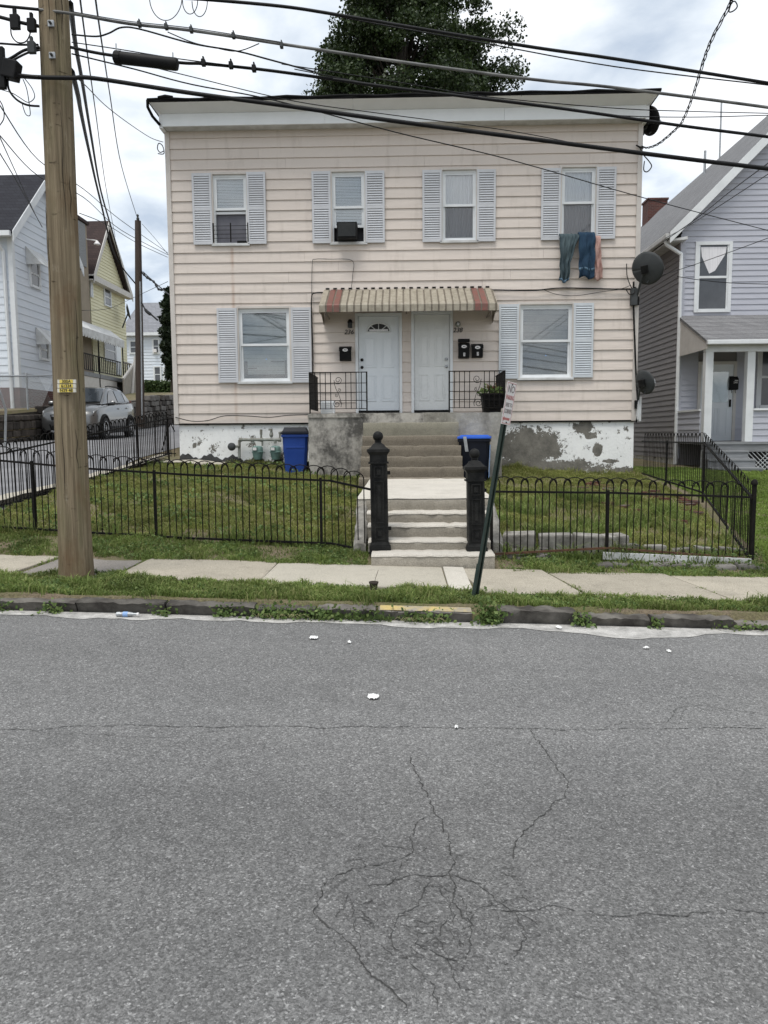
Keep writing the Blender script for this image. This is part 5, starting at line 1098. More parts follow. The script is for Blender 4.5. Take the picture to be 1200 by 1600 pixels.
for i in range(22):
    a_ = rng.uniform(0, 6.28); l = rng.uniform(.12, .22); x, y = rng.uniform(-.05, .02), rng.uniform(-.05, .05); q = (x + math.cos(a_) * .10, y + math.sin(a_) * .10, .38 + l); m.tube([(x, y, .38), ((x + q[0]) / 2, (y + q[1]) / 2, .38 + l * .7), q], [.008, .012, .003], 4)
part('grass_plume', m, MT['redwood'], pl, local=True)
def mailbox(px, label, twin, flagtxt, Y=16.80):
    x0, x1, z0, z1 = rect(*px, 16.84); t = thing('mailbox', label, 'mailbox', ((x0 + x1) / 2, 16.86, z0), 'black wall mailboxes on the beige house')
    zt = z1 - (.0 if not twin else .09)
    part('box', MB().prism([(x0, 16.86, z0 + .01), (x0, 16.76, z0 + .03), (x0, 16.74, zt - .05), (x0, 16.86, zt)], (x1 - x0, 0, 0)), MT['rubber'], t, bevel=.004)
    part('lid', MB().hexa([(x0 - .008, 16.725, zt - .10), (x1 + .008, 16.725, zt - .10), (x1 + .008, 16.735, zt - .10), (x0 - .008, 16.735, zt - .10), (x0 - .008, 16.73, zt - .035), (x1 + .008, 16.73, zt - .035), (x1 + .008, 16.86, zt + .012), (x0 - .008, 16.86, zt + .012)]), MT['rubber'], t)
    if twin: part('paper_slot', MB().box(x0 - .005, x1 + .005, 16.77, 16.86, zt + .02, z1), MT['rubber'], t)
    n = 18; xc = (x0 + x1) / 2; zc = zt - .078
    part('badge', MB().add([(xc + .058 * math.cos(2 * math.pi * i / n), 16.722, zc + .034 * math.sin(2 * math.pi * i / n)) for i in range(n)], [tuple(range(n))]), MT['signwhite'], t)
    text('Mail', .034, MT['ink'], t, (xc, 16.7205, zc), shear=.3)
    if flagtxt:
        part('number_plate', MB().box(xc - .014, xc + .026, 16.738, 16.742, z0 + .05, z0 + .125), MT['signwhite'], t); text(flagtxt, .06, MT['ink'], t, (xc + .006, 16.736, z0 + .088))
mailbox((531, 549, 542, 565), 'black wall mailbox with white oval badge left of the left door', False, None)
mailbox((716, 733, 530, 561), 'taller black wall mailbox right of the right door', True, '2')
mailbox((737, 754, 538, 560), 'shorter black wall mailbox farthest right beside the window', False, '3')
for tx, px, py, lb in (('236', 545, 519, 'slanted black house number on the siding left of the left door'), ('238', 715, 516, 'slanted black house number on the siding right of the right door')):
    p = at(px, py, 16.86); t = thing('house_number', lb, 'house number', tuple(p)); text(tx, .135, MT['ink'], t, (p.x, 16.862, p.z), shear=.25)
p = at(547, 507, 16.8); lt = thing('porch_light', 'small dark porch light above the left house number', 'porch light', tuple(p))
part('bracket', MB().lathe([(.05, 0), (.05, .02), (.03, .03)], (p.x, 16.87, p.z + .06), 12, Matrix.Rotation(R_(90), 3, 'X')), MT['iron'], lt); part('shade', MB().lathe([(.035, -.075), (.05, -.07), (.05, .04), (.04, .07), (.01, .085)], (p.x, 16.78, p.z), 14), MT['dish'], lt, smooth=True); part('top', MB().lathe([(.052, .03), (.058, .05), (.03, .1), (.006, .11)], (p.x, 16.78, p.z), 14), MT['iron'], lt, smooth=True)
p = at(716, 506, 16.8); lt = thing('porch_light', 'round pale porch light above the right house number', 'porch light', tuple(p))
part('base', MB().lathe([(.06, 0), (.06, .02), (.03, .05), (.03, .07)], (p.x, 16.87, p.z), 16, Matrix.Rotation(R_(90), 3, 'X')), MT['pipe'], lt); part('socket', MB().lathe([(.026, .06), (.03, .10), (.012, .12)], (p.x, 16.87, p.z), 14, Matrix.Rotation(R_(90), 3, 'X')), MT['lamp'], lt)
x0, x1, z0, z1 = rect(501, 522, 618, 643, 16.3); vb = thing('white_vent_box', 'white slatted box standing behind the left porch railing', 'box', ((x0 + x1) / 2, 16.4, 2.03))
part('body', MB().box(x0, x1, 16.3, 16.55, 2.03, 2.34), MT['white'], vb, bevel=.008); m = MB()
for i in range(6): m.box(x0 + .02, x1 - .02, 16.288, 16.298, 2.08 + i * .04, 2.095 + i * .04)
part('slat', m, MT['dullwhite'], vb, kind='stuff')
# cables on the facade
cable('black cable running along the wall above the awning to the right corner', [(488, 640, 16.82), (489, 560, 16.84), (487, 500, 16.84), (487, 466, 16.84), (492, 458, 16.84), (520, 457, 16.83), (640, 456, 16.83), (760, 453, 16.83), (830, 454, 16.82), (880, 450, 16.84), (985, 452, 16.84), (990, 448, 16.82)], .013, name='wall_cable', group='cables fixed to the beige house')
cable('black cable sagging along the foot of the siding at the left', [(274, 652, 16.84), (300, 658, 16.84), (325, 657, 16.84), (350, 650, 16.84), (385, 650, 16.84), (420, 652, 16.84), (450, 649, 16.84), (482, 648, 16.84)], .009, name='wall_cable', group='cables fixed to the beige house')
cable('thin grey wire hooked across the siding above the awning', [(487, 466, 16.85), (488, 412, 16.85), (493, 405, 16.85), (515, 405, 16.85), (550, 407, 16.85), (551, 430, 16.85), (548, 456, 16.85)], .006, 'dish', name='wall_cable', group='cables fixed to the beige house')
cable('thick black cable running down the right house corner', [(990, 440, 16.82), (990, 480, 16.82), (992, 540, 16.82), (994, 590, 16.82), (997, 640, 16.8), (994, 660, 16.82)], .020, name='wall_cable', group='cables fixed to the beige house')
cable('slack thin cable sagging below the wall cable at the right', [(848, 452, 16.84), (870, 460, 16.83), (900, 462, 16.83), (940, 456, 16.83), (968, 452, 16.83), (985, 446, 16.8)], .006, name='wall_cable', group='cables fixed to the beige house')
p = at(991, 462, 16.78); jb = thing('junction_box', 'dark junction box with loose wires on the right house corner', 'junction box', tuple(p))
part('box', MB().box(p.x - .07, p.x + .06, 16.74, 16.86, p.z - .2, p.z + .15), MT['dish'], jb, bevel=.01); part('wires', MB().tube(smooth_path([at(*q) for q in ((979, 412, 16.8), (980, 432, 16.78), (986, 448, 16.76), (992, 456, 16.74), (984, 460, 16.72), (978, 452, 16.74))]), .010, 5), MT['cable'], jb)

# ------------------------------------------------------------------ satellite dishes
def dish(label, c, rad, aim, squash, mast, arm=True, mat='dish'):
    """c centre, aim = direction the dish faces"""
    c = Vector(c); t = thing('satellite_dish', label, 'satellite dish', tuple(c), 'satellite dishes on the beige house'); aim = Vector(aim).normalized(); q = aim.to_track_quat('Z', 'Y').to_matrix()
    prof = []; n = 7
    m = MB(); rows = []
    for i in range(n + 1):
        r = rad * i / n; z = .22 * rad * (i / n) ** 2 - .2 * rad; rows.append([c + q @ Vector((max(r, .002) * math.cos(a_), max(r, .002) * squash * math.sin(a_), z)) for a_ in [2 * math.pi * k / 28 for k in range(29)]])
    m.grid([[tuple(p_) for p_ in rr] for rr in rows]); part('reflector', m, MT[mat], t, smooth='all', solid=-.012)
    part('back_bracket', MB().obox(c - aim * (rad * .2 + .05), (.12, .16, .09), q), MT['iron'], t, bevel=.006)
    mast = [Vector(p_) for p_ in mast]; part('mast', MB().tube([c - aim * (rad * .2 + .06)] + mast, .024, 8), MT['dish'], t, smooth=True)
    part('wall_foot', MB().obox(mast[-1], (.12, .05, .18)), MT['iron'], t)
    if arm:
        e = c + aim * rad * .95 - Vector((0, 0, rad * .35)); part('feed_arm', MB().tube([c - Vector((0, 0, rad * squash * .9)) - aim * .02, e], .014, 6), MT['dish'], t); part('feed_horn', MB().obox(e + Vector((0, 0, .03)), (.09, .09, .07), q).tube([e - aim * .05 + Vector((0, 0, .03)), e - aim * .11 + Vector((0, 0, .03))], .028, 8), MT['galv'], t)
c = at(1012, 419, 16.5); dish('large dark grey satellite dish on the right house corner beside the eaves', c, .36, (.72, .62, .34), .92, [at(1001, 440, 16.6), at(994, 470, 16.82)])
c = at(1008, 597, 16.5); dish('smaller grey satellite dish low on the right house corner', c, .245, (.82, .5, .3), 1.05, [at(999, 612, 16.6), at(996, 632, 16.82)])
c = at(1016, 189, 17.0); dish('black satellite dish tucked under the right end of the cornice', c, .26, (.86, .45, .25), 1.1, [at(1010, 200, 17.05), (5.05, 17.1, at(1008, 204, 17.1).z)], True, 'rubber')
p = at(998, 638, 16.8); wb = thing('white_wall_box', 'narrow white utility box at the foot of the right house corner', 'utility box', tuple(p)); part('box', MB().box(p.x - .02, p.x + .03, 16.7, 17.0, p.z - .28, p.z + .24), MT['dullwhite'], wb, bevel=.01); part('door', MB().box(p.x - .035, p.x - .022, 16.72, 16.98, p.z - .24, p.z + .2), MT['white'], wb)

# ------------------------------------------------------------------ laundry on the fourth upper window sill
def cloth(name, label, outline, mat, folds, amp, seed, hem=None, Y=16.74, cat='clothes'):
    """outline: list of (left px, right px, py) rows from the sill downwards"""
    rng = random.Random(seed); ph = rng.uniform(0, 6); rows = []; N = 26; og = at((outline[0][0] + outline[0][1]) / 2, outline[0][2], Y)
    t = thing(name, label, cat, tuple(og), 'laundry hung from the window')
    M_ = 18
    for i in range(M_ + 1):
        y = lerp(outline[0][2], outline[-1][2], i / M_); l = interp([(o[2], o[0]) for o in outline], y); r = interp([(o[2], o[1]) for o in outline], y)
        row = []
        for j in range(N + 1):
            u = j / N; d = 1.5 * amp * (.35 + .65 * i / M_) * math.sin(folds * math.pi * u + ph + .5 * math.sin(i * .35)) + .012 * math.sin(3 * u + i * .7) + amp * .45 * math.sin(2.3 * folds * math.pi * u + ph * 2 + .12 * i) + .006 * math.sin(i * 1.1 + u * 9)
            p_ = at(lerp(l, r, u), y, Y); row.append((p_.x + .008 * math.sin(i * .9 + ph), Y + d - .02 * math.sin(math.pi * i / M_), p_.z + rng.uniform(-.004, .004) + (.03 * math.sin(2.3 * u * 3 + ph) * (i / M_) ** 3)))
        rows.append(row)
    top = [[(x, 16.80 + .035, z + .02) for x, y, z in rows[0]], [(x, 16.79, z + .035) for x, y, z in rows[0]]]
    part('fabric', MB().grid(top + rows), mat, t, smooth='all', solid=.007)
    if hem:
        y = hem; k = min(range(M_ + 1), key=lambda i: abs(lerp(outline[0][2], outline[-1][2], i / M_) - y)); m = MB().grid([[(x, yy - .009, z) for x, yy, z in rows[k - 1]], [(x, yy - .009, z) for x, yy, z in rows[k]]]); part('hem_band', m, MT['denimhem'], t, smooth='all', solid=.004)
cloth('jeans', 'faded grey blue jeans hanging leftmost from the window sill', [(874, 905, 367), (875, 903, 374), (875, 896, 395), (875, 891, 412), (874, 889, 440)], MT['denim1'], 5, .022, 1, 439)
cloth('jeans', 'dark blue jeans hanging in the middle from the window sill', [(904, 930, 365), (904, 930, 380), (904, 929, 410), (904, 928, 434)], MT['denim2'], 4, .020, 2, 424)
cloth('towel', 'pink towel hanging rightmost from the window sill', [(930, 938, 370), (930, 939, 400), (929, 941, 425), (928, 942, 437)], MT['pink'], 3, .014, 3)

# ------------------------------------------------------------------ right front yard: tumbled blocks and board
bw = thing('block_row', 'curved row of old grey concrete blocks behind the right fence', 'block wall', (2.0, 9.3, .15))
for i, (x0, x1, y, h, rz) in enumerate(((1.22, 1.62, 9.42, .26, -14), (1.64, 2.05, 9.36, .25, -4), (2.06, 2.42, 9.38, .24, 6), (2.43, 2.75, 9.5, .22, 20))):
    m = MB().obox(((x0 + x1) / 2, y, .22 + h / 2 - .08), (x1 - x0 - .01, .2, h), Matrix.Rotation(R_(rz), 3, 'Z') @ Matrix.Rotation(R_(random.uniform(-5, 5)), 3, 'Y') @ Matrix.Rotation(R_(random.uniform(2, 9)), 3, 'X')); part('block', m, MT['block'], bw, bevel=.022)
bw2 = thing('edging_stones', 'row of rough grey stones under the right end of the fence', 'stone edging', (3.0, 8.85, .05))
x = 2.18
for i, w in enumerate((.22, .26, .32, .28, .24, .30, .26, .24)):
    h = random.uniform(.10, .15); m = MB().obox((x + w / 2, 8.84 + random.uniform(-.03, .03), zst(x) + .13 + h / 2 - .055 + random.uniform(-.02, .01)), (w - .02, .2, h), Matrix.Rotation(R_(random.uniform(-8, 8)), 3, 'Z') @ Matrix.Rotation(R_(random.uniform(-5, 5)), 3, 'Y')); part('stone', m, MT['greystone'], bw2, bevel=.025); x += w
wl = thing('back_edging', 'second row of weathered blocks behind the fence beside the corner post', 'stone edging', (3.2, 9.5, .15))
x = 2.35
for i in range(6):
    w = random.uniform(.24, .36); hb = random.uniform(.12, .19); m = MB().obox((x + w / 2, 9.50 + random.uniform(-.06, .06), .19 - .018 * i + random.uniform(-.02, .02)), (w - .03, .15, hb), Matrix.Rotation(R_(random.uniform(-12, 12)), 3, 'Z') @ Matrix.Rotation(R_(random.uniform(-7, 7)), 3, 'Y')); part('block', m, MT['greystone' if i % 2 else 'block'], wl, bevel=.02); x += w + random.uniform(0, .06)
single('white_board', MB().hexa([(2.32, 8.94, .135), (4.05, 8.98, .04), (4.05, 9.01, .04), (2.32, 8.97, .135), (2.32, 8.94, .225), (4.05, 8.98, .135), (4.05, 9.01, .135), (2.32, 8.97, .225)]), MT['dullwhite'], 'long white board lying under the right fence', 'board', bevel=.004)
rb = thing('rubble_pile', 'small heap of broken brown stones by the right gatepost', 'rubble', (1.2, 8.95, .2))
for i in range(16):
    x, y = random.uniform(1.02, 1.7), random.uniform(8.85, 9.3); s_ = random.uniform(.04, .11); part('stone', MB().obox((x, y, gz(x, y) + s_ * .3), (s_ * 1.3, s_, s_ * .7), Matrix.Rotation(random.uniform(0, 3), 3, 'Z') @ Matrix.Rotation(random.uniform(-.4, .4), 3, 'X')), MT['greystone'], rb, bevel=s_ * .14)
rb = thing('brick_pile', 'reddish broken bricks scattered in the right yard beside the side fence', 'bricks', (4.3, 12.5, .5))
for i in range(34):
    x, y = random.uniform(3.3, 4.9), random.uniform(11.2, 15.5)
    if x > 3.9 + (y - 9) * .25: continue
    part('brick', MB().obox((x, y, gz(x, y) + .03), (.2, .1, .065), Matrix.Rotation(random.uniform(0, 3), 3, 'Z')), MT['brick'], rb)

# ------------------------------------------------------------------ litter and small things
def scrap(label, px, py, w, d, seed, mat='paper', z0=0.006):
    p = atz(px, py, z0, -.028); rng = random.Random(seed); N = 9; rows = []
    for i in range(N):
        u = i / (N - 1) - .5; row = []
        for j in range(N):
            v_ = j / (N - 1) - .5; k = 1 - .5 * abs(u) * rng.uniform(.2, 1); row.append((p.x + w * u * (1 - .5 * abs(v_)), p.y + d * v_ * k, zst(p.x) + z0 + .012 * rng.random() + .012 * (1 - 2 * abs(u)) * (1 - 2 * abs(v_))))
        rows.append(row)
    single('paper_scrap', MB().grid(rows), MT[mat], label, 'litter', 'paper scraps on the road', smooth='all')
scrap('largest white paper scrap lying alone in mid road', 583, 1089, .075, .085, 1); scrap('crumpled white paper scrap on the road below the left lawn', 490, 997, .070, .08, 2); scrap('tiny white scrap on the road nearest the steps', 546, 1004, .03, .04, 3)
scrap('tiny white scrap on the road at the right', 1045, 1018, .03, .05, 4); scrap('white leaf-like scrap in the gutter by the raised kerb stone', 873, 981, .05, .10, 5); scrap('small white ball of paper in the gutter by the utility pole', 94, 951, .045, .06, 6); scrap('small pale crumb on the road at the centre crack', 713, 1137, .02, .03, 7)
scrap('faint pale scrap in the gutter right of the raised kerb stone', 1010, 1013, .05, .03, 9)
p = atz(196, 959, .03, -.028); wb_ = thing('water_bottle', 'crushed clear water bottle with blue band lying in the gutter', 'bottle', (p.x, p.y, zst(p.x)))
rx = Matrix.Rotation(R_(90), 3, 'Y'); part('body', MB().lathe([(.012, -.08), (.020, -.075), (.022, -.05), (.017, -.04), (.022, -.02), (.021, .03), (.018, .05), (.012, .07), (.011, .10)], (p.x, p.y, zst(p.x) + .026), 14, rx), MT['galv'], wb_, smooth=True); part('band', MB().lathe([(.0232, -.018), (.0224, .024)], (p.x, p.y, zst(p.x) + .026), 14, rx), MT['palebluefoil'], wb_); part('cap', MB().lathe([(.014, .10), (.014, .115)], (p.x, p.y, zst(p.x) + .026), 10, rx), MT['signwhite'], wb_)
p = atz(584, 922, .13, -.028); pc = thing('small_pot', 'small brown pot with a dry twig at the sidewalk edge', 'pot', (p.x, p.y, .13)); part('pot', MB().lathe([(.028, 0), (.040, .07), (.046, .075), (.046, .09), (.036, .09), (.03, .06)], (p.x, p.y, .13), 14), MT['terra'], pc, smooth=True); part('twig', MB().tube([(p.x, p.y, .18), (p.x + .02, p.y, .26), (p.x + .045, p.y + .01, .33)], .0022, 4), MT['terra'], pc)

# ------------------------------------------------------------------ lavender house on the right
RH = thing('lavender_house', 'lavender gabled house with grey side wall and white porch posts at the right', 'house', (7.5, 21.5, .6))
XL, XR, YB, YE, ZE = 7.5, 17.3, 21.5, 41.0, 6.95
def courses(m, p0, p1, z0, z1, ch, nrm, th=.022):
    """lapped siding between two plan points, nrm = outward plan normal"""
    n = max(1, int(round((z1 - z0) / ch))); h = (z1 - z0) / n; a, b, nv = Vector((*p0, 0)), Vector((*p1, 0)), Vector((*nrm, 0))
    for i in range(n):
        z = z0 + i * h; o = Vector((0, 0, z)); t = Vector((0, 0, z + h)); m.hexa([a + o + nv * th, b + o + nv * th, b + o - nv * .02, a + o - nv * .02, a + t + nv * .004, b + t + nv * .004, b + t - nv * .02, a + t - nv * .02])
ch = .150
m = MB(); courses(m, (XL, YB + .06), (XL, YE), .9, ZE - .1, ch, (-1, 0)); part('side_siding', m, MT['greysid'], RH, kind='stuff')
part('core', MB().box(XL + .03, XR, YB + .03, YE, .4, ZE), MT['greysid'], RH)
part('side_foundation', MB().box(XL + .01, XR, YB + .04, YE, .0, .9), MT['found'], RH)
uw = rect(1090, 1137, 383, 483, YB); lw_ = (at(1187, 600, YB).x, at(1187, 600, YB).x + 1.3, at(1190, 633, YB).z, at(1190, 545, YB).z); dr = (8.12, 9.0, 1.38, 3.45)
m = MB()
holes = [(uw[0] - .07, uw[1] + .07, uw[2] - .05, uw[3] + .05)]
sl_ = 1.015; zr0 = 7.01; XRDG = 12.4; ZRDG = zr0 + sl_ * (XRDG - 7.18)
nC = int((ZRDG - .3 - 4.6) / ch)
for i in range(nC):
    za = 4.6 + i * ch; zb_ = za + ch; xa = max(XL, 7.18 + (zb_ - zr0) / sl_ + .1); xb = min(XR, 2 * XRDG - xa)
    if xb - xa < .2: break
    segs = [(xa, xb)]
    for a, b, c_, d in holes:
        if c_ < zb_ - .03 and d > za + .03: segs = [s2 for s in segs for s2 in ((s[0], a), (b, s[1])) if s2[1] > s2[0]]
    for s0, s1 in segs: courses(m, (s0, YB), (s1, YB), za, zb_, ch, (0, -1))
courses(m, (XL, YB), (8.04, YB), 1.38, 4.6, ch, (0, -1)); courses(m, (9.08, YB), (lw_[0] - .1, YB), 1.38, 4.6, ch, (0, -1)); courses(m, (lw_[1] + .1, YB), (XR, YB), 1.38, 4.6, ch, (0, -1))
courses(m, (lw_[0] - .1, YB), (lw_[1] + .1, YB), 1.38, lw_[2] - .06, ch, (0, -1)); courses(m, (lw_[0] - .1, YB), (lw_[1] + .1, YB), lw_[3] + .06, 4.6, ch, (0, -1))
part('front_siding', m, MT['lav'], RH, kind='stuff')
part('corner_board', MB().box(XL - .03, XL + .10, YB - .04, YB + .06, .9, 6.9), MT['lav'], RH)
part('gable_core', MB().prism([(XL, YB + .03, ZE - .02), (XR, YB + .03, ZE - .02), (XRDG, YB + .03, ZRDG - .15)], (0, .3, 0)), MT['lav'], RH)
# roof planes
e0x = 7.18 - .10; e0z = zr0 - .10 * sl_
rf = MB(); th = .10
for s in (-1, 1):
    ex = e0x if s < 0 else 2 * XRDG - e0x
    rf.hexa([(ex, YB - .30, e0z - th), (XRDG, YB - .30, ZRDG - th), (XRDG, YE + .3, ZRDG - th), (ex, YE + .3, e0z - th), (ex, YB - .30, e0z), (XRDG, YB - .30, ZRDG), (XRDG, YE + .3, ZRDG), (ex, YE + .3, e0z)])
roofR = part('roof', rf, MT['shingrey'], RH)
for yy in (YB - .335, YE + .30):
    for s in (-1, 1):
        rk = MB()
        ex = e0x if s < 0 else 2 * XRDG - e0x
        rk.hexa([(ex, yy, e0z - .30), (XRDG, yy, ZRDG - .30), (XRDG, yy + .035, ZRDG - .30), (ex, yy + .035, e0z - .30), (ex, yy, e0z - .01), (XRDG, yy, ZRDG - .01), (XRDG, yy + .035, ZRDG - .01), (ex, yy + .035, e0z - .01)])
        part('rake_board', rk, MT['white'], RH)
part('soffit', MB().hexa([(e0x, YB - .30, e0z - .24), (XL + .05, YB - .30, e0z - .2), (XL + .05, YE, e0z - .2), (e0x, YE, e0z - .24), (e0x, YB - .30, e0z - .2), (XL + .05, YB - .30, e0z - .12), (XL + .05, YE, e0z - .12), (e0x, YE, e0z - .2)]), MT['dullwhite'], RH)
part('gutter', MB().box(e0x - .11, e0x, YB - .30, YE, e0z - .17, e0z - .04), MT['dullwhite'], RH, bevel=.02)
part('downspout', MB().tube([(e0x - .05, YB - .05, e0z - .17), (e0x, YB - .1, e0z - .3), (XL - .05, YB - .13, e0z - .55), (XL - .045, YB - .13, e0z - .8), (XL - .045, YB - .13, .75)], .05, 8), MT['white'], RH, smooth=True)
ck = part('chimney', MB().box(11.93, 12.87, 39.0, 39.9, 10.5, at(1021, 316, 39.4).z), MT['brick'], RH); part('chimney_cap', MB().box(11.89, 12.91, 38.96, 39.94, at(1021, 316, 39.4).z + .002, at(1021, 313, 39.4).z), MT['brick'], ck)
part('vent_pipe', MB().tube([(11.6, 31.0, 10.6), (11.6, 31.0, 12.35)], .05, 8).tube([(12.35, 31.5, 12.0), (12.35, 31.5, 14.4)], .035, 8), MT['galv'], RH)
def far_window(parent, x0, x1, z0, z1, y, trim=.08, mt='white', curtain=None, glass='farglass', plane='y', frame_d=.05):
    def B(m, a, b, c_, d, n0, n1):
        if plane == 'y': return m.box(a, b, y - n1, y - n0, c_, d)
        return m.box(y + n0, y + n1, a, b, c_, d)
    w = MB(); zm = (z0 + z1) / 2
    B(w, x0 - trim, x0, z0 - trim, z1 + trim, -.02, frame_d); B(w, x1, x1 + trim, z0 - trim, z1 + trim, -.02, frame_d); B(w, x0, x1, z1, z1 + trim, -.02, frame_d - .003); B(w, x0, x1, z0 - trim, z0, -.02, frame_d + .02); B(w, x0, x1, zm - .03, zm + .03, -.01, .03)
    B(w, x0, x0 + .04, z0, z1, -.01, .028); B(w, x1 - .04, x1, z0, z1, -.01, .028)
    o = part('window', w, MT[mt], parent); g = MB(); B(g, x0 + .04, x1 - .04, z0, z1, .004, .010); part('pane', g, MT[glass], o)
    if curtain: g = MB(); B(g, x0 + .05, x1 - .05, z0 + (z1 - z0) * curtain, z1 - .03, .011, .014); part('curtain', g, MT['blind'], o)
    return o
w = far_window(RH, *uw[:2], uw[2], uw[3], YB, .09)
xa, xb = uw[0] + .06, uw[1] - .06; zt2 = uw[3] - .05; g = MB().add([(xa, YB - .014, zt2), (xb, YB - .014, zt2), (xb - .02, YB - .014, zt2 - .18), (lerp(xa, xb, .58), YB - .014, zt2 - .62), (lerp(xa, xb, .35), YB - .014, zt2 - .70), (xa + .03, YB - .014, zt2 - .25)], [(0, 1, 2, 3, 4, 5)]); part('swag_curtain', g, MT['curtain'], w)
far_window(RH, *lw_, YB, .10)
# porch of the lavender house
pz = 1.37; PY0 = 19.6
fl = part('porch_floor', MB().box(XL, XR - 3, PY0 - .05, YB, pz - .06, pz), MT['greywood'], RH); part('porch_skirt_board', MB().box(XL, XR - 3, PY0 - .02, PY0 + .04, pz - .25, pz - .062), MT['greywood'], RH)
pr_ = part('porch_roof', MB().hexa([(XL - .05, PY0 - .2, 3.80), (XR - 3, PY0 - .2, 3.80), (XR - 3, YB + .02, 4.70), (XL - .05, YB + .02, 4.70), (XL - .05, PY0 - .2, 3.86), (XR - 3, PY0 - .2, 3.86), (XR - 3, YB + .02, 4.78), (XL - .05, YB + .02, 4.78)]), MT['shingrey'], RH)
part('porch_gutter', MB().box(XL - .06, XR - 3, PY0 - .30, PY0 - .2, 3.75, 3.86), MT['white'], RH, bevel=.02); part('porch_beam', MB().box(XL, XR - 3, PY0 - .02, PY0 + .12, 3.60, 3.80), MT['white'], RH); part('porch_ceiling', MB().box(XL, XR - 3, PY0 + .12, YB - .03, 3.78, 3.80), MT['greywood'], RH)
part('porch_side_panel', MB().prism([(XL - .03, PY0 - .15, 3.66), (XL - .03, PY0 - .15, 3.80), (XL - .03, YB, 4.68), (XL - .03, YB, 3.66)], (.03, 0, 0)), MT['wallgrey'], RH)
for xx in (XL + .02, at(1167, 600, PY0).x, at(1167, 600, PY0).x + 2.4): part('porch_post', MB().box(xx, xx + .19, PY0, PY0 + .19, pz, 3.60), MT['white'], RH, bevel=.008)
part('foundation_post', MB().box(XL + .03, XL + .2, PY0 + .01, PY0 + .17, .5, pz - .25), MT['white'], RH)
m = MB(); courses(m, (XL, PY0 + .2), (XL, YB), pz, pz + .78, ch, (-1, 0)); part('porch_half_wall', m, MT['lav'], RH); m = MB(); x2 = at(1167, 600, PY0).x + .19; courses(m, (x2, PY0 + .05), (x2 + 2.2, PY0 + .05), pz, pz + .78, ch, (0, -1)); part('porch_front_half_wall', m, MT['lav'], RH)
part('half_wall_cap', MB().box(XL - .04, XL + .12, PY0 + .19, YB, pz + .78, pz + .83).box(x2, x2 + 2.2, PY0 - .02, PY0 + .14, pz + .78, pz + .83), MT['white'], RH)
d0, d1, dz0, dz1 = dr
fd = part('door_frame', MB().box(d0 - .08, d0, YB - .05, YB + .03, dz0, dz1 + .08).box(d1, d1 + .08, YB - .05, YB + .03, dz0, dz1 + .08).box(d0, d1, YB - .049, YB + .03, dz1, dz1 + .08), MT['wallgrey'], RH)
dd = part('door', MB().box(d0, d1, YB - .02, YB + .02, dz0, dz1), MT['door'], RH); part('door_pane', MB().box(d0 + .14, d1 - .14, YB - .026, YB - .021, dz0 + 1.05, dz1 - .2), MT['greyblind'], dd); part('door_glass', MB().box(d0 + .14, d1 - .14, YB - .034, YB - .031, dz0 + 1.05, dz1 - .2), MT['glass'], dd)
m = MB(); panel_ring(m, d0 + .14, d0 + .42, dz0 + .15, dz0 + .9, YB - .02); panel_ring(m, d0 + .48, d1 - .14, dz0 + .15, dz0 + .9, YB - .02); part('panels', m, MT['door'], dd, kind='stuff'); part('lockset', MB().box(d1 - .10, d1 - .05, YB - .05, YB - .02, dz0 + .92, dz0 + 1.12), MT['black'], dd)
p = at(1147, 599, YB - .1); mbx = thing('mailbox', 'black wall mailbox on the lavender house porch', 'mailbox', tuple(p)); part('box', MB().prism([(p.x - .11, YB - .03, p.z - .18), (p.x - .11, YB - .13, p.z - .16), (p.x - .11, YB - .14, p.z + .12), (p.x - .11, YB - .03, p.z + .2)], (.22, 0, 0)), MT['rubber'], mbx, bevel=.006); part('newspaper_hook', MB().tube([(p.x - .05, YB - .08, p.z - .18), (p.x - .05, YB - .1, p.z - .26)], .008, 5).tube([(p.x + .05, YB - .08, p.z - .18), (p.x + .05, YB - .1, p.z - .26)], .008, 5), MT['rubber'], mbx); text('240', .075, MT['signwhite'], mbx, (p.x + .02, YB - .145, p.z + .02)); part('label_strip', MB().box(p.x - .0, p.x + .09, YB - .145, YB - .141, p.z + .065, p.z + .085), MT['signwhite'], mbx)
gs = thing('grey_porch_steps', 'grey painted wooden steps up to the lavender house porch', 'steps', (8.6, 18.9, .5))
sx0, sx1 = at(1103, 700, 19.2).x, at(1172, 700, 19.2).x
for i in range(4):
    z1 = pz - .06 - i * .20; y0 = PY0 - .06 - .28 * (i + 1); e_ = .06 * i
    if i < 3: part('step', MB().box(sx0 - e_ * .2, sx1 + e_, y0, PY0 - .06, z1 - .20, z1 - .15 - .002).box(sx0 - e_ * .2, sx1 + e_, y0 + .02, PY0 - .06, z1 - .37, z1 - .202), MT['greywood'], gs, bevel=.006)
lt_ = thing('lattice_skirt', 'white diagonal lattice panel under the lavender house porch', 'lattice', (10, PY0, .6))
lx0 = sx1 + .02; lx1 = XR - 3.2
for k in range(26):
    for s in (-1, 1):
        xa = lx0 + k * .11; za, zb_ = .45, pz - .26; xb = xa + s * (zb_ - za)
        if xa > lx1: continue
        a, b = Vector((xa, PY0 + .03 + .012 * s, za)), Vector((xb, PY0 + .03 + .012 * s, zb_))
        if xb < lx0: f_ = (lx0 - xa) / (xb - xa); b = a.lerp(b, f_)
        if (b - a).length > .03: part('lath', MB().bar(a, b, .028, .010), MT['white'], lt_)
part('backing', MB().box(lx0, lx1, PY0 + .3, PY0 + .32, .3, pz - .26), MT['darkroom'], lt_)

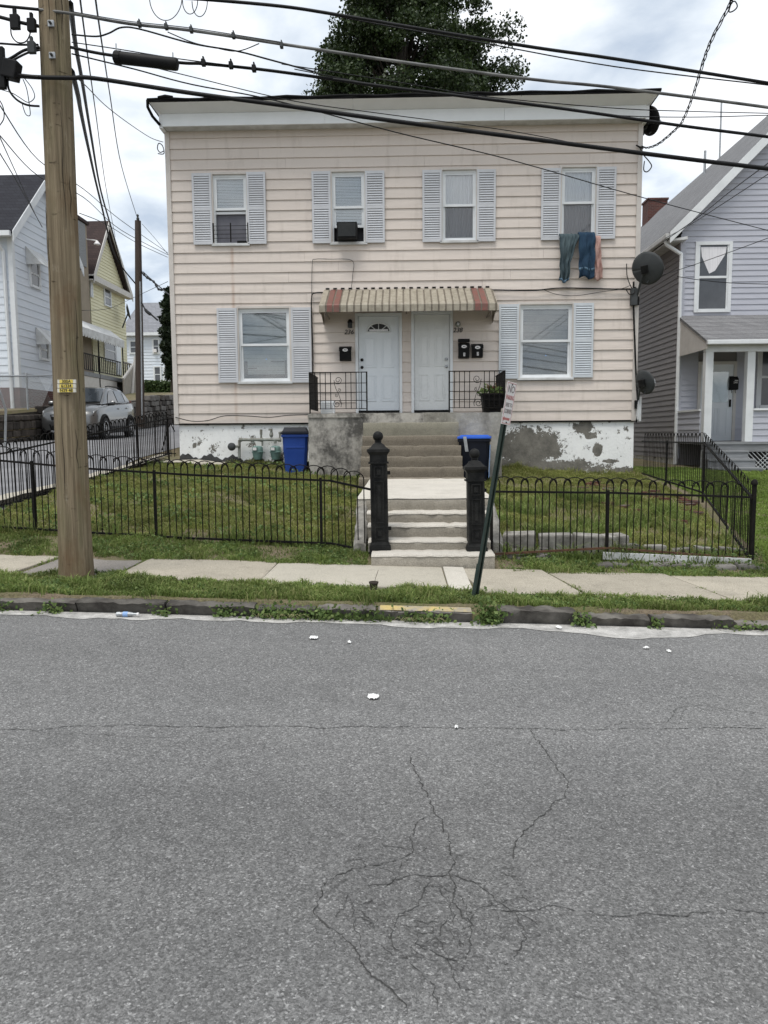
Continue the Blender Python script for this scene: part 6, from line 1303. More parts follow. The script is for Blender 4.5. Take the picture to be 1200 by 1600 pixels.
# ------------------------------------------------------------------ white house at the far left
WH = thing('white_house', 'white sided house with dark shingle roof at the far left', 'house', (-13, 26, 2.6))
WX, WY, WZ0, WZE = -13.0, 26.0, 3.3, 8.55
m = MB(); courses(m, (-26, WY), (WX, WY), WZ0, WZE, .25, (0, -1)); part('front_siding', m, MT['whitesid'], WH, kind='stuff')
m = MB(); RY = WY + 2.4; RZ = WZE + 2.3
for i in range(40):
    za = WZ0 + i * .25
    if za < WZE: ya, yb2 = WY, RY * 2 - WY
    else: f_ = (za + .2 - WZE) / (RZ - WZE); ya, yb2 = lerp(WY, RY, f_), lerp(2 * RY - WY, RY, f_)
    if yb2 - ya < .2: break
    courses(m, (WX, ya), (WX, yb2), za, za + .25, .25, (1, 0))
part('gable_siding', m, MT['whitesid'], WH, kind='stuff')
part('core', MB().box(-26, WX - .03, WY + .03, 2 * RY - WY, 2.2, WZE), MT['whitesid'], WH); part('gable_core', MB().prism([(WX - .04, WY + .1, WZE - .2), (WX - .04, 2 * RY - WY - .1, WZE - .2), (WX - .04, RY, RZ - .1)], (-12, 0, 0)), MT['whitesid'], WH)
part('brick_foundation', MB().box(-26, WX + .03, WY - .03, 2 * RY - WY, 2.0, WZ0), MT['brick'], WH)
rf = MB()
for s in (-1, 1):
    ye = WY - .4 if s < 0 else 2 * RY - WY + .4; ze = WZE - .3
    rf.hexa([(-26.5, ye, ze), (WX + .25, ye, ze), (WX + .25, RY, RZ + .05), (-26.5, RY, RZ + .05), (-26.5, ye, ze + .12), (WX + .25, ye, ze + .12), (WX + .25, RY, RZ + .17), (-26.5, RY, RZ + .17)])
part('roof', rf, MT['shindark'], WH)
for s in (-1, 1):
    rk = MB(); ye = WY - .4 if s < 0 else 2 * RY - WY + .4; ze = WZE - .3
    rk.hexa([(WX + .25, ye, ze - .25), (WX + .28, ye, ze - .25), (WX + .28, RY, RZ - .2), (WX + .25, RY, RZ - .2), (WX + .25, ye, ze + .1), (WX + .28, ye, ze + .1), (WX + .28, RY, RZ + .15), (WX + .25, RY, RZ + .15)]); part('rake_board', rk, MT['white'], WH)
part('gutter', MB().box(-26.5, WX + .2, WY - .52, WY - .38, WZE - .38, WZE - .22), MT['white'], WH); part('soffit', MB().box(-26.5, WX + .2, WY - .4, WY, WZE - .32, WZE - .29), MT['white'], WH)
part('corner_board', MB().box(WX - .12, WX + .04, WY - .05, WY + .12, WZ0, WZE), MT['white'], WH); part('downspout', MB().tube([(WX - .35, WY - .45, WZE - .3), (WX - .3, WY - .35, WZE - .5), (WX - .25, WY - .08, WZE - .8), (WX - .22, WY - .08, 2.5)], .06, 8), MT['white'], WH, smooth=True)
def px_y(px, X): return atx_(px, X)
def atx_(px, X, py=600): d = ray(px, py); return (EYE + d * (X / d.x))
for (pl_, pr2, pt, pb) in ((55, 68, 410, 447), (64, 76, 533, 560)):
    ya, yb2 = atx_(pl_, WX).y, atx_(pr2, WX).y; Ym = (ya + yb2) / 2; z0, z1 = at(62, pb, Ym).z, at(62, pt, Ym).z
    far_window(WH, ya, yb2, z0, z1, WX + .02, .08, plane='x')
    m = MB(); n = 6
    for i in range(n): y0_ = lerp(ya - .25, yb2 + .25, i / n); y1_ = lerp(ya - .25, yb2 + .25, (i + 1) / n); m.hexa([(WX + .02, y0_, z1 + .42), (WX + .04, y0_, z1 + .42), (WX + .04, y1_, z1 + .42), (WX + .02, y1_, z1 + .42), (WX + .55, y0_ + .01, z1 - .18), (WX + .57, y0_ + .01, z1 - .18), (WX + .57, y1_ - .01, z1 - .18), (WX + .55, y1_ - .01, z1 - .18)])
    m.prism([(WX + .03, ya - .25, z1 + .42), (WX + .56, ya - .25, z1 - .18), (WX + .03, ya - .25, z1 - .18)], (0, .02, 0)); part('window_awning', m, MT['dullwhite'], WH)

# ------------------------------------------------------------------ tan and yellow houses along the alley
TH = thing('tan_house', 'narrow tan stucco house standing between the white and yellow houses', 'house', (-14, 35.6, 3))
TX = -16.0; ty0, ty1 = atx_(118, TX).y, atx_(146, TX).y
def zpx(px, py, Y): return at(px, py, Y).z
part('wall', MB().box(-22, TX, ty0, ty1, 2.8, zpx(135, 352, ty1)), MT['stucco'], TH); part('parapet', MB().box(-22, TX + .12, ty0 - .1, ty1 + .06, zpx(135, 352, ty1) + .002, zpx(135, 347, ty1)), MT['shinbrown'], TH)
part('upper_wall', MB().box(TX + .003, TX + .05, ty0, ty1 - .3, zpx(135, 420, ty1), zpx(135, 353, ty1)), MT['greywood'], TH)
p = atx_(144, TX + .3, 380); part('lamp', MB().lathe([(.04, .12), (.16, -.04), (.16, -.08), (.03, -.08)], (TX + .55, p.y, zpx(144, 380, p.y)), 12).tube([(TX, p.y, zpx(144, 380, p.y) + .2), (TX + .55, p.y, zpx(144, 380, p.y) + .12)], .03, 6), MT['signwhite'], TH)
YH = thing('yellow_house', 'pale yellow gabled house with brown roof down the alley', 'house', (-16.2, 42, 4))
YX = -16.2; yy0, yy1 = atx_(147, YX).y, atx_(200, YX).y
ze_ = zpx(200, 455, yy1) ; zpk = zpx(170, 357, (yy0 + yy1) / 2); ymid = atx_(171, YX).y; zb0 = 3.2
m = MB()
for i in range(70):
    za = zb0 + i * .17
    if za < ze_: a, b = yy0, yy1
    else: f_ = (za + .15 - ze_) / (zpk - ze_); a, b = lerp(yy0, ymid, f_), lerp(yy1, ymid, f_)
    if b - a < .15: break
    courses(m, (YX, a), (YX, b), za, za + .17, .17, (1, 0), .03)
part('gable_siding', m, MT['yellowsid'], YH, kind='stuff'); part('core', MB().box(-26, YX - .03, yy0 + .05, yy1, 3, ze_), MT['yellowsid'], YH)
rf = MB()
for ye in (yy0 - .35, yy1 + .35):
    zz = ze_ - .35; rf.hexa([(-26, ye, zz), (YX + .35, ye, zz), (YX + .35, ymid, zpk + .15), (-26, ymid, zpk + .15), (-26, ye, zz + .15), (YX + .35, ye, zz + .15), (YX + .35, ymid, zpk + .3), (-26, ymid, zpk + .3)])
    rk = MB().hexa([(YX + .35, ye, zz - .2), (YX + .39, ye, zz - .2), (YX + .39, ymid, zpk - .05), (YX + .35, ymid, zpk - .05), (YX + .35, ye, zz + .16), (YX + .39, ye, zz + .16), (YX + .39, ymid, zpk + .31), (YX + .35, ymid, zpk + .31)]); part('rake_board', rk, MT['wallgrey'], YH)
part('roof', rf, MT['shinbrown'], YH); part('pent_cornice', MB().box(YX, YX + .38, yy0 - .35, yy1 + .35, ze_ - .42, ze_ - .12), MT['wallgrey'], YH)
for (a, b, t_, b_) in ((141.5, 149, 435, 462), (168, 177, 452, 477), (165, 181, 533, 563)):
    ya, yb2 = atx_(max(a, 147.6), YX).y, atx_(b, YX).y; yc = (ya + yb2) / 2; far_window(YH, ya, yb2, zpx((a + b) / 2, b_, yc), zpx((a + b) / 2, t_, yc), YX + .03, .08, plane='x')
ya, yb2 = atx_(181.5, YX).y, atx_(189, YX).y; part('door', MB().box(YX + .03, YX + .08, ya, yb2, zpx(185, 585, ya), zpx(185, 535, ya)), MT['door'], YH)
# scalloped porch awning, deck, rails and stair on the alley side
yA, yB = atx_(126, -15.2).y, atx_(190, -15.2).y; zA = zpx(150, 524, 38)
aw = thing('scalloped_awning', 'pale scalloped metal porch awning down the alley on the yellow house', 'awning', (-14.5, 38, zA))
n = 18
for i in range(n):
    a, b = lerp(yA, yB + .6, i / n), lerp(yA, yB + .6, (i + 1) / n); m = MB(); q = []
    m.hexa([(YX + .3, a, zA + .75), (YX + .3, b, zA + .75), (-15.2, b, zA + .22), (-15.2, a, zA + .22), (YX + .3, a, zA + .78), (YX + .3, b, zA + .78), (-15.2, b, zA + .25), (-15.2, a, zA + .25)]); mid = (a + b) / 2; w = (b - a) / 2
    m.prism([(-15.2, a, zA + .25), (-15.2, b, zA + .25), (-15.2, b, zA - .05)] + [(-15.2, mid + w * math.cos(R_(t)), zA - .05 - .14 * math.sin(R_(t))) for t in (20, 55, 90, 125, 160)] + [(-15.2, a, zA - .05)], (.02, 0, 0)); part('awning_panel', m, MT['dullwhite'], aw)
for yy in (yA + .2, lerp(yA, yB, .45), yB + .4): part('post', MB().tube([(-15.22, yy, 3.2), (-15.22, yy, zA + .2)], .035, 6), MT['black'], aw)
dk = thing('alley_porch', 'raised porch with dark railing and timber stair beside the yellow house', 'porch', (-14.5, 40, 3))
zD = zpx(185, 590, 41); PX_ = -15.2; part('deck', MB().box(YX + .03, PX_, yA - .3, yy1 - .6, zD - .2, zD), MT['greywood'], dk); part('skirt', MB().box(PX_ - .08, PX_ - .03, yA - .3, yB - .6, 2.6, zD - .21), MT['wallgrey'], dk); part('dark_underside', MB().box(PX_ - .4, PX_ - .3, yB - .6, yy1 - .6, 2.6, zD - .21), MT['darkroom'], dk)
part('rail', MB().bar((PX_, yA - .2, zD + .85), (PX_, yB, zD + .85), .05), MT['black'], dk); part('bottom_rail', MB().bar((PX_, yA - .2, zD + .1), (PX_, yB, zD + .1), .04), MT['black'], dk)
for i in range(24): yv = lerp(yA - .2, yB, i / 23); part('baluster', MB().box(PX_ - .015, PX_ + .015, yv - .015, yv + .015, zD + .12, zD + .83), MT['black'], dk)
yq0, yq1 = yB + .9, yy1 - .6
part('back_rail', MB().bar((PX_ - .2, yq0, zD + .95), (PX_ - .2, yq1, zD + .95), .08), MT['tanwood'], dk)
for i in range(8): yv = lerp(yq0, yq1, i / 7); part('back_baluster', MB().box(PX_ - .23, PX_ - .17, yv - .03, yv + .03, zD, zD + .93), MT['tanwood'], dk)
sA, sB = (-14.9, 43.2), (-14.7, 40.4); zrA, zrB = zpx(213, 562, 43.2), zpx(197, 592, 40.4); zlo = zpx(205, 640, 42)
part('stair_stringer', MB().hexa([(sA[0], sA[1], zlo), (sA[0] + .06, sA[1], zlo), (sB[0] + .06, sB[1], zlo - .1), (sB[0], sB[1], zlo - .1), (sA[0], sA[1], zrA - .08), (sA[0] + .06, sA[1], zrA - .08), (sB[0] + .06, sB[1], zrB - .08), (sB[0], sB[1], zrB - .08)]), MT['tanwood'], dk)
part('stair_rail', MB().bar((sA[0] + .03, sA[1], zrA), (sB[0] + .03, sB[1], zrB), .10), MT['wallgrey'], dk); part('stair_post', MB().box(sA[0] + .07, sA[0] + .18, sA[1] - .06, sA[1] + .06, zlo, zA + .3), MT['wallgrey'], dk); part('stair_foot_post', MB().bar((sB[0] + .12, sB[1] + .6, zlo - .6), (sA[0] + .14, sA[1] - .6, zrA + .1), .09), MT['wallgrey'], dk)
# far grey-roofed white house
GH = thing('far_white_house', 'distant white house with light grey roof behind the alley pole', 'house', (-22, 75, 6))
gx0, gx1 = at(196, 560, 75).x, at(300, 560, 75).x; gzb, gze, gzr = at(240, 606, 75).z - 1, at(240, 521, 75).z, at(240, 476, 80).z
m = MB(); courses(m, (gx0, 75), (gx1, 75), gzb, gze, .3, (0, -1), .04); part('siding', m, MT['whitesid'], GH, kind='stuff'); part('core', MB().box(gx0, gx1, 75.03, 85, gzb, gze), MT['whitesid'], GH)
part('roof', MB().hexa([(gx0 - .4, 74.5, gze - .1), (gx1, 74.5, gze - .1), (gx1, 80, gzr), (gx0 - .1, 80, gzr), (gx0 - .4, 74.5, gze + .1), (gx1, 74.5, gze + .1), (gx1, 80, gzr + .2), (gx0 - .1, 80, gzr + .2)]), MT['shinlight'], GH); part('eave_board', MB().box(gx0 - .4, gx1, 74.42, 74.5, gze - .25, gze + .05), MT['white'], GH)
for l, r_, t, b in ((204, 214, 534, 551), (240, 248, 531, 551), (256, 264, 532, 550), (242, 251, 574, 596), (257, 266, 575, 594)):
    x0, x1, z0, z1 = rect(l, r_, t, b, 75); far_window(GH, x0, x1, z0, z1, 74.96, .12, curtain=.0 if t > 570 else None, frame_d=.08)
x0, x1, z0, z1 = rect(241, 246, 546, 551, 75); part('window_unit', MB().box(x0, x1, 74.6, 74.9, z0, z1), MT['signwhite'], GH)

# ------------------------------------------------------------------ alley: pole, walls, chain link, car
fpz = gz(-10.3, 30)
fp_ = thing('utility_pole', 'distant dark wooden utility pole behind the silver car', 'utility pole', (at(217, 650, 30).x, 30, fpz))
pb, pt_ = at(219, 655, 30), at(215.5, 345, 30)
part('shaft', MB().tube([pb - Vector((0, 0, .3)), pb.lerp(pt_, .5), pt_], [.17, .15, .115], 12), MT['poledark'], fp_, smooth=True); part('insulator', MB().lathe([(.05, 0), (.06, .08), (.03, .14), (.05, .2), (.01, .25)], pt_, 10), MT['dish'], fp_)
part('riser', MB().tube([at(222, 655, 29.8), at(221, 540, 29.8), at(219, 440, 29.8)], .035, 6), MT['galv'], fp_)
m = MB().tube(smooth_path([at(*q) for q in ((221, 425, 30), (230, 434, 29), (240, 440, 28), (248, 452, 27), (256, 452, 25))]), [.03 + .02 * (i % 3 == 0) for i in range(25)], 6); single('wire_bundle', m, MT['cable'], 'knotted black wire bundle leaving the alley pole toward the beige house', 'cable', smooth='all')
m = MB().tube(smooth_path([at(*q) for q in ((220, 470, 30), (228, 485, 29), (238, 493, 28), (246, 500, 27))]), [.03 + .03 * (5 < i < 11) for i in range(19)], 6); single('wire_bundle', m, MT['cable'], 'lower black wire bundle with a thick sleeve on the alley pole', 'cable', smooth='all')
c = at(201, 487, 44); dsh = thing('satellite_dish', 'dark satellite dish on the back corner of the yellow house', 'satellite dish', tuple(c)); q = Vector((.9, .35, .2)).normalized().to_track_quat('Z', 'Y').to_matrix()
part('reflector', MB().lathe([(.05, -.1), (.25, -.08), (.45, 0), (.46, .01)], c, 18, q), MT['dish'], dsh, smooth=True); part('mast', MB().tube([c, c + Vector((-.4, 0, -.9))], .04, 6), MT['dish'], dsh)
def stone_wall(label, p0, p1, z0f, z1f, nrm, seed, sw_=.38, sh=.22, mats=('stone',)):
    rng = random.Random(seed); a, b = Vector((*p0, 0)), Vector((*p1, 0)); d = (b - a); L = d.length; d.normalize(); nv = Vector((*nrm, 0)); t = thing('stone_wall', label, 'wall', (p0[0], p0[1], z0f(0)))
    part('core', MB().hexa([a + Vector((0, 0, z0f(0) - .3)) - nv * .05, b + Vector((0, 0, z0f(1) - .3)) - nv * .05, b + Vector((0, 0, z0f(1) - .3)) - nv * .4, a + Vector((0, 0, z0f(0) - .3)) - nv * .4, a + Vector((0, 0, z1f(0) - .05)) - nv * .05, b + Vector((0, 0, z1f(1) - .05)) - nv * .05, b + Vector((0, 0, z1f(1) - .05)) - nv * .4, a + Vector((0, 0, z1f(0) - .05)) - nv * .4]), MT['stone'], t)
    z = 0; hmax = max(z1f(0) - z0f(0), z1f(1) - z0f(1))
    while z < hmax - .05:
        h = sh * rng.uniform(.75, 1.25); x = rng.uniform(-.2, 0)
        while x < L:
            w = sw_ * rng.uniform(.6, 1.5); f_ = min(1, max(0, (x + w / 2) / L)); zb = lerp(z0f(0), z0f(1), f_) + z
            if zb + h * .5 < lerp(z1f(0), z1f(1), f_):
                M3 = Matrix((d, nv, Vector((0, 0, 1)))).transposed() @ Matrix.Rotation(rng.uniform(-.05, .05), 3, 'Y') @ Matrix.Rotation(rng.uniform(-.06, .06), 3, 'Z')
                part('stone', MB().obox(a + d * (x + w / 2) + nv * rng.uniform(-.03, .05) + Vector((0, 0, zb + h / 2)), (w - .03, .28, h - .025), M3), MT[mats[rng.randrange(len(mats))]], t, bevel=.03)
            x += w
        z += h
stone_wall('dark stone retaining wall along the alley below the white house', (-11.72, 19.5), (-11.72, 30.0), lambda f: interp(AL, lerp(19.5, 30, f)), lambda f: interp(LT, lerp(19.5, 30, f)) + .08, (1, 0), 1)
stone_wall('pale grey stone wall behind the distant alley pole', (-11.70, 30.0), (-11.70, 45.0), lambda f: interp(AL, lerp(30, 44.5, f)) - .05, lambda f: lerp(2.95, 4.12, f), (1, 0), 2, .55, .24, ('greystone', 'greystone', 'stone'))
cl = thing('chain_link_fence', 'chain link fence on top of the stone wall by the white house', 'fence', (-11.95, 21, 2.3))
for yy in (20.0, 22.2, 24.4, 26.3): part('post', MB().tube([(-11.95, yy, interp(LT, yy) - .1), (-11.95, yy, interp(LT, yy) + 1.15)], .035, 8), MT['galv'], cl)
part('top_rail', MB().tube([(-11.95, 20, interp(LT, 20) + 1.1), (-11.95, 26.3, interp(LT, 26.3) + 1.1)], .025, 6), MT['galv'], cl)
m = MB()
for i in range(70):
    for s in (-1, 1):
        y0 = 20 + i * .09; y1 = y0 + s * 1.05
        if 19.9 < y1 < 26.4: m.bar((-11.95, y0, interp(LT, y0) + .05), (-11.95, y1, interp(LT, y1) + 1.08), .006)
part('wire_mesh', m, MT['galv'], cl, kind='stuff')
single('front_stair_rail', MB().tube([at(-4, 605, 19), at(0, 612, 19), at(9, 640, 19.3), at(8, 700, 19.3)], .03, 6), MT['galv'], 'grey pipe handrail end at the left picture edge', 'handrail', smooth=True)

# silver SUV, local frame: x to its left-right, -y forward
car = thing('parked_car', 'silver compact SUV parked in the alley facing the street', 'car', (-10.50, 23.9, interp(AL, 24.0) + .01)); car.rotation_euler = (R_(1.2), 0, R_(3.0)); car.scale = (1, 1, 1.06)
ST = [(0.00, .66, .30, .62, .70), (.06, .78, .24, .70, .80), (.20, .85, .20, .84, .90), (.45, .89, .22, .93, .97), (.80, .905, .24, .99, 1.03), (1.15, .91, .25, 1.03, 1.08), (1.6, .91, .25, 1.06, 1.11), (2.4, .91, .25, 1.09, 1.14), (3.2, .91, .25, 1.13, 1.18), (3.8, .90, .26, 1.16, 1.20), (4.2, .86, .30, 1.14, 1.18), (4.42, .80, .38, 1.02, 1.08), (4.5, .72, .45, .9, .98)]
rows = []
for y, w, zb, zs, zt in ST:
    half = [(w * .9, zb), (w, zb + .14), (w + .012, lerp(zb, zs, .45)), (w + .004, lerp(zb, zs, .75)), (w - .03, zs - .02), (w - .10, zt - .02), (w * .5, zt + .02)]
    rows.append([(x, y, z) for x, z in half] + [(0, y, zt + .03)] + [(-x, y, z) for x, z in half[::-1]])
m = MB().grid(rows); n = len(rows[0]); m.f += [tuple(range(n)), tuple(range(len(m.v) - n, len(m.v)))]
part('body', m, MT['carpaint'], car, local=True, smooth=True)
GS = [(1.02, .80, 1.07, .74, 1.09), (1.35, .81, 1.10, .70, 1.27), (1.85, .82, 1.12, .63, 1.56), (2.2, .82, 1.13, .62, 1.62), (2.9, .82, 1.15, .61, 1.635), (3.5, .80, 1.17, .59, 1.60), (3.95, .78, 1.18, .58, 1.52), (4.25, .74, 1.17, .60, 1.28), (4.36, .72, 1.12, .64, 1.14)]
rows = []
for y, wb2, zb, wt, zt in GS: rows.append([(wb2, y, zb), (lerp(wb2, wt, .5) + .01, y, lerp(zb, zt, .5)), (wt + .02, y, zt - .03), (wt - .05, y, zt), (0, y, zt + .02), (-wt + .05, y, zt), (-wt - .02, y, zt - .03), (-lerp(wb2, wt, .5) - .01, y, lerp(zb, zt, .5)), (-wb2, y, zb)])
part('cabin', MB().grid(rows), MT['carpaint'], car, local=True, smooth='all')
def gp(y, f):      # point on the cabin side at station y, fraction f of its height
    T = lambda k: interp([(g[0], g[k]) for g in GS], y); wb2, zb, wt, zt = T(1), T(2), T(3), T(4); return (lerp(wb2, wt + .02, f) + .012 + .012 * math.sin(math.pi * f), y, lerp(zb, zt - .03, f))
for s in (-1, 1):
    for pts in (((1.45, .08), (2.42, .06), (2.42, .90), (2.05, .90), (1.80, .72)), ((2.50, .06), (3.32, .06), (3.36, .88), (2.50, .90)), ((3.40, .06), (3.95, .10), (3.82, .60), (3.44, .86))):
        P = [gp(*p_) for p_ in pts]; part('side_window', MB().prism([(s * x, y, z) for x, y, z in P], (s * .006, 0, 0)), MT['carglass'], car, local=True)
    part('mirror', MB().lathe([(.02, -.09), (.07, -.07), (.085, 0), (.07, .06), (.02, .09)], (s * 1.0, 1.42, 1.12), 12, Matrix.Rotation(R_(90), 3, 'Y')), MT['carpaint'], car, local=True, smooth=True)
    part('mirror_stem', MB().box(s * .84, s * .95, 1.40, 1.46, 1.04, 1.09), MT['rubber'], car, local=True)
    part('headlight', MB().hexa([(s * .50, -.0 + .045, .70), (s * .78, .12, .72), (s * .80, .30, .74), (s * .52, .2, .72), (s * .50, .10, .79), (s * .80, .20, .86), (s * .86, .52, .93), (s * .56, .26, .82)]), MT['lamp'], car, local=True)
    part('headlight_rim', MB().hexa([(s * .48, .035, .69), (s * .80, .11, .71), (s * .82, .2, .71), (s * .5, .1, .69), (s * .48, .04, .715), (s * .80, .115, .735), (s * .82, .2, .735), (s * .5, .1, .715)]), MT['rubber'], car, local=True)
    part('fog_recess', MB().hexa([(s * .44, -.015, .30), (s * .76, .05, .30), (s * .76, .2, .30), (s * .44, .1, .30), (s * .5, -.012, .47), (s * .80, .06, .50), (s * .80, .2, .5), (s * .5, .1, .47)]), MT['rubber'], car, local=True)
    part('tail_lamp', MB().box(s * .60, s * .72, 4.34, 4.42, .98, 1.25), MT['red'], car, local=True)
    part('sill_cladding', MB().box(s * .87, s * .935, .9, 3.75, .22, .40), MT['rubber'], car, local=True, bevel=.02)
    part('door_handle', MB().box(s * .912, s * .935, 2.25, 2.42, .93, .965).box(s * .912, s * .935, 3.15, 3.32, .96, .995), MT['chrome'], car, local=True)
    ry = Matrix.Rotation(R_(90), 3, 'Y')
    for yw in (.83, 3.52):
        part('arch_cladding', MB().tube([(s * .915, yw + .40 * math.cos(a_), .34 + .40 * math.sin(a_)) for a_ in [math.pi * k / 14 - .15 for k in range(16)]], .045, 6), MT['rubber'], car, local=True, smooth='all')
        part('arch_well', MB().lathe([(.05, -.06), (.40, -.06), (.40, .015), (.05, .015)], (s * .905, yw, .34), 20, ry), MT['rubber'], car, local=True)
        wh = part('wheel', MB().lathe([(.20, -.10), (.32, -.10), (.345, -.05), (.345, .05), (.32, .10), (.21, .10)], (s * .845, yw, .345), 24, ry), MT['rubber'], car, local=True, smooth=True)
        m = MB().lathe([(.03, .085), (.07, .09), (.07, .10), (.02, .11)], (s * .845, yw, .345), 12, ry @ Matrix.Diagonal((1, 1, s)))
        for k in range(5):
            a_ = k * 2 * math.pi / 5; m.bar((s * .95, yw + .05 * math.cos(a_), .345 + .05 * math.sin(a_)), (s * .945, yw + .21 * math.cos(a_), .345 + .21 * math.sin(a_)), .05, .02)
        m.tube([(s * .944, yw + .21 * math.cos(a_), .345 + .21 * math.sin(a_)) for a_ in [2 * math.pi * k / 20 for k in range(21)]], .014, 5); part('rim', m, MT['chrome'], wh, local=True)
P = [(-.70, 1.10, 1.125), (.70, 1.10, 1.125), (.60, 1.80, 1.545), (-.60, 1.80, 1.545)]; part('windshield', MB().add([(x, y - .03, z + .03) for x, y, z in P] + [(0, 1.02, 1.15), (0, 1.75, 1.59)], [(0, 4, 5, 3), (4, 1, 2, 5)]), MT['carglass'], car, local=True)
part('grille', MB().hexa([(-.46, -.035, .60), (.46, -.035, .60), (.46, .1, .60), (-.46, .1, .60), (-.50, -.01, .76), (.50, -.01, .76), (.5, .1, .76), (-.5, .1, .76)]), MT['rubber'], car, local=True); part('grille_bar', MB().box(-.44, .44, -.045, -.036, .70, .735), MT['chrome'], car, local=True); part('badge', MB().box(-.08, .08, -.055, -.046, .66, .75), MT['chrome'], car, local=True, bevel=.01)
part('bumper_intake', MB().box(-.46, .46, -.03, .05, .30, .44), MT['rubber'], car, local=True, bevel=.02); part('skid_plate', MB().box(-.5, .5, -.015, .1, .24, .298), MT['chrome'], car, local=True); part('plate_panel', MB().box(-.16, .16, -.05, -.035, .47, .58), MT['signwhite'], car, local=True)
for s in (-1, 1): part('roof_rail', MB().tube([(s * .56, 2.1, 1.64), (s * .57, 2.3, 1.67), (s * .56, 3.4, 1.66), (s * .55, 3.6, 1.61)], .018, 6), MT['rubber'], car, local=True)

# ------------------------------------------------------------------ vegetation
def leaves_np(P, size, seed, up=.3, aspect=.42):
    rng = np.random.default_rng(seed); n = len(P); d = rng.normal(size=(n, 3)); d[:, 2] += up; d /= np.linalg.norm(d, axis=1)[:, None]; e = np.cross(d, rng.normal(size=(n, 3))); e /= np.linalg.norm(e, axis=1)[:, None] + 1e-9
    s = (size * rng.uniform(.55, 1.4, n))[:, None]; c = P
    V = np.stack([c, c + d * s * .5 - e * s * aspect, c + d * s, c + d * s * .5 + e * s * aspect], 1).reshape(-1, 3)
    return V, 4, rng.random(n)
def np_mesh(name, V, k, rnd):
    n = len(V) // k; me = bpy.data.meshes.new(name); me.vertices.add(len(V)); me.vertices.foreach_set('co', V.astype(np.float32).ravel()); me.loops.add(len(V)); me.loops.foreach_set('vertex_index', np.arange(len(V), dtype=np.int32)); me.polygons.add(n); me.polygons.foreach_set('loop_start', np.arange(0, n * k, k, dtype=np.int32)); me.polygons.foreach_set('loop_total', np.full(n, k, np.int32))
    a_ = me.attributes.new('rnd', 'FLOAT', 'FACE'); a_.data.foreach_set('value', rnd.astype(np.float32)); me.update(calc_edges=True); me.validate(); return me
HXs, HYs = np.arange(-5.7, 14.01, .1), np.arange(6.6, 20.01, .1)
HG = np.array([[gz(x, y) for x in HXs] for y in HYs])
def gzv(x, y):
    fx = np.clip((x - HXs[0]) / .1, 0, len(HXs) - 1.001); fy_ = np.clip((y - HYs[0]) / .1, 0, len(HYs) - 1.001); i, j = fx.astype(int), fy_.astype(int); u, v_ = fx - i, fy_ - j
    return (HG[j, i] * (1 - u) + HG[j, i + 1] * u) * (1 - v_) + (HG[j + 1, i] * (1 - u) + HG[j + 1, i + 1] * u) * v_
def nz(x, y, s, k=0): return (np.sin(x * s + 1.3 * k) * np.sin(y * s * 1.13 + 2.1 * k + .6 * np.sin(x * s * .7)) + .6 * np.sin(x * s * 2.3 + y * s * 1.7 + k) + .4 * np.sin(x * s * 4.1 - y * s * 3.7 + 2 * k)) / 2.0
def sample(n, x0, x1, y0, y1, mask, seed):
    rng = np.random.default_rng(seed); x, y = rng.uniform(x0, x1, n), rng.uniform(y0, y1, n); k = mask(x, y); return x[k], y[k]
def blades(x, y, hmin, hmax, w, seed, lean=.5):
    rng = np.random.default_rng(seed); n = len(x); h = rng.uniform(hmin, hmax, n) * np.clip(1 + .6 * nz(x, y, 4.3, 5) + .35 * nz(x, y, 13, 8), .35, 2.4); a_ = rng.uniform(0, 2 * np.pi, n); l = rng.uniform(.1, lean, n) * h; b = rng.uniform(0, 2 * np.pi, n); z = gzv(x, y) - .012
    wx, wy = np.cos(a_) * w * rng.uniform(.6, 1.3, n) / 2, np.sin(a_) * w * rng.uniform(.6, 1.3, n) / 2; lx, ly = np.cos(b) * l, np.sin(b) * l
    B0 = np.stack([x - wx, y - wy, z], 1); B1 = np.stack([x + wx, y + wy, z], 1); M0 = np.stack([x - wx * .8 + lx * .35, y - wy * .8 + ly * .35, z + h * .6], 1); M1 = np.stack([x + wx * .8 + lx * .35, y + wy * .8 + ly * .35, z + h * .6], 1); T = np.stack([x + lx, y + ly, z + h * (1 - .25 * lean)], 1)
    r = np.clip(rng.random(n) * .8 + .2 * (nz(x, y, 1.4, 2) * .5 + .5), 0, 1)
    V = np.concatenate([np.stack([B0, B1, M1], 1).reshape(-1, 3), np.stack([B0, M1, M0], 1).reshape(-1, 3), np.stack([M0, M1, T], 1).reshape(-1, 3)]); return V, 3, np.concatenate([r, r, r])
def stuff(name, label, cat, V, k, r, mat):
    o = link(name, np_mesh(name, V, k, r), mat); o['kind'] = 'stuff'; o['label'] = label; o['category'] = cat; return o
sxm = np.array([(a + b) / 2 for a, b, *_ in SL]); sy0 = np.array([q[3] for q in SL]); sy1 = np.array([q[4] for q in SL])
def front_edge(x): return np.interp(x, sxm, sy0)
def back_edge(x): return np.interp(x, sxm, sy1)
pole_ok = lambda x, y: (x + 3.28) ** 2 + (y - 7.53) ** 2 > .19 ** 2
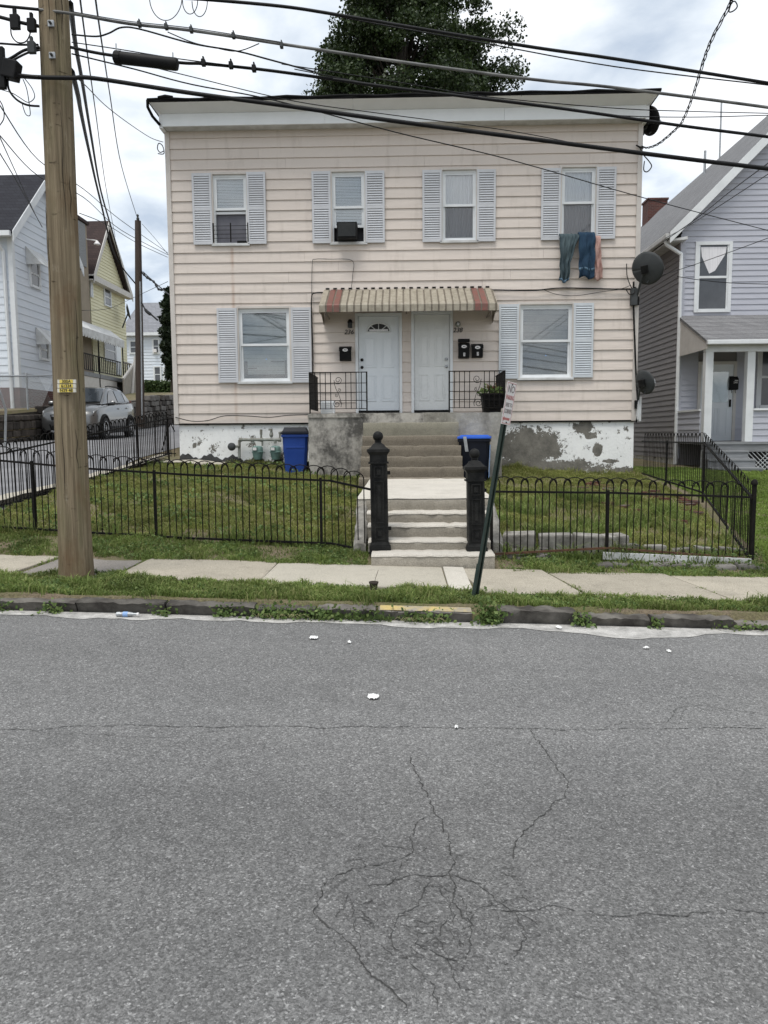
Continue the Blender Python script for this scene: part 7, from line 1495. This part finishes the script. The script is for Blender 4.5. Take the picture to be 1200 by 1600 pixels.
# verge along the kerb
def m_verge(x, y): return (y < front_edge(x) + .03 + .07 * nz(x, y * 0, 3.2, 1) + .05 * nz(x, y * 0, 11, 3) + .25 * np.exp(-((x + 2.93) / .07) ** 2) * (y < 8.5) + .25 * np.exp(-((x + 3.2) / .5) ** 2)) & (y > 6.70 + .035 * nz(x, y * 0, 5, 2) + .02 * nz(x, y * 0, 17, 3)) & pole_ok(x, y) & ((nz(x, y, 2.6, 7) > -.62) | (np.random.default_rng(1).random(len(x)) < .35))
x, y = sample(150000, -5.6, 8.2, 6.64, 7.75, m_verge, 11); V, k, r = blades(x, y, .035, .085, .0085, 12, .9); stuff('verge_grass', 'grass strip between the kerb and the sidewalk', 'grass', V, k, r, MT['lush'])
x, y = sample(60000, -5.6, 8.2, 6.64, 7.75, lambda x, y: m_verge(x, y) & (nz(x, y, 3.7, 4) > .0), 13); P = np.stack([x, y, gzv(x, y) + np.random.default_rng(2).uniform(.0, .035, len(x))], 1); V, k, r = leaves_np(P, .019, 14, .5, .45); stuff('verge_clover', 'low broad-leaved weeds in the kerbside grass strip', 'weeds', V, k, r, MT['weed'])
# strip between the sidewalk and the fences
def m_back(x, y): return (y > back_edge(x) - .06 - .07 * nz(x, y * 0, 3.7, 2) - .04 * nz(x, y * 0, 13, 3) - (.10 + .05 * nz(x, y * 0, 5, 1)) * (x > 1.2)) & (y < 9.3 - .12 * (x > 1)) & ((x < -.42) | (x > 1.08)) & ((nz(x, y, 2.3, 9) > -.25) | (np.random.default_rng(3).random(len(x)) < .25))
x, y = sample(110000, -5.6, 8.2, 8.3, 9.35, m_back, 21); V, k, r = blades(x, y, .03, .085, .0085, 22, .95); stuff('fence_grass', 'uncut grass between the sidewalk and the iron fences', 'grass', V, k, r, MT['lush'])
x, y = sample(30000, -5.6, 8.2, 8.3, 9.2, lambda x, y: m_back(x, y) & (nz(x, y, 3.1, 6) > .05) & ~((x > 2.1) & (x < 4.2) & (y > 8.6)), 23); P = np.stack([x, y, gzv(x, y) + np.random.default_rng(4).uniform(.0, .055, len(x))], 1); V, k, r = leaves_np(P, .027, 24, .5, .4); stuff('fence_weeds', 'broad-leaved weeds along the foot of the front fences', 'weeds', V, k, r, MT['weed'])
# lawns
def m_left(x, y): return (x < -.62) & (x > -6.25 + (y - 9.3) * .13) & ~((x > -1.93) & (y > 15.2)) & (y < 16.86 - .5 * ((x < -3.9))) & ((nz(x, y, 1.9, 3) + .4 * nz(x, y, 6.1, 4) > -.32) | (np.random.default_rng(5).random(len(x)) < .22))
x, y = sample(230000, -5.65, -.6, 9.2, 16.9, m_left, 31); V, k, r = blades(x, y, .04, .085, .0095, 32, .9); stuff('left_lawn', 'patchy yellowish green lawn behind the left fence', 'lawn', V, k, r, MT['grass'])
x, y = sample(16000, -5.65, -.6, 9.2, 16.9, lambda x, y: m_left(x, y) & (nz(x, y, 2.9, 8) > .25), 33); P = np.stack([x, y, gzv(x, y) + np.random.default_rng(6).uniform(.01, .08, len(x))], 1); V, k, r = leaves_np(P, .05, 34, .6, .35); stuff('lawn_weeds', 'broad-leaved weeds dotted over the left lawn', 'weeds', V, k, r, MT['weed'])
def m_right(x, y): return (x > 1.24) & (x < 4.0 + (y - 9.0) * .24) & (x < 5.02) & ~((x < 1.98) & (y > 15.2)) & (y < 16.85) & (y > 9.55 - .3 * (x > 2.6)) & ((nz(x, y, 1.7, 5) + .4 * nz(x, y, 5.7, 4) > -.18) | (np.random.default_rng(7).random(len(x)) < .16))
x, y = sample(170000, 1.2, 5.05, 9.2, 16.9, m_right, 41); V, k, r = blades(x, y, .04, .11, .0095, 42, .9); stuff('right_lawn', 'rough patchy grass in the right front yard', 'lawn', V, k, r, MT['grass'])
x, y = sample(26000, 1.3, 4.3, 9.6, 13.5, lambda x, y: m_right(x, y) & (nz(x, y, 2.6, 2) > .12), 43); V, k, r = blades(x, y, .12, .28, .011, 44, .9); stuff('tall_tufts', 'taller grass tufts standing in the right front yard', 'grass', V, k, r, MT['lush'])
def m_lot(x, y): return (x > 4.22 + np.clip((y - 9.0) * .23, 0, 1.05)) & (y > 8.3) & (y < 19.5)
x, y = sample(190000, 4.2, 9.6, 8.3, 19.6, m_lot, 51); V, k, r = blades(x, y, .04, .08, .010, 52, .9); stuff('neighbour_lawn', 'brighter mown lawn in front of the lavender house', 'lawn', V, k, r, MT['lot'])
# scattered taller tufts along verge, fence foot and house
def tufts(name, label, centres, hmin, hmax, n, spread, seed, mat):
    rng = np.random.default_rng(seed); X, Y = [], []
    for cx, cy in centres: q = int(n * rng.uniform(.5, 1.5)); X.append(rng.normal(cx, spread, q)); Y.append(rng.normal(cy, spread * .6, q))
    X, Y = np.concatenate(X), np.concatenate(Y); V, k, r = blades(X, Y, hmin, hmax, .009, seed + 1, 1.1); stuff(name, label, 'grass', V, k, r, mat)
rt = np.random.default_rng(77)
tufts('verge_tufts', 'longer grass tufts leaning out over the kerb', [(q, rt.uniform(6.66, 7.0)) for q in rt.uniform(-5.4, 6, 70)], .07, .16, 50, .06, 171, MT['lush'])
tufts('sidewalk_tufts', 'grass tufts along both edges of the sidewalk', [(q, float(front_edge(q)) - .02) for q in rt.uniform(-5.4, 6, 34)] + [(q, float(back_edge(q)) + .05) for q in rt.uniform(-5.4, 6, 30) if q < -.5 or q > 1.2], .05, .12, 40, .045, 173, MT['lush'])
tufts('fence_tufts', 'long grass tufts caught in the foot of the iron fences', [(q, 9.2 + .02 * q * (q < 0) * -1) for q in rt.uniform(-5.4, -.7, 30)] + [(q, 9.0) for q in rt.uniform(1.2, 4.1, 26)], .10, .26, 36, .07, 175, MT['lush'])
tufts('house_tufts', 'long grass along the foot of the house foundation', [(q, 16.75) for q in rt.uniform(2.1, 5, 26)] + [(q, 16.7) for q in rt.uniform(-3.8, -2.0, 12)], .08, .20, 36, .08, 177, MT['grass'])
tufts('lawn_tufts', 'clumps of longer grass in the left lawn', [(rt.uniform(-5.2, -.8), rt.uniform(9.5, 15)) for _ in range(70)], .08, .15, 40, .10, 179, MT['lush'])
tufts('joint_grass', 'thin grass growing in the joints of the sidewalk slabs', [(1.64 + .1 - .2 * t_, 7.2 + 1.2 * t_) for t_ in np.linspace(0, 1, 14)] + [(-2.92, q) for q in np.linspace(7.5, 8.6, 12)] + [(-3.92, q) for q in np.linspace(7.5, 8.6, 12)] + [(2.97, q) for q in np.linspace(7.2, 8.3, 6)], .02, .06, 22, .025, 181, MT['lush'])
# weeds growing out of the kerb joints
rng = np.random.default_rng(61); P = []
for cx, w, n, h in ((-4.2, .35, 500, .10), (-3.75, .3, 420, .10), (-3.05, .12, 90, .06), (-1.55, .10, 120, .08), (-1.05, .42, 480, .09), (-.62, .3, 240, .08), (-.3, .2, 160, .07), (.15, .28, 260, .08), (.72, .12, 520, .16), (1.52, .08, 140, .10), (2.15, .06, 60, .07), (-2.1, .1, 60, .06), (-5.0, .5, 500, .09), (2.9, .3, 80, .05)):
    X = rng.normal(cx, w * .5, n); P.append(np.stack([X, 6.50 - np.abs(rng.normal(0, .045, n)) + .02, -.028 * X + np.abs(rng.normal(.02, h * .6, n))], 1))
V, k, r = leaves_np(np.concatenate(P), .036, 62, .3, .36); stuff('kerb_weeds', 'leafy weeds sprouting from the joints of the kerb', 'weeds', V, k, r, MT['weed'])
X = rng.normal(.12, .16, 60); me_v = []
m = MB()
for q in range(38):
    cx = rng.choice([.05, .15, .25, -1.2, -1.0]) + rng.normal(0, .05); a_ = rng.uniform(-1.2, 1.2); L = rng.uniform(.06, .16); m.tube([(cx, 6.49, -.028 * cx + .01), (cx + math.sin(a_) * L * .6, 6.46, -.028 * cx + .05), (cx + math.sin(a_) * L, 6.42, -.028 * cx + .03)], [.003, .0025, .001], 4)
o = struct('dry_stems', m, simple('dry_grass', (0.30, .27, .15), (0.22, .22, .10), 20, .9, 0), kind='stuff'); tag(o, 'dry bent grass stems in front of the yellow kerb stone', 'weeds')
rq = np.random.default_rng(66); n = 2600; X = rq.uniform(1.1, 4.3, n); Y = rq.choice([8.72, 9.02, 9.3], n) + rq.normal(0, .05, n); keep = nz(X, Y, 4.4, 3) > -.15; X, Y = X[keep], Y[keep]; P = np.stack([X, Y, gzv(X, Y) + np.abs(rq.normal(0, .05, len(X)))], 1); V, k, r = leaves_np(P, .036, 67, .4, .36); stuff('edging_weeds', 'weeds growing among the stones under the right fence', 'weeds', V, k, r, MT['weed'])
# trees, hedge
def tree(name, label, base, height, crown_c, rad, nclump, nleaf, leaf, mat, seed, keep=None):
    rng = np.random.default_rng(seed); t = thing(name, label, 'tree', base); b = np.array(base, float); cc = np.array(crown_c, float); rad = np.array(rad, float)
    tr = MB(); top = cc + np.array([0, 0, rad[2] * .3]); pts = [tuple(b * (1 - f) + top * f + np.array([.25 * math.sin(f * 5), .2 * math.cos(f * 4) - .2, 0])) for f in np.linspace(0, 1, 9)]; tr.tube(pts, [height * .024 * (1 - .75 * f) for f in np.linspace(0, 1, 9)], 10); part('trunk', tr, MT['bark'], t, smooth='all')
    C = []
    while len(C) < nclump:
        d = rng.normal(size=3); d /= np.linalg.norm(d); rr = rng.uniform(.2, 1) ** .42; lob = 1 + .13 * math.sin(3 * math.atan2(d[1], d[0]) + 4 * d[2]) + .10 * math.sin(7 * d[0] + 5 * d[2]); tp = 1 - .50 * max(0, d[2]) ** 1.0 * rr
        C.append(cc + d * rad * rr * lob * np.array([tp, tp, 1]))
    C = np.array(C); lm = MB()
    for p_ in C[::3]:
        s = b + (top - b) * min(.95, max(.35, (p_[2] - b[2]) / (top[2] - b[2]) * .8)); mid = (s + p_) / 2 + rng.normal(0, .2, 3); lm.tube([tuple(s), tuple(mid), tuple(p_)], [.07, .045, .015], 5)
    part('limbs', lm, MT['bark'], t, smooth='all', kind='stuff')
    idx = rng.integers(0, len(C), nleaf); sp2 = np.array([.46, .46, .30]) * (rad.mean() / 4.2); bl = rng.normal(size=(nleaf, 3)); bl /= np.linalg.norm(bl, axis=1)[:, None]; P = C[idx] + bl * (rng.random(nleaf) ** .5)[:, None] * sp2 * 1.75 * rng.uniform(.55, 1.15, len(C))[idx][:, None]
    V, k, r = leaves_np(P, leaf, seed + 1, -.1, .45); V[:, 0] -= base[0]; V[:, 1] -= base[1]; V[:, 2] -= base[2]; link('crown', np_mesh('crown', V, k, r), mat, t); return t
tc_ = at(636, 150, 30.5); tree('maple_tree', 'dark leafy maple rising behind the flat roof', (tc_.x, 30.5, 1.5), 19, (tc_.x, 30.5, tc_.z), (3.8, 3.5, 5.6), 300, 190000, .10, MT['maple'], 71)
# columnar evergreen at the left edge of the beige house
ex = at(266, 520, 52); et = thing('evergreen_tree', 'dark columnar evergreen beside the left edge of the beige house', 'tree', (ex.x, 52, 3.9)); rng = np.random.default_rng(81); n = 9000; zz = rng.uniform(0, 1, n); top_z, bot_z = at(266, 452, 52).z, at(266, 592, 52).z; rr = .62 * np.sin(np.pi * np.clip(zz * .93 + .07, 0, 1)) ** .55 * (1 + .25 * np.sin(zz * 40)) * np.sqrt(rng.uniform(.2, 1, n)); aa = rng.uniform(0, 6.283, n)
P = np.stack([rr * np.cos(aa), rr * np.sin(aa), bot_z - 3.9 + zz * (top_z - bot_z)], 1); V, k, r = leaves_np(P, .22, 82, .8, .25); link('crown', np_mesh('crown', V, k, r), MT['ever'], et); part('trunk', MB().tube([(ex.x, 52, 3.8), (ex.x, 52, top_z - 1)], [.12, .03], 8), MT['bark'], et)
a, b = at(226, 612, 58), at(275, 612, 58); hg = thing('hedge', 'green hedge in front of the distant white house', 'hedge', ((a.x + b.x) / 2, 58, 4.4)); n = 7000; P = np.stack([rng.uniform(a.x - hg.location.x, b.x - hg.location.x, n), rng.uniform(-.5, .5, n), rng.uniform(0, 1.25, n) * 1 + .1 * np.sin(rng.uniform(0, 9, n))], 1); V, k, r = leaves_np(P, .16, 84, .3, .4); link('foliage', np_mesh('foliage', V, k, r), MT['hedge'], hg); part('stems', MB().box(a.x, b.x, 57.9, 58.1, 4.3, 5.2), MT['bark'], hg)
x, y = np.random.default_rng(91).uniform(-19, -9, 9000), np.random.default_rng(92).uniform(45.1, 57.5, 9000); P = np.stack([x, y, np.interp(y, [45, 58], [3.7, 4.4])], 1); V, k, r = leaves_np(P, .12, 93, 1.2, .12); stuff('far_lawn', 'strip of lawn above the pale stone wall down the alley', 'lawn', V, k, r, MT['lot'])
